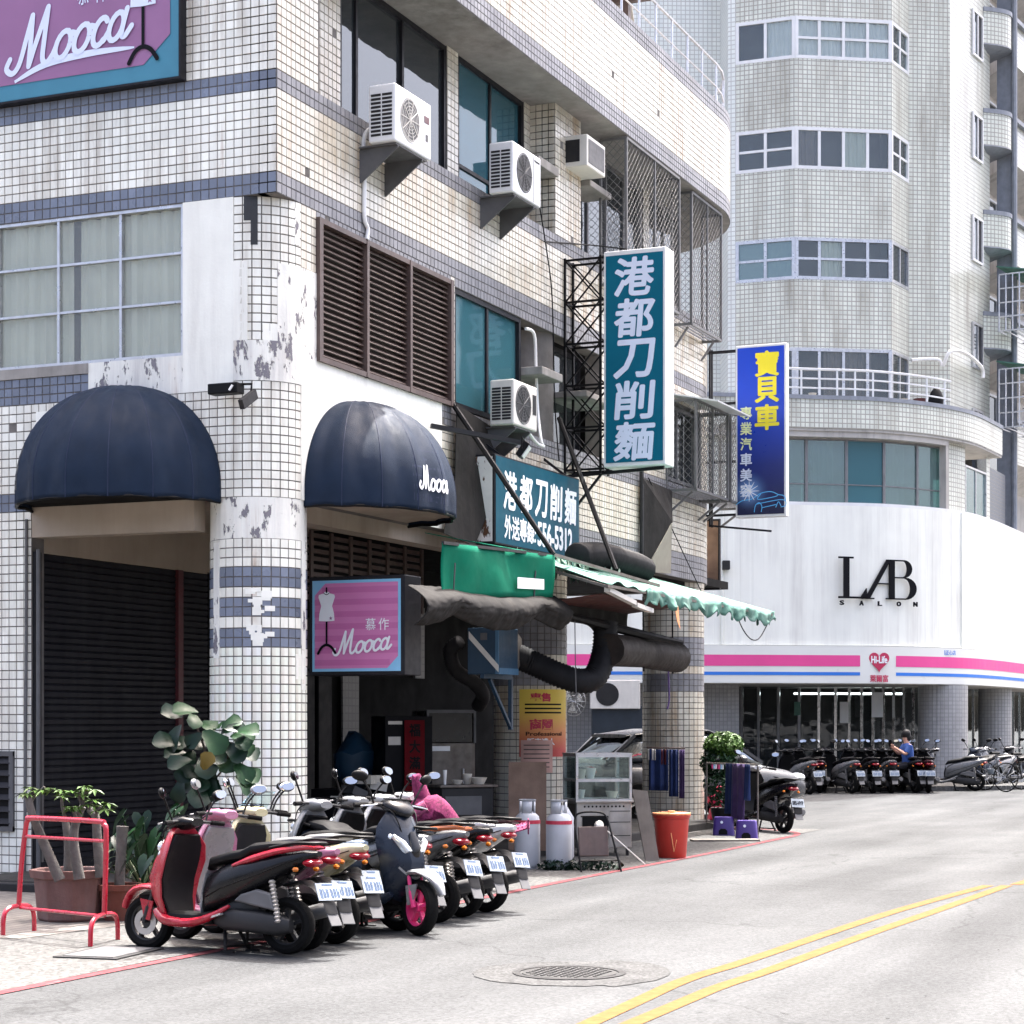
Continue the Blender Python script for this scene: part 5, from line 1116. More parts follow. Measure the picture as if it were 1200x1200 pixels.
hose('flexible_duct','dark curved hose dropping from the blue extractor box into the kitchen',[atD(540,752,22.5),atD(528,762,22.6),atD(534,785,22.8),atD(556,800,23),atD(566,815,23.2),atD(560,828,23.4)],.085,'duct_black',.03)
wd=thing('wrapped_duct','long horizontal duct wrapped in dirty foil under the torn awning','duct',(0,0,0))
mb=MB(); P=[Vector((5.3,-1.35,2.42)),Vector((6.4,-1.35,2.43)),Vector((6.5,-1.35,2.42)),Vector((6.6,-1.35,2.42)),Vector((7.75,-1.35,2.40))]; mb.tube(P,[.19,.185,.165,.185,.19],14); mb.build('wrap','foil',wd,smooth=True)
for x in (6.5,7.6): MB().tube([(x,-1.35,2.2),(x,-1.34,3.1)],.01,5).build('strap','black',wd)
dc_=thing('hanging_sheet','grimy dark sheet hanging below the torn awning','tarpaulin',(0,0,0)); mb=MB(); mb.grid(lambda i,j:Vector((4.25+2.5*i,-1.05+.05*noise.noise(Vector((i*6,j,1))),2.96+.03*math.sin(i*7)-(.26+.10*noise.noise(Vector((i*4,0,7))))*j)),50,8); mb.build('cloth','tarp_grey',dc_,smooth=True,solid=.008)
mb=MB(); mb.tube([(4.3,-1.2,2.78),(5.4,-1.3,2.70),(6.2,-1.5,2.62),(6.75,-1.75,2.55)],[.03,.06,.05,.03],8,smooth=5); mb.build('rolled_edge','black',dc_,smooth=True)
cable('thin cable sagging under the torn awning',[(3.9,-1.3,2.7),(4.6,-1.35,2.3),(5.2,-1.3,2.0),(5.9,-1.2,1.8)],.009) if False else None
eb=thing('extractor_box','dark blue kitchen extractor box on a bracket in the arcade','extractor',(3.95,-.55,2.12))
MB().bx(0,.55,0,.38,0,.52).build('casing','blue_box',eb,bevel=.01); MB().bx(-.004,.02,.0,.04,0,.52).build('trim','blue_trim',eb); MB().bx(.0,.55,-.006,.0,-.0,.07).build('trim','blue_trim',eb); MB().prism([(.02,.40),(.02,.48),(.38,.10),(.38,.02)],(-.004,.38,0),UA,Z,.004).build('tape','ac_beige',eb); MB().bx(-.006,0,.14,.22,.38,.46).build('label_sticker','mid_grey',eb); MB().add([(.55,.36,.02),(.55,.36,.5),(.55,.02,.5),(.55,.02,.02),(.8,.25,.16),(.8,.25,.42),(.8,0.06,.42),(.8,.06,.16)],[(0,1,5,4),(1,2,6,5),(2,3,7,6),(3,0,4,7)]).build('cone','steel_worn',eb)
mb=MB(); mb.bar((0,.2,-.02),(.8,.2,-.02),.05); mb.bar((.8,.2,-.02),(.8,.2,-.62),.045); mb.bar((.2,.2,-.05),(.8,.2,-.6),.035); mb.build('bracket','blue_box',eb)
# cables
def cable(label,pts,r=.009,m='black'): t=thing('cable',label,'cable',(0,0,0)); MB().tube(pts,r,5,smooth=6).build('wire',m,t,smooth=True)
cable('thin cable hanging down the tiled wall left of the vertical sign',[atY(632,240,-.05),atY(640,290,-.04),atY(647,350,-.05),atY(650,470,-.05),atY(655,540,-.1)])
cable('thin cable strung along the band above the vertical sign',[atY(638,283,-.04),atY(690,287,-.06),atY(735,292,-.5)])
cable('cable looping from the awning tip against the white cladding',[(10.1,-1.9,3.0),(9.6,-1.9,2.72),(9.2,-1.9,2.68),(8.8,-1.9,2.8),(8.5,-1.9,3.0)],.008)
cable('slanting cable from the tarp flap to the wall foot',[atY(760,560,-.1),atY(790,625,-.1),atY(825,700,-.1)],.008)
cable('pair of cords hanging from the slung tarpaulin',[(4.6,-1.2,2.75),(4.62,-1.2,2.2),(4.6,-1.22,1.75)],.006,'mid_grey')
cable('cord hanging from the wrapped duct end',[(7.4,-1.35,2.3),(7.42,-1.36,1.9),(7.38,-1.35,1.75)],.012,'violet_cloth')
# ================================================================== street-side things
# red clothes rail
A0,A1,B0,B1=[gr(u,v,.006) for u,v in ((3.5,1096),(40,1091),(106,1109),(138,1101))]
Am,Bm=(A0+A1)/2,(B0+B1)/2; ra=thing('clothes_rail','empty red tubular clothes rail on the pavement before the planter','clothes rail',(Am+Bm)/2); W0=(Am+Bm)/2; ad=(Bm-Am); 
def RP_(p): return p-W0
mb=MB(); lean=Vector((.05,-.02,0))
tl,tr=Am+Z*.87+ad*.08,Bm+Z*.87+ad*.02
mb.tube([RP_(q) for q in (Am+Z*.2,Am+Z*.5+ad*.03,tl-Z*.10,tl-Z*.02+ad*.03,tl+ad*.10,tr-ad*.10,tr-Z*.02-ad*.03,tr-Z*.10,Bm+Z*.2)],.019,10,smooth=5); mb.build('hoop','red_paint',ra,smooth=True)
for f in (.84,.22): MB().tube([RP_(Am+(tl-Am)*f),RP_(Bm+(tr-Bm)*f)],.012,8).build('cross_bar','red_paint',ra,smooth=True)
for P,Q in ((A0,A1),(B0,B1)):
    d=(Q-P); MB().tube([RP_(q) for q in (P,P+Z*.13+d*.02,P+Z*.19+d*.16,P+Z*.205+d*.5,Q+Z*.19-d*.16,Q+Z*.13-d*.02,Q)],.018,8,smooth=4).build('foot','red_paint',ra,smooth=True)
# planter with thick bare stems
def leaf_fan(mb,c,r,n,tilt=.5):
    for k in range(n):
        a=2*PI*k/n+random.uniform(-.2,.2); d=Vector((math.cos(a),math.sin(a),random.uniform(-.5,.25)*tilt*2)).normalized(); w=Z.cross(d).normalized()*r*.17
        p=[c,c+d*r*.5+w,c+d*r+Vector((0,0,-r*.2)),c+d*r*.5-w]; mb.add(p,[(0,1,2,3)])
c=gr(82,1079); pl=thing('planter','large octagonal clay planter with stout bare stems behind the red rail','planter',(c.x,c.y,.006),.3)
mb=MB()
def octo(r,z): return [Vector((r*math.cos(PI/8+k*PI/4),r*math.sin(PI/8+k*PI/4),z)) for k in range(8)]
mb.loft([octo(.235,0),octo(.255,.02),octo(.285,.34),octo(.31,.345),octo(.325,.41),octo(.265,.41),octo(.26,.36)],caps=True); mb.build('pot','planter',pl,bevel=.006)
MB().add(octo(.27,.375),[tuple(range(8))]).build('soil','soil',pl)
rv=lambda u,v,k: Matrix.Rotation(-.3,3,'Z')@(atD(u,v,k)-Vector((c.x,c.y,.006)))
stems=[[(70,1028,15.6),(50,985,15.6),(38,955,15.5),(33,935,15.5)],[(80,1028,15.9),(80,990,15.9),(76,958,15.9)],[(93,1028,15.7),(86,985,15.7),(90,960,15.7),(97,945,15.7)],[(118,1026,15.9),(114,985,15.9),(112,958,15.9),(104,948,15.9)]]
for i,s in enumerate(stems): P=[rv(*q) for q in s]; P[0].z=.36; MB().tube(P,[.045,.038,.033,.028],9,smooth=5).build('stem','bark',pl,smooth=True)
mb=MB(); twigs=[((33,935),(28,930)),((33,940),(42,925)),((33,945),(52,922)),((76,958),(72,930)),((97,945),(102,925)),((90,960),(85,945)),((104,948),(108,940)),((97,945),(92,928)),((112,958),(118,945))]
lm=MB()
for a,b in twigs:
    p,q=rv(*a,15.6),rv(*b,15.55); mb.tube([p,(p+q)/2+Vector((0,.01,.01)),q],[.016,.009],6); 
    for _ in range(3): leaf_fan(lm,q+Vector((random.uniform(-.05,.05),random.uniform(-.05,.05),random.uniform(-.03,.03))),random.uniform(.06,.11),7)
mb.build('twig','bark',pl,smooth=True); lm.build('leaves','leaf_light',pl,kind='stuff')
# terracotta pot with a cut stem, and spider plant
c=gr(140,1079); tp_=thing('plant_pot','round terracotta pot with a cut grey stem','plant pot',(c.x,c.y,.006))
MB().lathe([(.12,0),(.165,.24),(.185,.245),(.19,.29),(.16,.29),(.155,.25)],n=24).build('pot','terracotta',tp_,smooth=True); MB().lathe([(.155,.26),(.01,.262)],n=20).build('soil','soil',tp_)
MB().tube([(0,0,.25),(.02,.0,.5),(.03,-.01,.75)],[.045,.04,.05],9,smooth=4).build('stem','bark',tp_,smooth=True)
c=gr(166,1073); sp=thing('spider_plant','spider plant with striped arching leaves beside the terracotta pot','plant',(c.x,c.y,.006))
MB().lathe([(.10,0),(.13,.2),(.11,.2)],n=16).build('pot','dark_grey',sp,smooth=True)
for k in range(26):
    a=random.uniform(0,2*PI); l=random.uniform(.28,.52); h=random.uniform(.18,.38); d=Vector((math.cos(a),math.sin(a),0)); w=Z.cross(d)*.013
    P=[d*(l*t)+Z*(.2+h*math.sin(t*2.4)) for t in (0,.2,.4,.6,.8,1)]; mb=MB(); mb.add([p+w*(1-i/6)*s for i,p in enumerate(P) for s in (-1,1)],[(2*i,2*i+1,2*i+3,2*i+2) for i in range(5)]); mb.build('leaf','leaf_stripe' if k%3 else 'leaf_mid',sp)
# taro: heart leaves on stalks
def heart_leaf(r):
    P=[(0,0),(-.16,-.28),(-.42,-.34),(-.56,-.1),(-.5,.25),(-.28,.62),(0,1.0),(.28,.62),(.5,.25),(.56,-.1),(.42,-.34),(.16,-.28)]
    mb=MB(); vs=[Vector((p[0]*r,p[1]*r,.10*r*abs(p[0])*2-.25*r*max(0,p[1])**2)) for p in P]; mid=[Vector((0,.35*r,-.02*r))]
    n=len(P); mb.add(vs+mid,[(i,(i+1)%n,n) for i in range(n)]); return mb
c=gr(178,1066); ta=thing('taro_plant','leafy plant with large heart shaped green leaves behind the red scooter','plant',(c.x,c.y,.006)); MB().lathe([(.14,0),(.17,.25),(.15,.25)],n=18).build('pot','terracotta',ta,smooth=True)
hl=None
for u,v,k,r,yaw in ((146,962,16.4,.17,2.6),(168,965,16.2,.19,2.3),(183,982,16.0,.21,1.9),(160,990,16.1,.18,2.8),(190,1000,16.0,.18,1.7),(212,955,16.9,.19,2.2),(235,958,16.9,.20,1.7),(250,965,16.8,.17,1.5),(142,985,16.3,.15,3.0),(200,975,16.4,.17,2.1),(226,975,16.8,.15,2.5),(172,1008,15.9,.15,2.4))+tuple((random.uniform(124,222),random.uniform(948,1032),random.uniform(16.1,16.9),random.uniform(.13,.21),random.uniform(1.5,3.0)) for _ in range(20)):
    p=atD(u,v,k)-Vector((c.x,c.y,.006)); mm='leaf_mid' if r>.17 else 'leaf_dark'
    o=heart_leaf(r).build('leaf',mm,ta,smooth=True,loc=p,rot=(R(-52+random.uniform(-18,18)),random.uniform(-.3,.3),yaw+random.uniform(-.6,.6)-PI/2)); MB().tube([Vector((random.uniform(-.05,.05),0,.2)),Vector((p.x*.7,p.y*.7,p.z*.6+.1)),p],.008,5,smooth=3).build('stalk','leaf_mid',ta,smooth=True)
# fiddle-leaf fig against the column
def fig_leaf(l):
    mb=MB(); st=[(0,.02),(.15,.18),(.35,.24),(.55,.32),(.75,.40),(.92,.28),(1.0,.05)]
    vs=[]
    for t,w in st:
        zz=.10*l*math.sin(t*3); vs+=[Vector((-w*l,t*l,zz+.13*l*(w/.4)+.02*l*math.sin(t*9))),Vector((0,t*l,zz)),Vector((w*l,t*l,zz+.13*l*(w/.4)-.02*l*math.sin(t*8)))]
    mb.add(vs,[q for i in range(len(st)-1) for q in ((3*i,3*i+1,3*i+4,3*i+3),(3*i+1,3*i+2,3*i+5,3*i+4))]); return mb
c=atD(248,1020,17.2); c.z=.008; fg=thing('fig_tree','fiddle leaf fig with big glossy leaves against the corner column','plant',c)
MB().lathe([(.17,0),(.21,.3),(.19,.3)],n=18).build('pot','dark_grey',fg,smooth=True)
tp=[Vector((0,0,.2)),atD(247,965,17.2)-c,atD(245,920,17.2)-c,atD(240,880,17.2)-c,atD(230,850,17.2)-c]; MB().tube(tp,[.022,.018,.012,.008],7,smooth=4).build('trunk','bark_dark',fg,smooth=True)
br=[atD(262,900,17.2)-c,atD(272,870,17.1)-c]; MB().tube([tp[2],br[0],br[1]],.009,6,smooth=4).build('branch','bark_dark',fg,smooth=True)
fl=[fig_leaf(.26).build('leaf',m,fg,smooth=True) for m in ('leaf_dark','leaf_mid')]
spots=[(203,838),(219,835),(226,846),(208,862),(199,872),(215,872),(228,868),(205,885),(222,890),(238,876),(247,866),(256,853),(268,857),(280,866),(284,876),(272,880),(252,888),(240,896),(228,905),(246,905),(262,892),(216,905),(236,918),(224,921),(250,922),(232,930),(212,895),(256,875),(242,852)]
cb=(CAM-c).normalized()
for i,(u,v) in enumerate(spots+[(random.uniform(196,288),random.uniform(835,925)) for _ in range(16)]):
    lit=v<868 or u>258; o=dup(fl[1] if lit and i%3 else fl[0],fg); p=atD(u,v,17.2+random.uniform(-.16,.14))-c  # upper and right leaves get a lighter green as painted light
    out=(RT*((u-243)/50)+Z*((858-v)/90-.15)+cb*random.uniform(0,.6)+Vector((random.gauss(0,.25),random.gauss(0,.25),random.gauss(0,.25)))).normalized()
    nrm=(cb*.8+Z*.7+RT*random.uniform(-.5,.5)).normalized(); nrm=(nrm-out*nrm.dot(out)).normalized(); xa=out.cross(nrm); Q=Matrix((xa,out,nrm)).transposed()
    o.location=p-out*.1; o.rotation_euler=Q.to_euler(); s=random.uniform(.7,1.05); o.scale=(s,s,s)
for o in fl: bpy.data.objects.remove(o)
fig_leaf(.18).build('leaf','leaf_yellow',fg,smooth=True,loc=atD(238,902,17.0)-c,rot=(1.9,.5,-1.2))
# ------------------------------------------------------------------ noodle stall
def gas(label,u,v):
    p=gr(u,v,.0); t=thing('gas_cylinder',label,'gas cylinder',p,random.uniform(0,6),group='gas cylinders by the stall')
    MB().lathe([(.10,0),(.125,.02),(.14,.06),(.14,.50),(.125,.57),(.07,.62),(.03,.635)],n=24).build('body','gas_grey',t,smooth=True)
    mb=MB(); 
    for a0,a1 in ((.3,2.3),(2.9,4.4),(4.9,6.2)):
        for r0 in (.085,):
            n=8; vs=[]; 
            for i in range(n+1): a=a0+(a1-a0)*i/n; vs+=[(r0*math.cos(a),r0*math.sin(a),.60),(r0*math.cos(a),r0*math.sin(a),.74)]
            mb.add(vs,[(2*i,2*i+2,2*i+3,2*i+1) for i in range(n)])
    mb.lathe([(.088,.735),(.092,.75),(.082,.75)],n=20,caps=False); mb.build('collar','gas_grey',t,smooth=True,solid=.006); MB().lathe([(.025,.63),(.025,.69),(.035,.70),(.035,.72)],n=10).build('valve','steel_worn',t); MB().lathe([(.142,.49),(.142,.53)],n=24,caps=False).build('red_print','poster_red',t)
    MB().lathe([(.11,0),(.115,-.0),(.115,.05)],n=20,caps=False).build('foot_ring','gas_grey',t)
gas('grey gas cylinder nearer the pink covered scooter',618,1018); gas('grey gas cylinder nearer the glass display cart',655,1019)
p=gr(668,1012,.0); t=thing('gas_cylinder','grey gas cylinder half hidden behind the display cart','gas cylinder',p+Vector((.25,.2,0)),group='gas cylinders by the stall'); MB().lathe([(.10,0),(.14,.06),(.14,.50),(.07,.62),(.03,.64)],n=20).build('body','gas_grey',t,smooth=True)
lo=thing('leaning_board','brown plywood board leaning behind the gas cylinders','board',gr(628,1010,.0)+Vector((.35,.25,0)),math.atan2(RT.y,RT.x)); MB().bx(-.22,.22,-.01,.01,0.1,1.13).build('board','wood_board',lo,rot=(R(-6),0,0))
a=gr(676,1004); yaw=math.atan2(RT.y,RT.x)+R(14); ca=thing('display_cart','steel food cart with a glass display case on top','food cart',a,yaw)
w,d=.66,.56
mb=MB()
for x in (0,w):
    for y in (0,d): mb.bx(x-.015,x+.015,y-.015,y+.015,.66,1.20)
for z in (.66,.90,1.19):
    mb.bx(0,w,-.015,.015,z-.018,z+.018); mb.bx(0,w,d-.015,d+.015,z-.018,z+.018); mb.bx(-.012,.012,0.015,d-.015,z-.016,z+.016); mb.bx(w-.012,w+.012,.015,d-.015,z-.016,z+.016)
mb.bx(-.02,w+.02,-.02,d+.02,1.205,1.22); mb.build('case_frame','alu',ca)
for (x0,x1,y0,y1) in ((.02,w-.02,-.003,.003),(.02,w-.02,d-.003,d+.003),(-.003,.003,.02,d-.02),(w-.003,w+.003,.02,d-.02)): MB().bx(x0,x1,y0,y1,.68,1.17).build('pane','glass_clear',ca)
MB().bx(.02,w-.02,.02,d-.02,.895,.905).build('shelf','glass_clear',ca)
mb=MB(); mb.bx(-.01,w+.01,-.02,d,.10,.64); mb.build('cabinet','steel',ca,bevel=.008)
for z in (.24,.40,.53): MB().bx(.40,w-.01,-.030,-.026,z,z+.008).build('panel_joint','dark_grey',ca)
MB().bx(-.016,-.01,.02,d-.02,.12,.62).build('side_panel','steel_worn',ca); MB().bx(-.03,w+.03,-.06,d+.02,.635,.66).build('counter','steel',ca,bevel=.006)
MB().bx(.06,.38,-.028,-.021,.13,.48).build('opening','black',ca); MB().bx(.40,w,-.026,-.0205,.12,.56).build('front_panel','steel',ca)  # plain steel panel beside the dark opening
mb=MB()
for k in range(11): mb.lathe([(.012,-.024),(.012,-.0205)],(.09+k*.048,0,.59),10,'Y')
mb.build('vent_hole','black',ca)
mb=MB(); 
for x in (.03,w-.03):
    for y in (.03,d-.06): mb.bx(x-.015,x+.015,y-.015,y+.015,0,.10)
mb.build('leg','dark_grey',ca)
for x,y,z,r,h,m,lb in ((.12,.25,.91,.07,.12,'ceramic','stack of white bowls on the display shelf'),(.25,.3,.91,.075,.13,'white_plastic','white enamel jar on the display shelf'),(.52,.3,.68,.08,.08,'ceramic','round white bowl in the display case'),(.14,.3,.68,.05,.1,'white_plastic','small white tub at the bottom of the display case')):
    q=Matrix.Translation(a)@Matrix.Rotation(yaw,4,'Z')@Vector((x,y,z)); o=MB().lathe([(r*.6,0),(r,h),(r*.93,h),(r*.5,.01)],n=16).build('bowl',m,smooth=True,loc=q); tag(o,lb,'bowl')
# folding chair leaning on the cart, stick with rag
fc=thing('folding_chair','brown folding chair leaning against the food cart','chair',gr(700,1022),yaw)
mb=MB(); mb.tube([(-.18,-.02,0),(-.20,.1,.35),(-.19,.2,.55),(-.12,.22,.62),(.10,.22,.62),(.17,.2,.55),(.20,.1,.35),(.26,-.02,0)],.011,7,smooth=4); mb.tube([(-.12,.22,.58),(.1,.22,.58)],.008,6); mb.tube([(-.19,.02,.12),(.235,.02,.12)],.009,6); mb.build('frame','black',fc,smooth=True)
MB().bx(-.16,.17,.10,.13,.18,.50).build('seat','brown_metal',fc,rot=(R(-10),0,0),bevel=.01)
sk_=thing('stick','pale wooden stick leaning on the folding chair','stick',gr(756,1014)); P=atD(703,966,22.3)-gr(756,1014); MB().tube([(0,0,.01),P],.008,6).build('shaft','ac_beige',sk_)
rg_=MB().ell((0,0,0),(.09,.05,.065),10).build('rag','ac_beige',loc=atD(702,968,22.2),smooth=True); tag(rg_,'pale rag hanging on the folding chair back','rag')
gb=thing('grey_board','worn grey plank leaning between the cart and the red bin','board',gr(758,1009),math.atan2(RT.y,RT.x)+.2); MB().prism([(-.02,0),(.14,0),(.02,.80),(-.16,.82)],(0,0,0),(1,0,0),Z,.03).build('plank','wood_grey',gb,rot=(R(-5),0,0))
# red bin
bn=thing('bin','round red plastic bin with a flat lid beside the food cart','bin',gr(787,1005),.4)
MB().lathe([(.165,0),(.17,.01),(.205,.46),(.215,.465),(.22,.49),(.225,.49),(.225,.51),(.20,.512)],n=32).build('tub','red_bin',bn,smooth=True); MB().lathe([(.225,.50),(.225,.525),(.19,.53),(.02,.53)],n=32).build('lid','orange_pale',bn,smooth=True)
MB().bx(-.08,.08,-.04,.04,.53,.55).build('handle','orange_pale',bn,bevel=.008); mb=MB(); 
qv=(gr(787,1005)-CAM); aa=math.atan2(-qv.y,-qv.x)-.4+.15
for da,z0,z1 in ((0,.12,.22),(.12,.10,.24)): 
    mb.tube([Vector((.198*math.cos(aa+da*.0-.18),.198*math.sin(aa-.18),.30)),Vector((.188*math.cos(aa),.188*math.sin(aa),.08)),Vector((.198*math.cos(aa+.15),.198*math.sin(aa+.15),.22))],.006,5); break
mb.build('painted_mark','orange_pale',bn)
# stools
for u,v,lb in ((848,979,'purple plastic stool farther from the black scooter'),(875,984,'purple plastic stool next to the black scooter')):
    st=thing('stool',lb,'stool',gr(u,v),math.atan2(RT.y,RT.x)+random.uniform(-.3,.2),group='purple stools')
    def sq(r,z,p=5): return sring((0,0,z),(r,0,0),(0,r*.8,0),p,20)
    mb=MB(); mb.loft([sq(.155,0),sq(.15,.05),sq(.135,.24),sq(.125,.26),sq(.05,.262)]); mb.build('body','purple',st,smooth=True); MB().prism([(-.06,.02),(.06,.02),(.06,.07),(.03,.10),(-.03,.10),(-.06,.07)],(0,-.128,0),(1,0,0),Z,.006).build('arch','black',st); MB().lathe([(.02,-.006),(.02,0)],(-.02,-.115,.19),10,'Y').build('badge','letter_lilac',st)
# towel rack, bush, bags by the far column
c=gr(857,975); tr_=thing('towel_rack','thin metal drying rack hung with blue towels at the corner','drying rack',c)
L0,L1=gr(828,972)-c,gr(888,982)-c
mb=MB(); 
for q in (L0,L1): mb.tube([q,q+Z*.98],.013,6)
mb.tube([L0+Z*.98,L1+Z*1.0],.014,6); mb.tube([L0+Z*.1,L1+Z*.1],.01,6); mb.build('frame','steel_worn',tr_,smooth=True)
d=(L1-L0)
for k,(f0,f1,h,m,lb) in enumerate(((.42,.58,.72,'blue_cloth','dark blue towel over the drying rack'),(.56,.80,.78,'violet_cloth','violet grey towel over the drying rack'),(.80,.88,.5,'blue_cloth','narrow blue towel at the rack end'))):
    mb=MB(); nn=Vector((d.y,-d.x,0)).normalized(); mb.grid(lambda i,j:c+L0+d*(f0+(f1-f0)*i)+Z*(1.0-h*j)+nn*(.02+.025*math.sin(i*14+k)*(.3+j)),18,10); o=mb.build('towel',m,smooth=True,solid=.006); tag(o,lb,'towel')
cl=thing('clothes_pegs','row of coloured clothes pegs on the drying rack','pegs',c)
for k in range(7): MB().box(L0+d*(.12+k*.035)+Z*.95,(.015,.02,.09)).build('peg',('pink_paint','sky_print','letter_white','pink_cover')[k%4],cl)
def leafball(mb,c,r,n,s=.035):
    for _ in range(n):
        while True:
            q=Vector((random.uniform(-1,1),random.uniform(-1,1),random.uniform(-1,1)))
            if q.length<1: break
        q=q.normalized()*(q.length**.45); p=Vector(c)+Vector((q.x*r[0],q.y*r[1],q.z*r[2])); nn=(q+Vector((random.gauss(0,.6),random.gauss(0,.6),random.gauss(.3,.6)))).normalized(); a=nn.orthogonal().normalized(); a=Matrix.Rotation(random.uniform(0,6.3),3,nn)@a; b=nn.cross(a); k=s*random.uniform(.6,1.3)
        mb.add([p-a*k,p-b*k*.5+nn*k*.1,p+a*k,p+b*k*.5+nn*k*.1],[(0,1,2,3)])
c=atD(848,900,30.2); c.z=0; bu=thing('clipped_bush','clipped round green bush in a pot behind the drying rack','bush',c)
MB().lathe([(.15,0),(.2,.3),(.18,.3)],n=16).build('pot','dark_grey',bu,smooth=True); MB().tube([(0,0,.2),(.03,0,.6),(0,.02,1.1)],[.03,.025,.02],7,smooth=4).build('trunk','bark_dark',bu,smooth=True)
mb=MB(); leafball(mb,(0,0,1.24),(.33,.30,.20),1900,.04); mb.build('crown','leaf_light',bu,kind='stuff'); mb=MB(); leafball(mb,(-.08,.05,.98),(.30,.28,.26),900,.04); leafball(mb,(-.18,.05,.65),(.22,.2,.35),500,.04); mb.build('lower_leaves','leaf_mid',bu,kind='stuff')
c=gr(840,966); rb=thing('red_bags','heap of crumpled bright red plastic bags by the far column','bags',c)
for k,(x,z,r) in enumerate(((0,.13,.17),(.1,.33,.13),(-.08,.40,.11),(.06,.52,.09))):
    mb=MB(); mb.ell((0,0,0),(r,r*.8,r),14); mb.v=[tuple(Vector(v)*(1+.25*noise.noise(Vector(v)*16+Vector((k*3,0,0))))) for v in mb.v]; mb.build('bag','magenta_bag',rb,loc=Vector(RT)*x+Z*z)
# clothes hanging on the far column
ch=thing('hanging_clothes','dark blue clothes on a rail against the far arcade column','clothes',(0,0,0)); P0,P1=atD(758,876,29.2),atD(803,877,29.0); MB().tube([P0,P1],.012,6).build('rail','brown_metal',ch)
for f0,f1,h,m in ((.05,.55,.6,'blue_cloth'),(.58,.82,.68,'blue_cloth'),(.3,.5,.22,'maroon'),(.02,.22,.16,'ac_beige'),(.84,.97,.7,'violet_cloth')):
    mb=MB(); mb.grid(lambda i,j:P0+(P1-P0)*(f0+(f1-f0)*i)+Z*(-.02-h*j)+FW*(-.03-.02*math.sin(i*13+f0*9)),10,6); mb.build('garment',m,ch,smooth=True,solid=.008)
# mop
mo=thing('broom','red broom with a green head leaning at the far column','broom',gr(817,963)); MB().tube([(0,0,.03),(.05,.1,1.0)],.012,6).build('handle','poster_red',mo); MB().bx(-.14,.1,-.05,.05,0,.04).build('head','green_cloth',mo)
# fan hanging in the arcade, posters on the mid column
fa=thing('hanging_fan','small wall fan with wire cage beside the yellow poster','fan',atD(672,822,27.5)); mb=MB()
fx=(Vector(RT)*.55-FW*.83).normalized(); uu=Z.cross(fx).normalized(); vv=fx.cross(uu)
for r in (.20,.14,.08): mb.tube([uu*r*math.cos(a*PI/12)+vv*r*math.sin(a*PI/12) for a in range(25)],.006,4)
for k in range(14): a=k*2*PI/14; mb.tube([fx*.03,uu*.2*math.cos(a)+vv*.2*math.sin(a)],.004,4)
mb.build('cage','alu',fa); mb=MB()
for k in range(3):
    a=k*2*PI/3; e0,e1=uu*math.cos(a)+vv*math.sin(a),uu*math.cos(a+.9)+vv*math.sin(a+.9); mb.add([fx*-.01,e0*.17-fx*.02,e1*.17-fx*.0],[(0,1,2)])
mb.build('blade','white_plastic',fa,solid=.003); MB().tube([-fx*.02,-fx*.12,-fx*.12+Z*.5],.014,6).build('arm','mid_grey',fa)
def on_col(name,label,ct,a0,a1,z0,z1,m,d=.014):
    t=thing(name,label,'poster',(ct.x,ct.y,0)); n=14
    mb=MB(); mb.grid(lambda i,j:Vector(((ct.r+d)*math.cos(a0+(a1-a0)*i),(ct.r+d)*math.sin(a0+(a1-a0)*i),z0+(z1-z0)*j)),n,2); mb.build('sheet',m,t,smooth=True); return t
ct=COLS[1]; av=math.atan2(CAM.y-ct.y,CAM.x-ct.x)
mpo=mat('poster_print',(.68,.48,.06),.6,var=.05); N_=mpo.node_tree.nodes; L_=mpo.node_tree.links.new; tc=N_.new('ShaderNodeTexCoord'); sx=N_.new('ShaderNodeSeparateXYZ'); L_(tc.outputs['Object'],sx.inputs[0]); cr=N_.new('ShaderNodeValToRGB'); mr=N_.new('ShaderNodeMapRange'); L_(sx.outputs[2],mr.inputs[0]); mr.inputs[1].default_value=1.15; mr.inputs[2].default_value=2.0; L_(mr.outputs[0],cr.inputs[0]); e=cr.color_ramp.elements; e[0].position=.1; e[0].color=(.45,.05,.04,1); e[1].position=.75; e[1].color=(.70,.52,.07,1); q=e.new(.4); q.color=(.62,.25,.08,1); L_(cr.outputs[0],N_['Principled BSDF'].inputs['Base Color'])
t=on_col('poster','yellow and orange printed poster on the middle column',ct,av-.30,av+1.25,1.15,2.0,mpo)
def col_text(par,ct,s,a,z,w,h,m,off=.004):
    vs,fs=text_geo(s,.2,off)
    x0,x1=min(v.x for v in vs),max(v.x for v in vs); y0,y1=min(v.y for v in vs),max(v.y for v in vs); mb=MB()
    mb.add([Vector(((ct.r+.017+v.z)*math.cos(a+(((v.x-x0)/(x1-x0)-.5)*w)/ct.r),(ct.r+.017+v.z)*math.sin(a+(((v.x-x0)/(x1-x0)-.5)*w)/ct.r),z+((v.y-y0)/(y1-y0)-.5)*h)) for v in vs],fs); mb.build('lettering',m,par)
col_text(t,ct,'專售',av+.28,1.90,.26,.11,'poster_red',.008); col_text(t,ct,'商圈',av+.30,1.56,.30,.14,'poster_red',.008); col_text(t,ct,'Professional',av+.42,1.44,.5,.05,'ink',.002); col_text(t,ct,'販売達人',av+.30,1.34,.36,.09,'letter_white',.003)
for k in range(3):
    mb=MB(); mb.grid(lambda i,j:Vector(((ct.r+.016)*math.cos(av-.15+1.1*i),(ct.r+.016)*math.sin(av-.15+1.1*i),1.80-k*.052+.02*j)),10,1); mb.build('text_line','ink',t)
t=on_col('poster','faded pink printed sheet below the yellow poster',ct,av-.26,av+.62,.95,1.36,'poster_pink',.020)
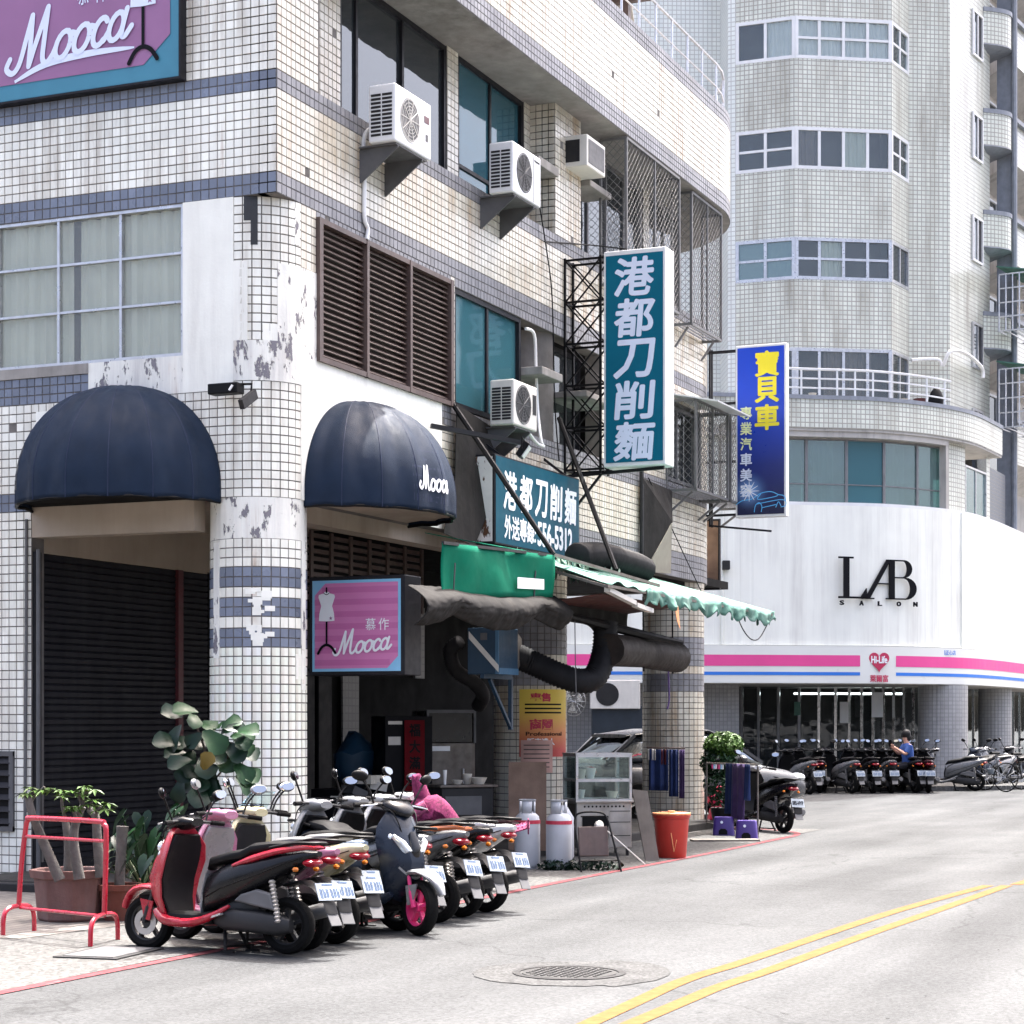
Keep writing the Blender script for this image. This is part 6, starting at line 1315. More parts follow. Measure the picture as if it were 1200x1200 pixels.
for k in range(6):
    mb=MB(); mb.grid(lambda i,j:Vector(((ct.r+.0225)*math.cos(av-.18+.7*i),(ct.r+.0225)*math.sin(av-.18+.7*i),1.29-k*.055+.014*j)),8,1); mb.build('text_line','brown_metal',t)
# kitchen furniture in the dark arcade
ky=math.atan2(RT.y,RT.x)+R(24)
fr_=thing('steel_cabinet','scuffed steel cabinet with a dark glass top in the arcade','cabinet',(6.15,1.05,.11),ky)
MB().bx(-.32,.32,0,.55,.0,1.22).build('body','steel_worn',fr_,bevel=.01); MB().bx(-.32,.32,.02,.55,1.22,1.62).build('glass_top','black_gloss',fr_,bevel=.01); mb=MB(); mb.bx(-.33,.33,-.01,.02,1.59,1.63); mb.bx(-.33,-.30,-.01,.02,1.22,1.59); mb.bx(.30,.33,-.01,.02,1.22,1.59); mb.build('frame','mid_grey',fr_); MB().bx(-.30,-.02,-.008,0,1.12,1.18).build('paper_label','letter_white',fr_); MB().tube([(.15,-.03,.5),(.15,-.03,.9)],.012,6).build('handle','alu',fr_)
dk=thing('dark_cupboard','dark cupboard behind the red paper banner in the arcade','cupboard',(5.55,1.35,.11),ky); MB().bx(-.30,.32,0,.5,0,1.55).build('body','dark_panel',dk,bevel=.01); MB().bx(-.26,-.1,-.006,0,1.2,1.3).build('paper_label','ac_beige',dk); MB().bx(-.26,-.08,-.006,0,1.45,1.49).build('paper_label','ac_beige',dk)
rb_=thing('red_banner','narrow red paper banner with dark characters in the arcade','banner',(5.58,1.30,.11),ky); MB().bx(-.12,.14,-.03,-.02,.62,1.50).build('paper','couplet',rb_)
for i,ch in enumerate('福大滿堂'): lettering(rb_,ch,Vector((.01,-.035,1.38-i*.2)),Vector((1,0,0)),Z,.16,'ink',offset=.004,fit=(.14,.15))
MB().prism([(-.1,.58),(.0,.66),(.12,.6),(.1,.46),(-.06,.44)],(0,-.036,0),(1,0,0),Z,.004).build('paper_figure','ceramic',rb_)
ct_=thing('counter','dark steel kitchen counter with drawers behind the scooters','counter',(4.6,.35,.11),ky); MB().bx(-.1,.55,0,.5,0,.72).build('body','dark_grey',ct_,bevel=.01); MB().bx(-.13,.6,-.03,.52,.72,.75).build('top','steel_worn',ct_,bevel=.006)
for k in range(2): MB().bx(-.06,.40,-.012,0,.40-.3*k,.62-.3*k).build('drawer','mid_grey',ct_,bevel=.006)
for x,y,r,h,m,lb in ((.45,.2,.10,.08,'ceramic','pale bowl on the dark kitchen counter'),(.2,.25,.07,.05,'ceramic','small saucer on the dark kitchen counter'),(.02,.2,.025,.17,'white_plastic','white bottle on the dark kitchen counter'),(.36,.34,.06,.12,'ceramic','cream jar on the dark kitchen counter')):
    q=Matrix.Translation(ct_.location)@Matrix.Rotation(ky,4,'Z')@Vector((x,y,.75)); o=MB().lathe([(r*.6,0),(r,h),(r*.9,h),(r*.5,.01)],n=14).build('bowl' if h<.13 else 'bottle',m,smooth=True,loc=q); tag(o,lb,'bowl' if h<.13 else 'bottle')
o=MB().lathe([(.13,0),(.16,.3),(.165,.3),(.15,.29)],n=18).build('bucket','yellow_bucket',smooth=True,loc=(1.9,1.1,.42)); tag(o,'yellow plastic bucket beside the corner column','bucket')
o=MB().bx(-.3,.3,-.3,.3,0,.31).build('crate','dark_panel',loc=(1.9,1.1,.11)); tag(o,'dark crate under the yellow bucket','crate')
mb=MB(); mb.ell((0,0,.35),(.32,.25,.36),14); mb.v=[tuple(Vector(v)*(1+.2*noise.noise(Vector(v)*6))) for v in mb.v]; o=mb.build('sack','blue_box',smooth=True,loc=(5.6,2.1,.75)); tag(o,'dark blue sack piled in the back of the arcade','sack')
o=MB().bx(-.4,.4,-.3,.3,0,.66).build('low_table','dark_panel',loc=(5.6,2.2,.11)); tag(o,'low dark table under the blue sack','table')
for k,(x,y,z,m,lb) in enumerate(((5.0,1.6,.9,'ceramic','white noodle carton heaped on the arcade table'),(5.15,1.55,.82,'ac_beige','beige carton heaped on the arcade table'),(4.9,1.75,.75,'mid_grey','grey carton heaped on the arcade table'),(4.55,1.7,.62,'ceramic','stack of pale bowls on the arcade table'))):
    o=MB().box((0,0,0),(.3,.2,.1),rot=Matrix.Rotation(k*.5,3,'Z')@Matrix.Rotation(.2*k,3,'X')).build('carton',m,loc=(x,y,z)); tag(o,lb,'carton')
o=MB().bx(4.4,5.4,1.45,2.0,.11,.70).build('arcade_table','dark_panel'); tag(o,'low dark table heaped with cartons in the arcade','table')
# weeds at the foot of the cart
c=gr(668,1020); wd_=thing('weeds','low dark weeds in front of the gas cylinders','weeds',c); mb=MB()
for f in range(9): leafball(mb,tuple(RT*(-.25+f*.09)+Z*.05),(.10,.09,.06),40,.035)
mb.build('leaves','leaf_dark',wd_,kind='stuff')
# ================================================================== scooters
def paint(name,col,rough=.22): 
    if name not in M: mk(name,col,rough+.06,var=.05,vs=4,coat=.25 if sum(col)>.2 else .05,spec=.5 if sum(col)>.2 else .25)
    return name
def wheel(par,x,rim_m,r=.215,w=.05,disc=True,steer=0):
    hub=Vector((x,0,r)); wt=MB().lathe([(r*.67,-w*.7),(r*.82,-w),(r*.95,-w*.75),(r,-w*.25),(r,w*.25),(r*.95,w*.75),(r*.82,w),(r*.67,w*.7)],(0,0,0),26,'Y',caps=False).build('wheel','rubber',par,smooth=True,loc=hub,rot=(0,0,steer))
    mb=MB(); mb.lathe([(r*.69,-w*.72),(r*.62,-w*.55),(r*.60,0),(r*.62,w*.55),(r*.69,w*.72)],(0,0,0),26,'Y',caps=False); mb.lathe([(.001,-w*.8),(.04,-w*.8),(.04,w*.8),(.001,w*.8)],(0,0,0),12,'Y')
    for k in range(5):
        a=2*PI*k/5+.3; mb.bar((.03*math.cos(a),0,.03*math.sin(a)),(r*.64*math.cos(a),0,r*.64*math.sin(a)),w*.7,.026)
    mb.build('rim',rim_m,wt,smooth=True)
    if disc: MB().lathe([(.05,.046),(.10,.046),(.10,.05),(.05,.05)],(0,0,0),22,'Y',caps=False).build('brake_disc','steel',wt)
    return wt
def scooter(label,pos,head,body,shield=None,inner='black',seat='black',accent=None,rim='dark_grey',under=None,flap='mid_grey',group='scooters parked along the kerb',scale=1.,lean=0.,steer=.0,pitch=0.,plate=None,detail=True,seatc=None,fender=None,mirror='black',wide=1.,headset=None,box=False,screen=None,plate_yaw=0,face=False,xs=1.,zs=.945):
    shield=shield or body; fender=fender or shield; headset=headset or shield
    t=thing('motor_scooter',label,'scooter',(pos[0],pos[1],pos[2] if len(pos)>2 else 0),0,group,rot=(lean,pitch,head)); t.scale=(scale*xs,scale,scale*zs); t.rotation_mode='ZYX' if False else 'XYZ'
    def part(name,mb,m,sm=True,**k): return mb.build(name,m,t,smooth=sm,**k)
    wheel(t,.64,rim,steer=steer); wheel(t,-.60,'dark_grey' if rim!='pink_paint' else rim,disc=False)
    n=14
    # front fork and fender
    mb=MB()
    for y in (-.062,.062): mb.tube([(.64,y,.215),(.60,y,.34)],.020,8); mb.tube([(.60,y,.34),(.47,y*.8,.74)],.015,8)
    part('fork',mb,'dark_grey' if rim!='pink_paint' else 'pink_paint')
    mb=MB(); rings=[]
    for i in range(10):
        a=R(165-i*15.6); rr=.262-.0*i; c=Vector((.64+rr*math.cos(a),0,.215+rr*math.sin(a))); d=Vector((math.cos(a),0,math.sin(a))); hw=.084*(1 if 0<i<7 else .8 if i==0 else .75 if i==7 else .5 if i==8 else .22)
        rings.append(sring(c-d*.004+d*.02*math.sin(i/9*PI),(0,hw,0),d*.026,2.4,12))
    mb.loft(rings); mb.prism([(-.05,-.02),(.07,0),(.03,-.16),(-.02,-.17)],(.60,.075,.40),(1,0,0),Z,.012); mb.prism([(-.05,-.02),(.07,0),(.03,-.16),(-.02,-.17)],(.60,-.063,.40),(1,0,0),Z,.012); part('front_fender',mb,fender)
    # leg shield, outer and inner
    SH=[(.235,.395,.10),(.30,.43,.15),(.42,.475,.175),(.56,.485,.195),(.70,.455,.205),(.82,.41,.185),(.90,.375,.14),(.955,.345,.09)]
    NOSE={.235:.0,.30:.03,.42:.075,.56:.09,.70:.06,.82:.025,.90:.01,.955:0}
    def shell(dx,f,th,z0=0,z1=9,bend=.10,nose=0):
        mb=MB(); rings=[]
        for z,x,hw in SH:
            if z0<=z<=z1:
                r=sring((x+dx,0,z),(0,hw*f*wide,0),(th,0,.01),3,18); rings.append([Vector((q.x-bend*(abs(q.y)/.2)**2.2+nose*NOSE[z]*(1-min(1,(abs(q.y)/.2))**1.5)*(1 if q.x>x else 0),q.y,q.z)) for q in r])
        mb.loft(rings); return mb
    part('leg_shield',shell(.01,1.04,.034,nose=1),shield); part('inner_panel',shell(-.048,.86,.03,.25,.93,.06),inner)
    if detail: mb=MB(); mb.lathe([(.018,0),(.026,0),(.026,.012),(.018,.012)],(.385,.075,.80),14,'X',caps=False); part('key_ring',mb,'chrome')
    if not face: mb=MB(); mb.ell((.478,0,.80),(.055,.105,.065),14); part('headlamp',mb,'headlamp')
    for y in (-.14,.14): mb=MB(); mb.ell((.42,y,.74),(.035,.022,.04),10); part('front_indicator',mb,'headlamp')
    # floor and skirts
    mb=MB(); mb.loft([sring((x,0,z),(0,hw*wide,0),(0,0,hh),4,n) for x,z,hw,hh in ((.44,.27,.10,.05),(.34,.26,.15,.05),(.1,.255,.16,.045),(-.05,.27,.15,.06))]); part('floor_board',mb,inner)
    for s in (-1,1):
        mb=MB(); P=[Vector(p) for p in ((.47,s*.13,.31),(.36,s*.165,.245),(.16,s*.172,.225),(-.02,s*.168,.265),(-.2,s*.155,.36))]; mb.tube(P,[.03,.042,.036,.03,.012],9,smooth=4); part('side_skirt',mb,accent or shield)
    # tail body
    TB=((.085,.40,.085,.12),(.03,.45,.125,.155),(-.12,.52,.15,.165),(-.30,.575,.165,.155),(-.48,.63,.158,.125),(-.64,.69,.13,.085),(-.78,.735,.085,.052),(-.86,.755,.03,.02))
    mb=MB(); mb.loft([sring((x,0,z),(0,hw*wide,0),(.05*0,0,hh),2.8,18) for x,z,hw,hh in TB]); part('tail_body',mb,body)
    mb=MB(); mb.loft([sring((x,0,z),(0,hw,0),(0,0,hh),3,n) for x,z,hw,hh in ((.11,.36,.09,.10),(.085,.46,.10,.10),(.07,.58,.085,.05))]); part('seat_base',mb,under or inner)
    if accent:
        for s in (-1,1):
            mb=MB(); P=[Vector(p) for p in ((-.22,s*.150,.665),(-.4,s*.158,.72),(-.6,s*.138,.775),(-.78,s*.09,.80),(-.87,s*.05,.80))]; mb.tube(P,[.010,.026,.024,.018,.008],8,smooth=4); part('stripe',mb,accent)
    mb=MB(); mb.loft([sring((x,0,z),(0,hw,0),(0,0,hh),2.6,16) for x,z,hw,hh in ((.075,.64,.05,.02),(.02,.69,.105,.045),(-.14,.728,.135,.048),(-.27,.745,.14,.052),(-.36,.785,.14,.055),(-.52,.81,.125,.045),(-.66,.822,.08,.025))]); part('seat',mb,seat)
    # rear: light, indicators, rail, hugger, plate
    mb=MB(); mb.ell((-.80,0,.690),(.065,.085*wide,.036),14); part('tail_light',mb,'tail_red')
    for s in (-1,1): mb=MB(); mb.ell((-.745,s*.125,.64),(.026,.020,.020),8); part('rear_indicator',mb,'amber')
    mb=MB(); mb.tube([(-.52,.12,.80),(-.72,.115,.835),(-.86,.07,.835),(-.89,0,.835),(-.86,-.07,.835),(-.72,-.115,.835),(-.52,-.12,.80)],.012,7,smooth=4); part('grab_rail',mb,'black')
    mb=MB(); mb.loft([sring((x,0,z),(0,hw,0),(.012,0,.012),3,10) for x,z,hw in ((-.60,.52,.09),(-.74,.55,.09),(-.86,.50,.085),(-.94,.40,.075),(-.97,.32,.07))]); part('rear_fender',mb,'black')
    mb=MB(); mb.box((0,0,0),(.008,.13,.17)); part('mud_flap',mb,flap,False,loc=(-.975,0,.30),rot=(0,R(24),0),bevel=.01)
    pl_=MB().box((0,0,0),(.006,.215,.135)).build('number_plate','plate_white',t,loc=(-.935,0,.475),rot=(0,R(20),plate_yaw)); mb=MB()
    if plate: 
        vs,fs=text_geo(plate,.08,.002); x0,x1=min(v.x for v in vs),max(v.x for v in vs); y0=(min(v.y for v in vs)+max(v.y for v in vs))/2; mb.add([(-.0045-v.z,-((v.x-x0)/(x1-x0)-.5)*.185,(v.y-y0)*1.1) for v in vs],fs); mb.build('lettering','ink',pl_)
    else:
        for k in range(6):
            y=.078-k*.030-(.010 if k>2 else 0); mb.box((-.004,y,-.012),(.002,.010,.07)); mb.box((-.0042,y-.008,.012-.05*(k%2)),(.002,.016,.012)); mb.box((-.0042,y-.012,-.02),(.002,.006,.04 if k%3 else .065))
        mb.box((-.004,0,.055),(.002,.10,.012)); mb.build('lettering','plate_ink',pl_)
    # engine, filter, shock, muffler, stands
    mb=MB(); mb.loft([sring((x,.105,z),(0,hw,0),(0,0,hh),3.2,n) for x,z,hw,hh in ((-.02,.27,.03,.04),(-.14,.26,.055,.085),(-.4,.245,.06,.085),(-.6,.225,.055,.08),(-.70,.22,.03,.05))]); mb.loft([sring((x,0,z),(0,hw,0),(0,0,hh),3,n) for x,z,hw,hh in ((-.05,.30,.09,.08),(-.2,.33,.11,.1),(-.4,.36,.08,.09))]); part('engine_case',mb,'dark_grey')
    mb=MB(); mb.prism([(-.24,.40),(-.60,.33),(-.56,.46),(-.44,.49),(-.30,.45)],(0,.17,0),(1,0,0),Z,.05); part('air_filter',mb,'mid_grey',False,bevel=.015)
    for s in (-1,1):
        mb=MB(); a,b=Vector((-.62,s*.145,.24)),Vector((-.55,s*.135,.56)); Q=[a+(b-a)*i/22 for i in range(23)]; mb.tube(Q,[.027 if i%2 else .016 for i in range(23)],8); part('shock_absorber',mb,'mid_grey' if not accent else 'steel')
    mb=MB(); mb.tube([(-.1,-.08,.2),(-.25,-.13,.19),(-.36,-.15,.22)],.02,8); mb.tube([(-.36,-.155,.225),(-.42,-.16,.24),(-.78,-.175,.33),(-.82,-.175,.34)],[.035,.058,.058,.045],12); part('muffler',mb,'mid_grey')
    mb=MB(); 
    for s in (-1,1): mb.tube([(-.10,s*.07,.20),(-.16,s*.14,.02)],.013,6); mb.bar((-.13,s*.14,.012),(-.24,s*.15,.012),.02)
    mb.bar((-.16,-.14,.05),(-.16,.14,.05),.02); part('centre_stand',mb,'black',False)
    # headset, bars, mirrors
    mb=MB(); mb.loft([sring((x,0,z),(0,hw,0),(0,0,hh),2.4,16) for x,z,hw,hh in ((.455,.93,.03,.02),(.42,.955,.095,.045),(.35,.985,.135,.06),(.27,1.0,.12,.05),(.21,.995,.07,.03))]); part('headset',mb,headset)
    mb=MB(); mb.add([(.36,.075,1.043),(.36,-.075,1.043),(.25,-.07,1.047),(.25,.07,1.047)],[(0,1,2,3)]); part('dashboard',mb,'black_gloss',False,solid=.01)
    mb=MB(); mb.tube([(.235,.34,.985),(.29,.17,1.0),(.30,0,1.0),(.29,-.17,1.0),(.235,-.34,.985)],.012,8,smooth=3); part('handlebar',mb,'dark_grey')
    for s in (-1,1):
        mb=MB(); mb.tube([(.235,s*.34,.985),(.268,s*.235,.993)],.019,9); part('grip',mb,'rubber'); mb=MB(); mb.tube([(.30,s*.17,1.0),(.325,s*.24,.99),(.30,s*.33,.98)],.007,6,smooth=3); part('brake_lever',mb,'alu')
        mb=MB(); mb.tube([(.285,s*.19,1.0),(.29,s*.24,1.10),(.275,s*.31,1.19)],.0075,6,smooth=4); ms=part('mirror_stem',mb,'black')
        hd=MB(); hd.ell((0,0,0),(.024,.068,.042),14,z0=-1,z1=1); h=hd.build('mirror',mirror,t,smooth=True,loc=(.272,s*.33,1.215),rot=(s*.15,R(12),s*(.25+random.uniform(-.3,.4)))); g=MB(); g.loft([sring((-.020,0,0),(0,.054,0),(0,0,.032),2.3,16),sring((-.0245,0,0),(0,.052,0),(0,0,.031),2.3,16)]); g.build('mirror_glass','mirror',h)
    # cables, panel seams, decals
    mb=MB()
    for y in (-.05,.05): mb.tube([(.30,y*3,.99),(.42,y*2.2,.93),(.50,y*1.3,.72),(.60,y*1.3,.32)],.005,5,smooth=4)
    part('cable',mb,'black')
    for s in (-1,1):
        mb=MB(); mb.tube([Vector((x,s*(hw*wide+.0012),z-hh*.18)) for x,z,hw,hh in TB[1:-1]],.0045,5); part('panel_seam',mb,'black')
        if accent and detail: mb=MB(); mb.prism([(-.52,.635),(-.33,.58),(-.33,.597),(-.52,.655)],(0,s*.168,0),(1,0,0),Z,.003); part('decal',mb,accent,False)
        mb=MB(); mb.bar((-.05,s*.17,.27),(-.16,s*.19,.30),.03,.015); part('foot_peg',mb,'alu',False)
    if face:
        for s in (-1,1):
            mb=MB(); mb.loft([sring((.555,s*.055,.63),(0,.035,0),(.02,0,.02),3,10),sring((.53,s*.11,.70),(0,.03,0),(.02,0,.025),3,10),sring((.47,s*.15,.76),(0,.012,0),(.012,0,.012),3,10)]); part('headlamp',mb,'headlamp')
        mb=MB(); mb.loft([sring((.572,0,.56),(0,.03,0),(.012,0,.02),3,10),sring((.562,0,.66),(0,.05,0),(.015,0,.03),3,10),sring((.51,0,.78),(0,.03,0),(.015,0,.02),3,10)]); part('nose_panel',mb,'black_gloss')
        for s in (-1,1): mb=MB(); mb.tube([(.52,s*.12,.52),(.56,s*.06,.46),(.575,0,.44)],.014,6,smooth=3); part('trim',mb,'silver_gloss')
    if screen:
        mb=MB(); mb.grid(lambda i,j:Vector((.44-.16*j-.10*(2*i-1)**2,(i-.5)*.34*(1-.25*j),.96+.20*j)),10,6); part('windscreen',mb,screen,solid=.006)
    if box:
        mb=MB(); mb.loft([sring((-.74,0,z),(.17,0,0),(0,.19,0),4,20) for z in (.86,.88,1.08)]+[sring((-.74,0,1.14),(.13,0,0),(0,.15,0),4,20)]); part('top_box',mb,box)
    return t
paint('red_gloss',(.30,.007,.02)); paint('black_paint',(.005,.005,.006),.2); paint('pink_gloss',(.34,.14,.22)); paint('cream_gloss',(.40,.37,.23)); paint('navy_gloss',(.010,.015,.026)); paint('silver_gloss',(.20,.205,.21)); paint('white_gloss',(.48,.48,.475)); paint('sky_gloss',(.17,.22,.29)); paint('grey_gloss',(.10,.103,.107)); paint('maroon_gloss',(.022,.004,.006)); paint('orange_gloss',(.38,.10,.03))
def at_plate(u,head,y=-2.95,k=.95):
    p=atY(u,1030,y); return (p.x+k*math.cos(head),y+k*math.sin(head),0)
H=R(76)
scooter('red and black scooter at the near end of the row, closest to the camera',(-4.44,-2.10,0),R(84),'black_paint','red_gloss','black',accent='red_gloss',scale=.97,pitch=R(1.5),headset='black_paint',lean=R(3),plate_yaw=R(-12),under='silver_gloss',zs=.93,wide=1.12)
scooter('pale pink scooter just behind the red and black one',at_plate(402,H),H,'pink_gloss','pink_gloss','silver_gloss',seat='mid_grey',scale=.98,lean=R(5),mirror='silver_gloss')
scooter('cream scooter with a rounded tail and red tail light',at_plate(437,H),H,'cream_gloss','cream_gloss','dark_grey',seat='mid_grey',wide=1.1,lean=R(4),scale=.98,mirror='chrome')
scooter('light blue grey scooter wedged between the cream and the pink wheeled ones',(-3.05,-1.75,0),H+R(3),'sky_gloss','sky_gloss','dark_grey',lean=R(4),scale=.97,screen='glass_clear')
p=gr(487,1096); hh=R(-112); scooter('dark blue scooter with pink wheels facing the road',(p.x-.62*math.cos(hh),p.y-.62*math.sin(hh),0),hh,'navy_gloss','navy_gloss','black',rim='pink_paint',fender='silver_gloss',scale=1.02,steer=R(-12),lean=R(-4),headset='black_paint',face=True)
scooter('silver grey scooter next to the pink wheeled one',at_plate(508,H),H,'silver_gloss','silver_gloss','black',accent='black_paint',lean=R(5))
scooter('grey scooter with an orange side stripe',at_plate(549,H),H+R(2),'grey_gloss','silver_gloss','black',accent='orange_gloss',lean=R(6))
scooter('black and white scooter with a wide orange tail light',at_plate(580,H),H,'black_paint','white_gloss','black',accent='white_gloss',lean=R(5))
scooter('white scooter at the far end of the row with a pink mat on its seat',at_plate(606,H),H+R(2),'white_gloss','white_gloss','black',lean=R(5),accent='maroon_gloss')
# pink sun sleeves on a handlebar, woven pink mat
sl=thing('handlebar_sleeves','magenta sun sleeves pulled over a handlebar, one standing up','sleeves',atD(500,960,17.2)); L0=sl.location.copy()
mb=MB(); mb.tube([atD(q[0],q[1],17.2)-L0 for q in ((488,908),(491,922),(496,938),(497,950))],[.035,.062,.075,.085],12,smooth=4); mb.v=[tuple(Vector(v)*(1+.05*noise.noise(Vector(v)*30))) for v in mb.v]; mb.build('sleeve','magenta_cloth',sl,smooth=True)
mb=MB(); mb.tube([atD(q[0],q[1],17.2)-L0 for q in ((478,975),(490,955),(508,950),(525,962),(545,980))],[.06,.13,.14,.10,.04],12,smooth=4); mb.v=[tuple(Vector(v)+Vector((1,1,1))*.03*noise.noise(Vector(v)*18)) for v in mb.v]; mb.build('sleeve','magenta_cloth',sl,smooth=True)
mb=MB(); mb.tube([atD(q[0],q[1],17.1)-L0 for q in ((486,952),(500,945))],.06,10); mb.build('cuff','pink_cover',sl,smooth=True)
wm=thing('woven_mat','pink woven mat folded over the rear of the last scooter','mat',atD(598,972,19.0)); mb=MB(); mb.grid(lambda i,j:RT*(-.16+.34*i)+FW*(-.1+.25*j)+Z*(-.03+.10*i-.10*abs(j-.5)+.012*math.sin(i*50)*math.sin(j*40)),24,16); mb.build('mat','pink_cover',wm,solid=.015)
MB().box((0,0,0),(.012,.25,.14),rot=Matrix.Rotation(math.atan2(RT.y,RT.x),3,'Z')).build('edge','magenta_cloth',wm,loc=RT*.17+Z*.03)
# black scooter at the junction
p=gr(912,977); scooter('black scooter with white hand guards parked at the junction',(p.x+.6,p.y+.42,0),R(48),'black_paint','black_paint','black',group=None,scale=.98,plate='085-HYP',mirror='black',lean=R(4),headset='white_gloss')
# far row under the shop fascia
far=[(928,'grey_gloss','grey','leftmost'),(955,'maroon_gloss','dark red','beside the leftmost grey one'),(985,'grey_gloss','dull silver','beside the dark red one'),(1010,'black_paint','black','in the middle'),(1036,'grey_gloss','dark grey','next to the person in blue'),(1063,'black_paint','black','carrying the person in blue'),(1085,'maroon_gloss','black and red','just before the round pillar')]
for i,(u,m,cn,wh) in enumerate(far):
    q=atD(u+random.uniform(-5,5),900,44.7+random.uniform(-.3,.7)); h=math.atan2(FW.y,FW.x)+R(random.uniform(-8,24)); scooter('%s scooter in the shaded far row, %s'%(cn,wh),(q.x,q.y,0),h,m,'black_paint','black',detail=False,group='scooters in the shaded far row',mirror='black')
for i,u in enumerate((942,970,998,1022,1050,1074)):
    q=atD(u,900,46.4+.2*(i%2)); scooter('dark scooter of the second row, half hidden behind the %s'%('leftmost grey one','dark red one','dull silver one','middle black one','dark grey one','person in blue')[i],(q.x,q.y,0),math.atan2(FW.y,FW.x)+R(random.uniform(-6,14)),'black_paint','black_paint','black',detail=False,group='scooters in the second shaded row')
q=atD(1112,900,46.2); scooter('small grey scooter parked across the foot of the round pillar',(q.x,q.y,0),math.atan2(FW.y,FW.x)+R(75),'grey_gloss','grey_gloss','black',detail=False,group='scooters in the shaded far row',plate_yaw=R(50))
for u,k,m,dh,lb in ((1150,47.5,'navy_gloss',-40,'blue black scooter just past the round pillar'),(1163,48.5,'silver_gloss',-55,'silver scooter behind the bicycles'),(1192,50,'black_paint',-50,'black scooter at the picture edge past the bicycles')):
    q=atD(u,900,k); scooter(lb,(q.x,q.y,0),math.atan2(FW.y,FW.x)+R(dh+180),m,m,'black',detail=False,group='scooters past the round pillar')
# bicycles
def bicycle(label,pos,head,m):
    t=thing('bicycle',label,'bicycle',pos,head,group='bicycles past the round pillar')
    for x in (.52,-.52):
        w=MB().lathe([(.32,-.015),(.335,0),(.32,.015),(.305,0)],(0,0,0),28,'Y',caps=False).build('wheel','rubber',t,loc=(x,0,.335),smooth=True); mb=MB()
        for k in range(12): a=k*PI/6; mb.tube([(0,0,0),(.31*math.cos(a),0,.31*math.sin(a))],.003,3)
        mb.build('spokes','alu',w)
    mb=MB(); 
    for a,b in (((-.1,0,.30),(.36,0,.78)),((-.1,0,.30),(-.22,0,.82)),((-.2,0,.76),(.36,0,.80)),((-.1,0,.30),(-.52,0,.335)),((-.2,0,.74),(-.52,0,.335)),((.34,0,.92),(.52,0,.335))): mb.tube([a,b],.016,7)
    mb.build('frame',m,t,smooth=True); MB().tube([(.28,.28,.98),(.38,.12,.99),(.36,0,.96),(.38,-.12,.99),(.28,-.28,.98)],.012,6,smooth=3).build('handlebar','alu',t,smooth=True); mb=MB(); mb.loft([sring((x,0,.86),(0,hw,0),(0,0,.03),2.4,10) for x,hw in ((-.36,.07),(-.28,.08),(-.12,.03))]); mb.build('saddle','black',t,smooth=True); MB().lathe([(.09,-.01),(.09,.01)],(-.1,.05,.30),14,'Y').build('crank','alu',t)
q=gr(1176,926); bicycle('grey bicycle with its front wheel turned to the road',q,math.atan2(RT.y,RT.x)+R(25),'grey_gloss'); q=gr(1202,928); bicycle('dark bicycle at the right edge of the picture',q,math.atan2(RT.y,RT.x)+R(20),'black_paint')
# ------------------------------------------------------------------ parked car behind the far column
hd=(RT*.88+FW*.47).normalized(); cp=cw(2.75,33.2); car=thing('parked_car','grey metallic car half hidden behind the drying rack','car',cp,math.atan2(hd.y,hd.x)); paint('car_grey',(.06,.062,.066))
def cring(x,z0,z1,hw,p=3.4): return sring((x,0,(z0+z1)/2),(0,hw,0),(0,0,(z1-z0)/2),p,20)
mb=MB(); mb.loft([cring(*q) for q in ((-2.12,.35,.70,.62),(-2.05,.25,.88,.78),(-1.5,.2,.96,.84),(-.5,.19,.95,.86),(.7,.19,.93,.86),(1.2,.2,.90,.85),(1.8,.24,.80,.80),(2.08,.3,.66,.68),(2.14,.36,.55,.55))]); mb.build('body','car_grey',car,smooth=True)
mb=MB(); mb.loft([cring(*q) for q in ((-1.75,.90,1.0,.60),(-1.25,.88,1.36,.66),(-.6,.88,1.46,.68),(.2,.88,1.45,.67),(.75,.88,1.20,.68),(1.2,.86,.93,.68))]); gh=mb.build('cabin','glass_car',car,smooth=True)
mb=MB(); mb.loft([cring(*q) for q in ((-1.35,1.33,1.39,.55),(-.6,1.43,1.475,.6),(.2,1.43,1.465,.6),(.42,1.34,1.40,.58))]); mb.build('roof','car_grey',car,smooth=True)
mb=MB()
for s in (-1,1):
    for a,b in (((-1.72,.60,.96),(-1.22,.60,1.38)),((-.35,.69,.93),(-.35,.62,1.44)),((1.18,.68,.92),(.40,.60,1.40))): MB().bar((a[0],a[1]*s,a[2]),(b[0],b[1]*s,b[2]),.06,.05).build('pillar','car_grey',car)
for x in (1.32,-1.30):
    for s in (-1,1):
        MB().lathe([(.36,-.02),(.36,.02),(.30,.022)],(x,s*.80,.33),24,'Y').build('wheel_arch','black',car); w=MB().lathe([(.2,-.1),(.29,-.1),(.315,-.06),(.315,.06),(.29,.1),(.2,.1)],(0,0,0),26,'Y',caps=False).build('wheel','rubber',car,loc=(x,s*.78,.315),smooth=True)
        mb=MB(); mb.lathe([(.21,-.08),(.2,.0),(.21,.08)],(0,0,0),24,'Y',caps=False)
        for k in range(7): a=2*PI*k/7; mb.bar((.02*math.cos(a),s*.05,.02*math.sin(a)),(.205*math.cos(a),s*.06,.205*math.sin(a)),.03,.035)
        mb.build('rim','alu',w)
for s in (-1,1): mb=MB(); mb.ell((1.98,s*.56,.66),(.14,.16,.08),12); mb.build('headlight','headlamp',car,smooth=True); mb=MB(); mb.ell((-2.04,s*.6,.80),(.08,.15,.09),12); mb.build('tail_light','tail_red',car,smooth=True); mb=MB(); mb.ell((.62,s*.95,.98),(.08,.1,.07),10); mb.build('wing_mirror','car_grey',car,smooth=True)
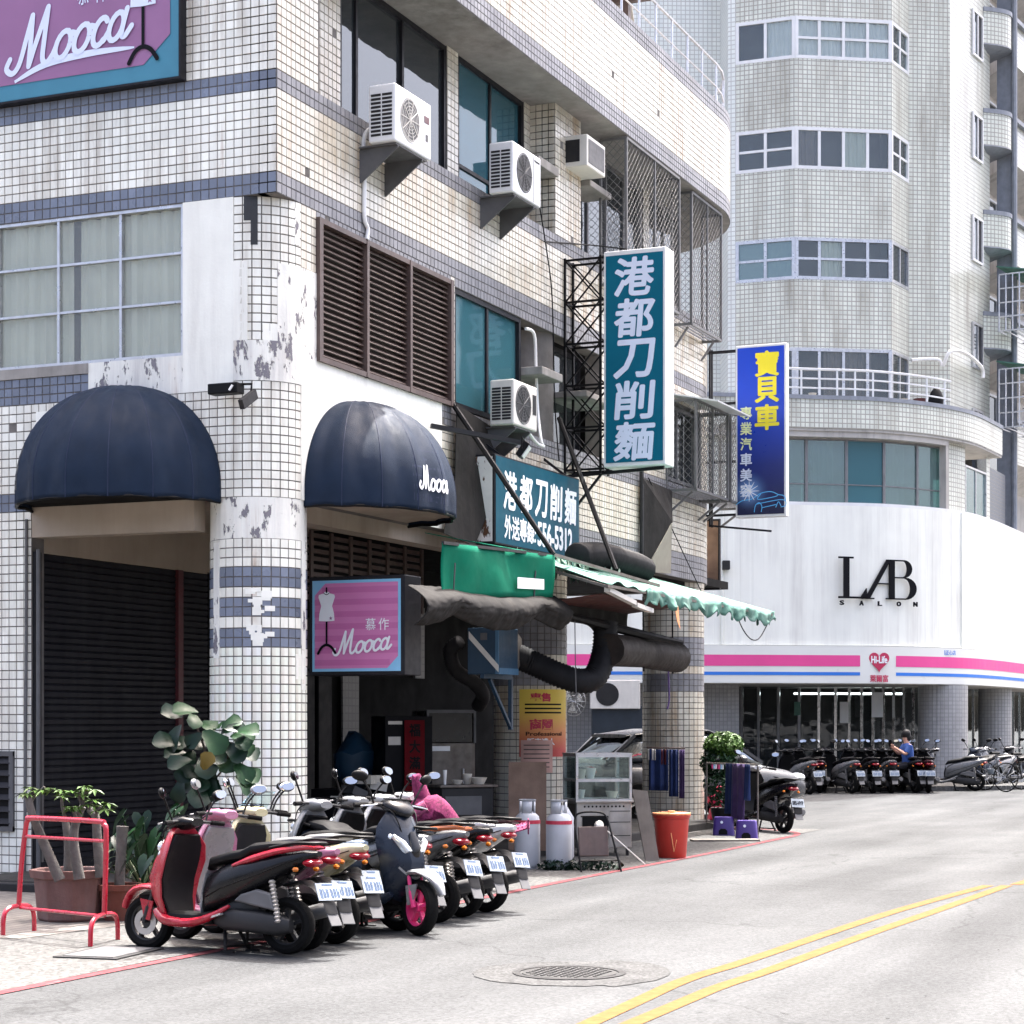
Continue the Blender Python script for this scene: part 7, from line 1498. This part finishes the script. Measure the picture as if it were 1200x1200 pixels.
# ------------------------------------------------------------------ person in blue, sitting sideways on a far scooter, hands raised to a phone
q=atD(1064,900,45.0); pe=thing('person','person with black hair in a blue shirt holding a phone up','person',(q.x,q.y,-.13),math.atan2(FW.y,FW.x)+R(100))
J={'pelvis':(0,0,.82),'waist':(0,0,.98),'chest':(.02,0,1.18),'neck':(.03,0,1.34),'headb':(.05,0,1.42),'head':(.06,0,1.52),'hipL':(.03,.10,.80),'kneeL':(.40,.12,.76),'ankL':(.42,.12,.34),'toeL':(.54,.13,.28),'hipR':(.03,-.10,.80),'kneeR':(.40,-.12,.76),'ankR':(.42,-.12,.34),'toeR':(.54,-.13,.28),'shL':(.02,.17,1.27),'elL':(.14,.22,1.06),'wrL':(.34,.12,1.20),'haL':(.41,.08,1.25),'shR':(.02,-.17,1.27),'elR':(.14,-.22,1.06),'wrR':(.34,-.10,1.20),'haR':(.41,-.05,1.25)}
pe.scale=(.93,)*3
E_=[('pelvis','waist'),('waist','chest'),('chest','neck'),('neck','headb'),('headb','head'),('pelvis','hipL'),('hipL','kneeL'),('kneeL','ankL'),('ankL','toeL'),('pelvis','hipR'),('hipR','kneeR'),('kneeR','ankR'),('ankR','toeR'),('chest','shL'),('shL','elL'),('elL','wrL'),('wrL','haL'),('chest','shR'),('shR','elR'),('elR','wrR'),('wrR','haR')]
rad={'pelvis':.13,'waist':.12,'chest':.13,'neck':.055,'headb':.075,'head':.09,'hipL':.09,'hipR':.09,'kneeL':.065,'kneeR':.065,'ankL':.045,'ankR':.045,'toeL':.04,'toeR':.04,'shL':.06,'shR':.06,'elL':.045,'elR':.045,'wrL':.03,'wrR':.03,'haL':.036,'haR':.036}
K=list(J); me=bpy.data.meshes.new('body'); me.from_pydata([J[k] for k in K],[(K.index(a),K.index(b)) for a,b in E_],[]); bo_=bpy.data.objects.new('body',me); C.objects.link(bo_); bo_.parent=pe
md=bo_.modifiers.new('skin','SKIN'); 
for i,k in enumerate(K): me.skin_vertices[0].data[i].radius=(rad[k],)*2; me.skin_vertices[0].data[i].use_root=(k=='pelvis')
md.use_smooth_shade=True; s2=bo_.modifiers.new('sub','SUBSURF'); s2.levels=s2.render_levels=2; me.materials.append(M['skin'])
mb=MB(); mb.loft([sring((x,0,z),(a,0,0),(0,b,0),2.4,16) for x,z,a,b in ((0,.80,.135,.17),(0,.95,.13,.165),(.02,1.15,.14,.19),(.02,1.27,.11,.19),(.03,1.33,.06,.08))]); 
for s in ('L','R'): mb.tube([J['sh'+s],Vector(J['sh'+s]).lerp(Vector(J['el'+s]),.8)],[.08,.065],10)
mb.build('shirt','shirt_blue',pe,smooth=True); mb=MB(); mb.ell((0,0,.82),(.15,.18,.10),12)
for s in ('L','R'): mb.tube([J['hip'+s],J['knee'+s],Vector(J['ank'+s])],[.10,.085,.06],10)
mb.build('trousers','trousers',pe,smooth=True); mb=MB(); mb.ell((.045,0,1.545),(.115,.105,.12),14); mb.ell((.0,0,1.47),(.085,.1,.11),12); mb.build('hair','hair',pe,smooth=True); mb=MB()
for y in (-.035,.035): mb.ell((.148,y,1.52),(.01,.013,.008),8)
mb.ell((.155,0,1.49),(.018,.012,.02),8); mb.build('face','hair',pe)
for s in ('L','R'):
    mb=MB(); h=Vector(J['ha'+s]); 
    for k in range(4): mb.tube([h+Vector((.0,(k-1.5)*.017,.0)),h+Vector((.035,(k-1.5)*.018,.03)),h+Vector((.03,(k-1.5)*.016,.065-.006*abs(k-1.5)))],.009,6,smooth=3)
    mb.tube([h+Vector((-.01,.03,0)),h+Vector((.0,.035,.035)),h+Vector((.012,.025,.05))],.009,6,smooth=3); mb.build('fingers','skin',pe,smooth=True)
ph=MB().bx(-.006,.006,-.04,.04,0,.14).build('phone','black_gloss',loc=Vector((q.x,q.y,-.13))+Matrix.Rotation(math.atan2(FW.y,FW.x)+R(100),3,'Z')@Vector((.42,.01,1.17)),bevel=.004); tag(ph,'black phone in the hands of the person in blue','phone')
# reversed cone-like small items: purple step board under the stools
o=MB().bx(-.55,.35,-.12,.12,0,.03).build('floor_plank','wood_grey',loc=gr(858,986),rot=(0,0,math.atan2(RT.y,RT.x)+.1)); tag(o,'grey plank on the ground beneath the purple stools','plank')
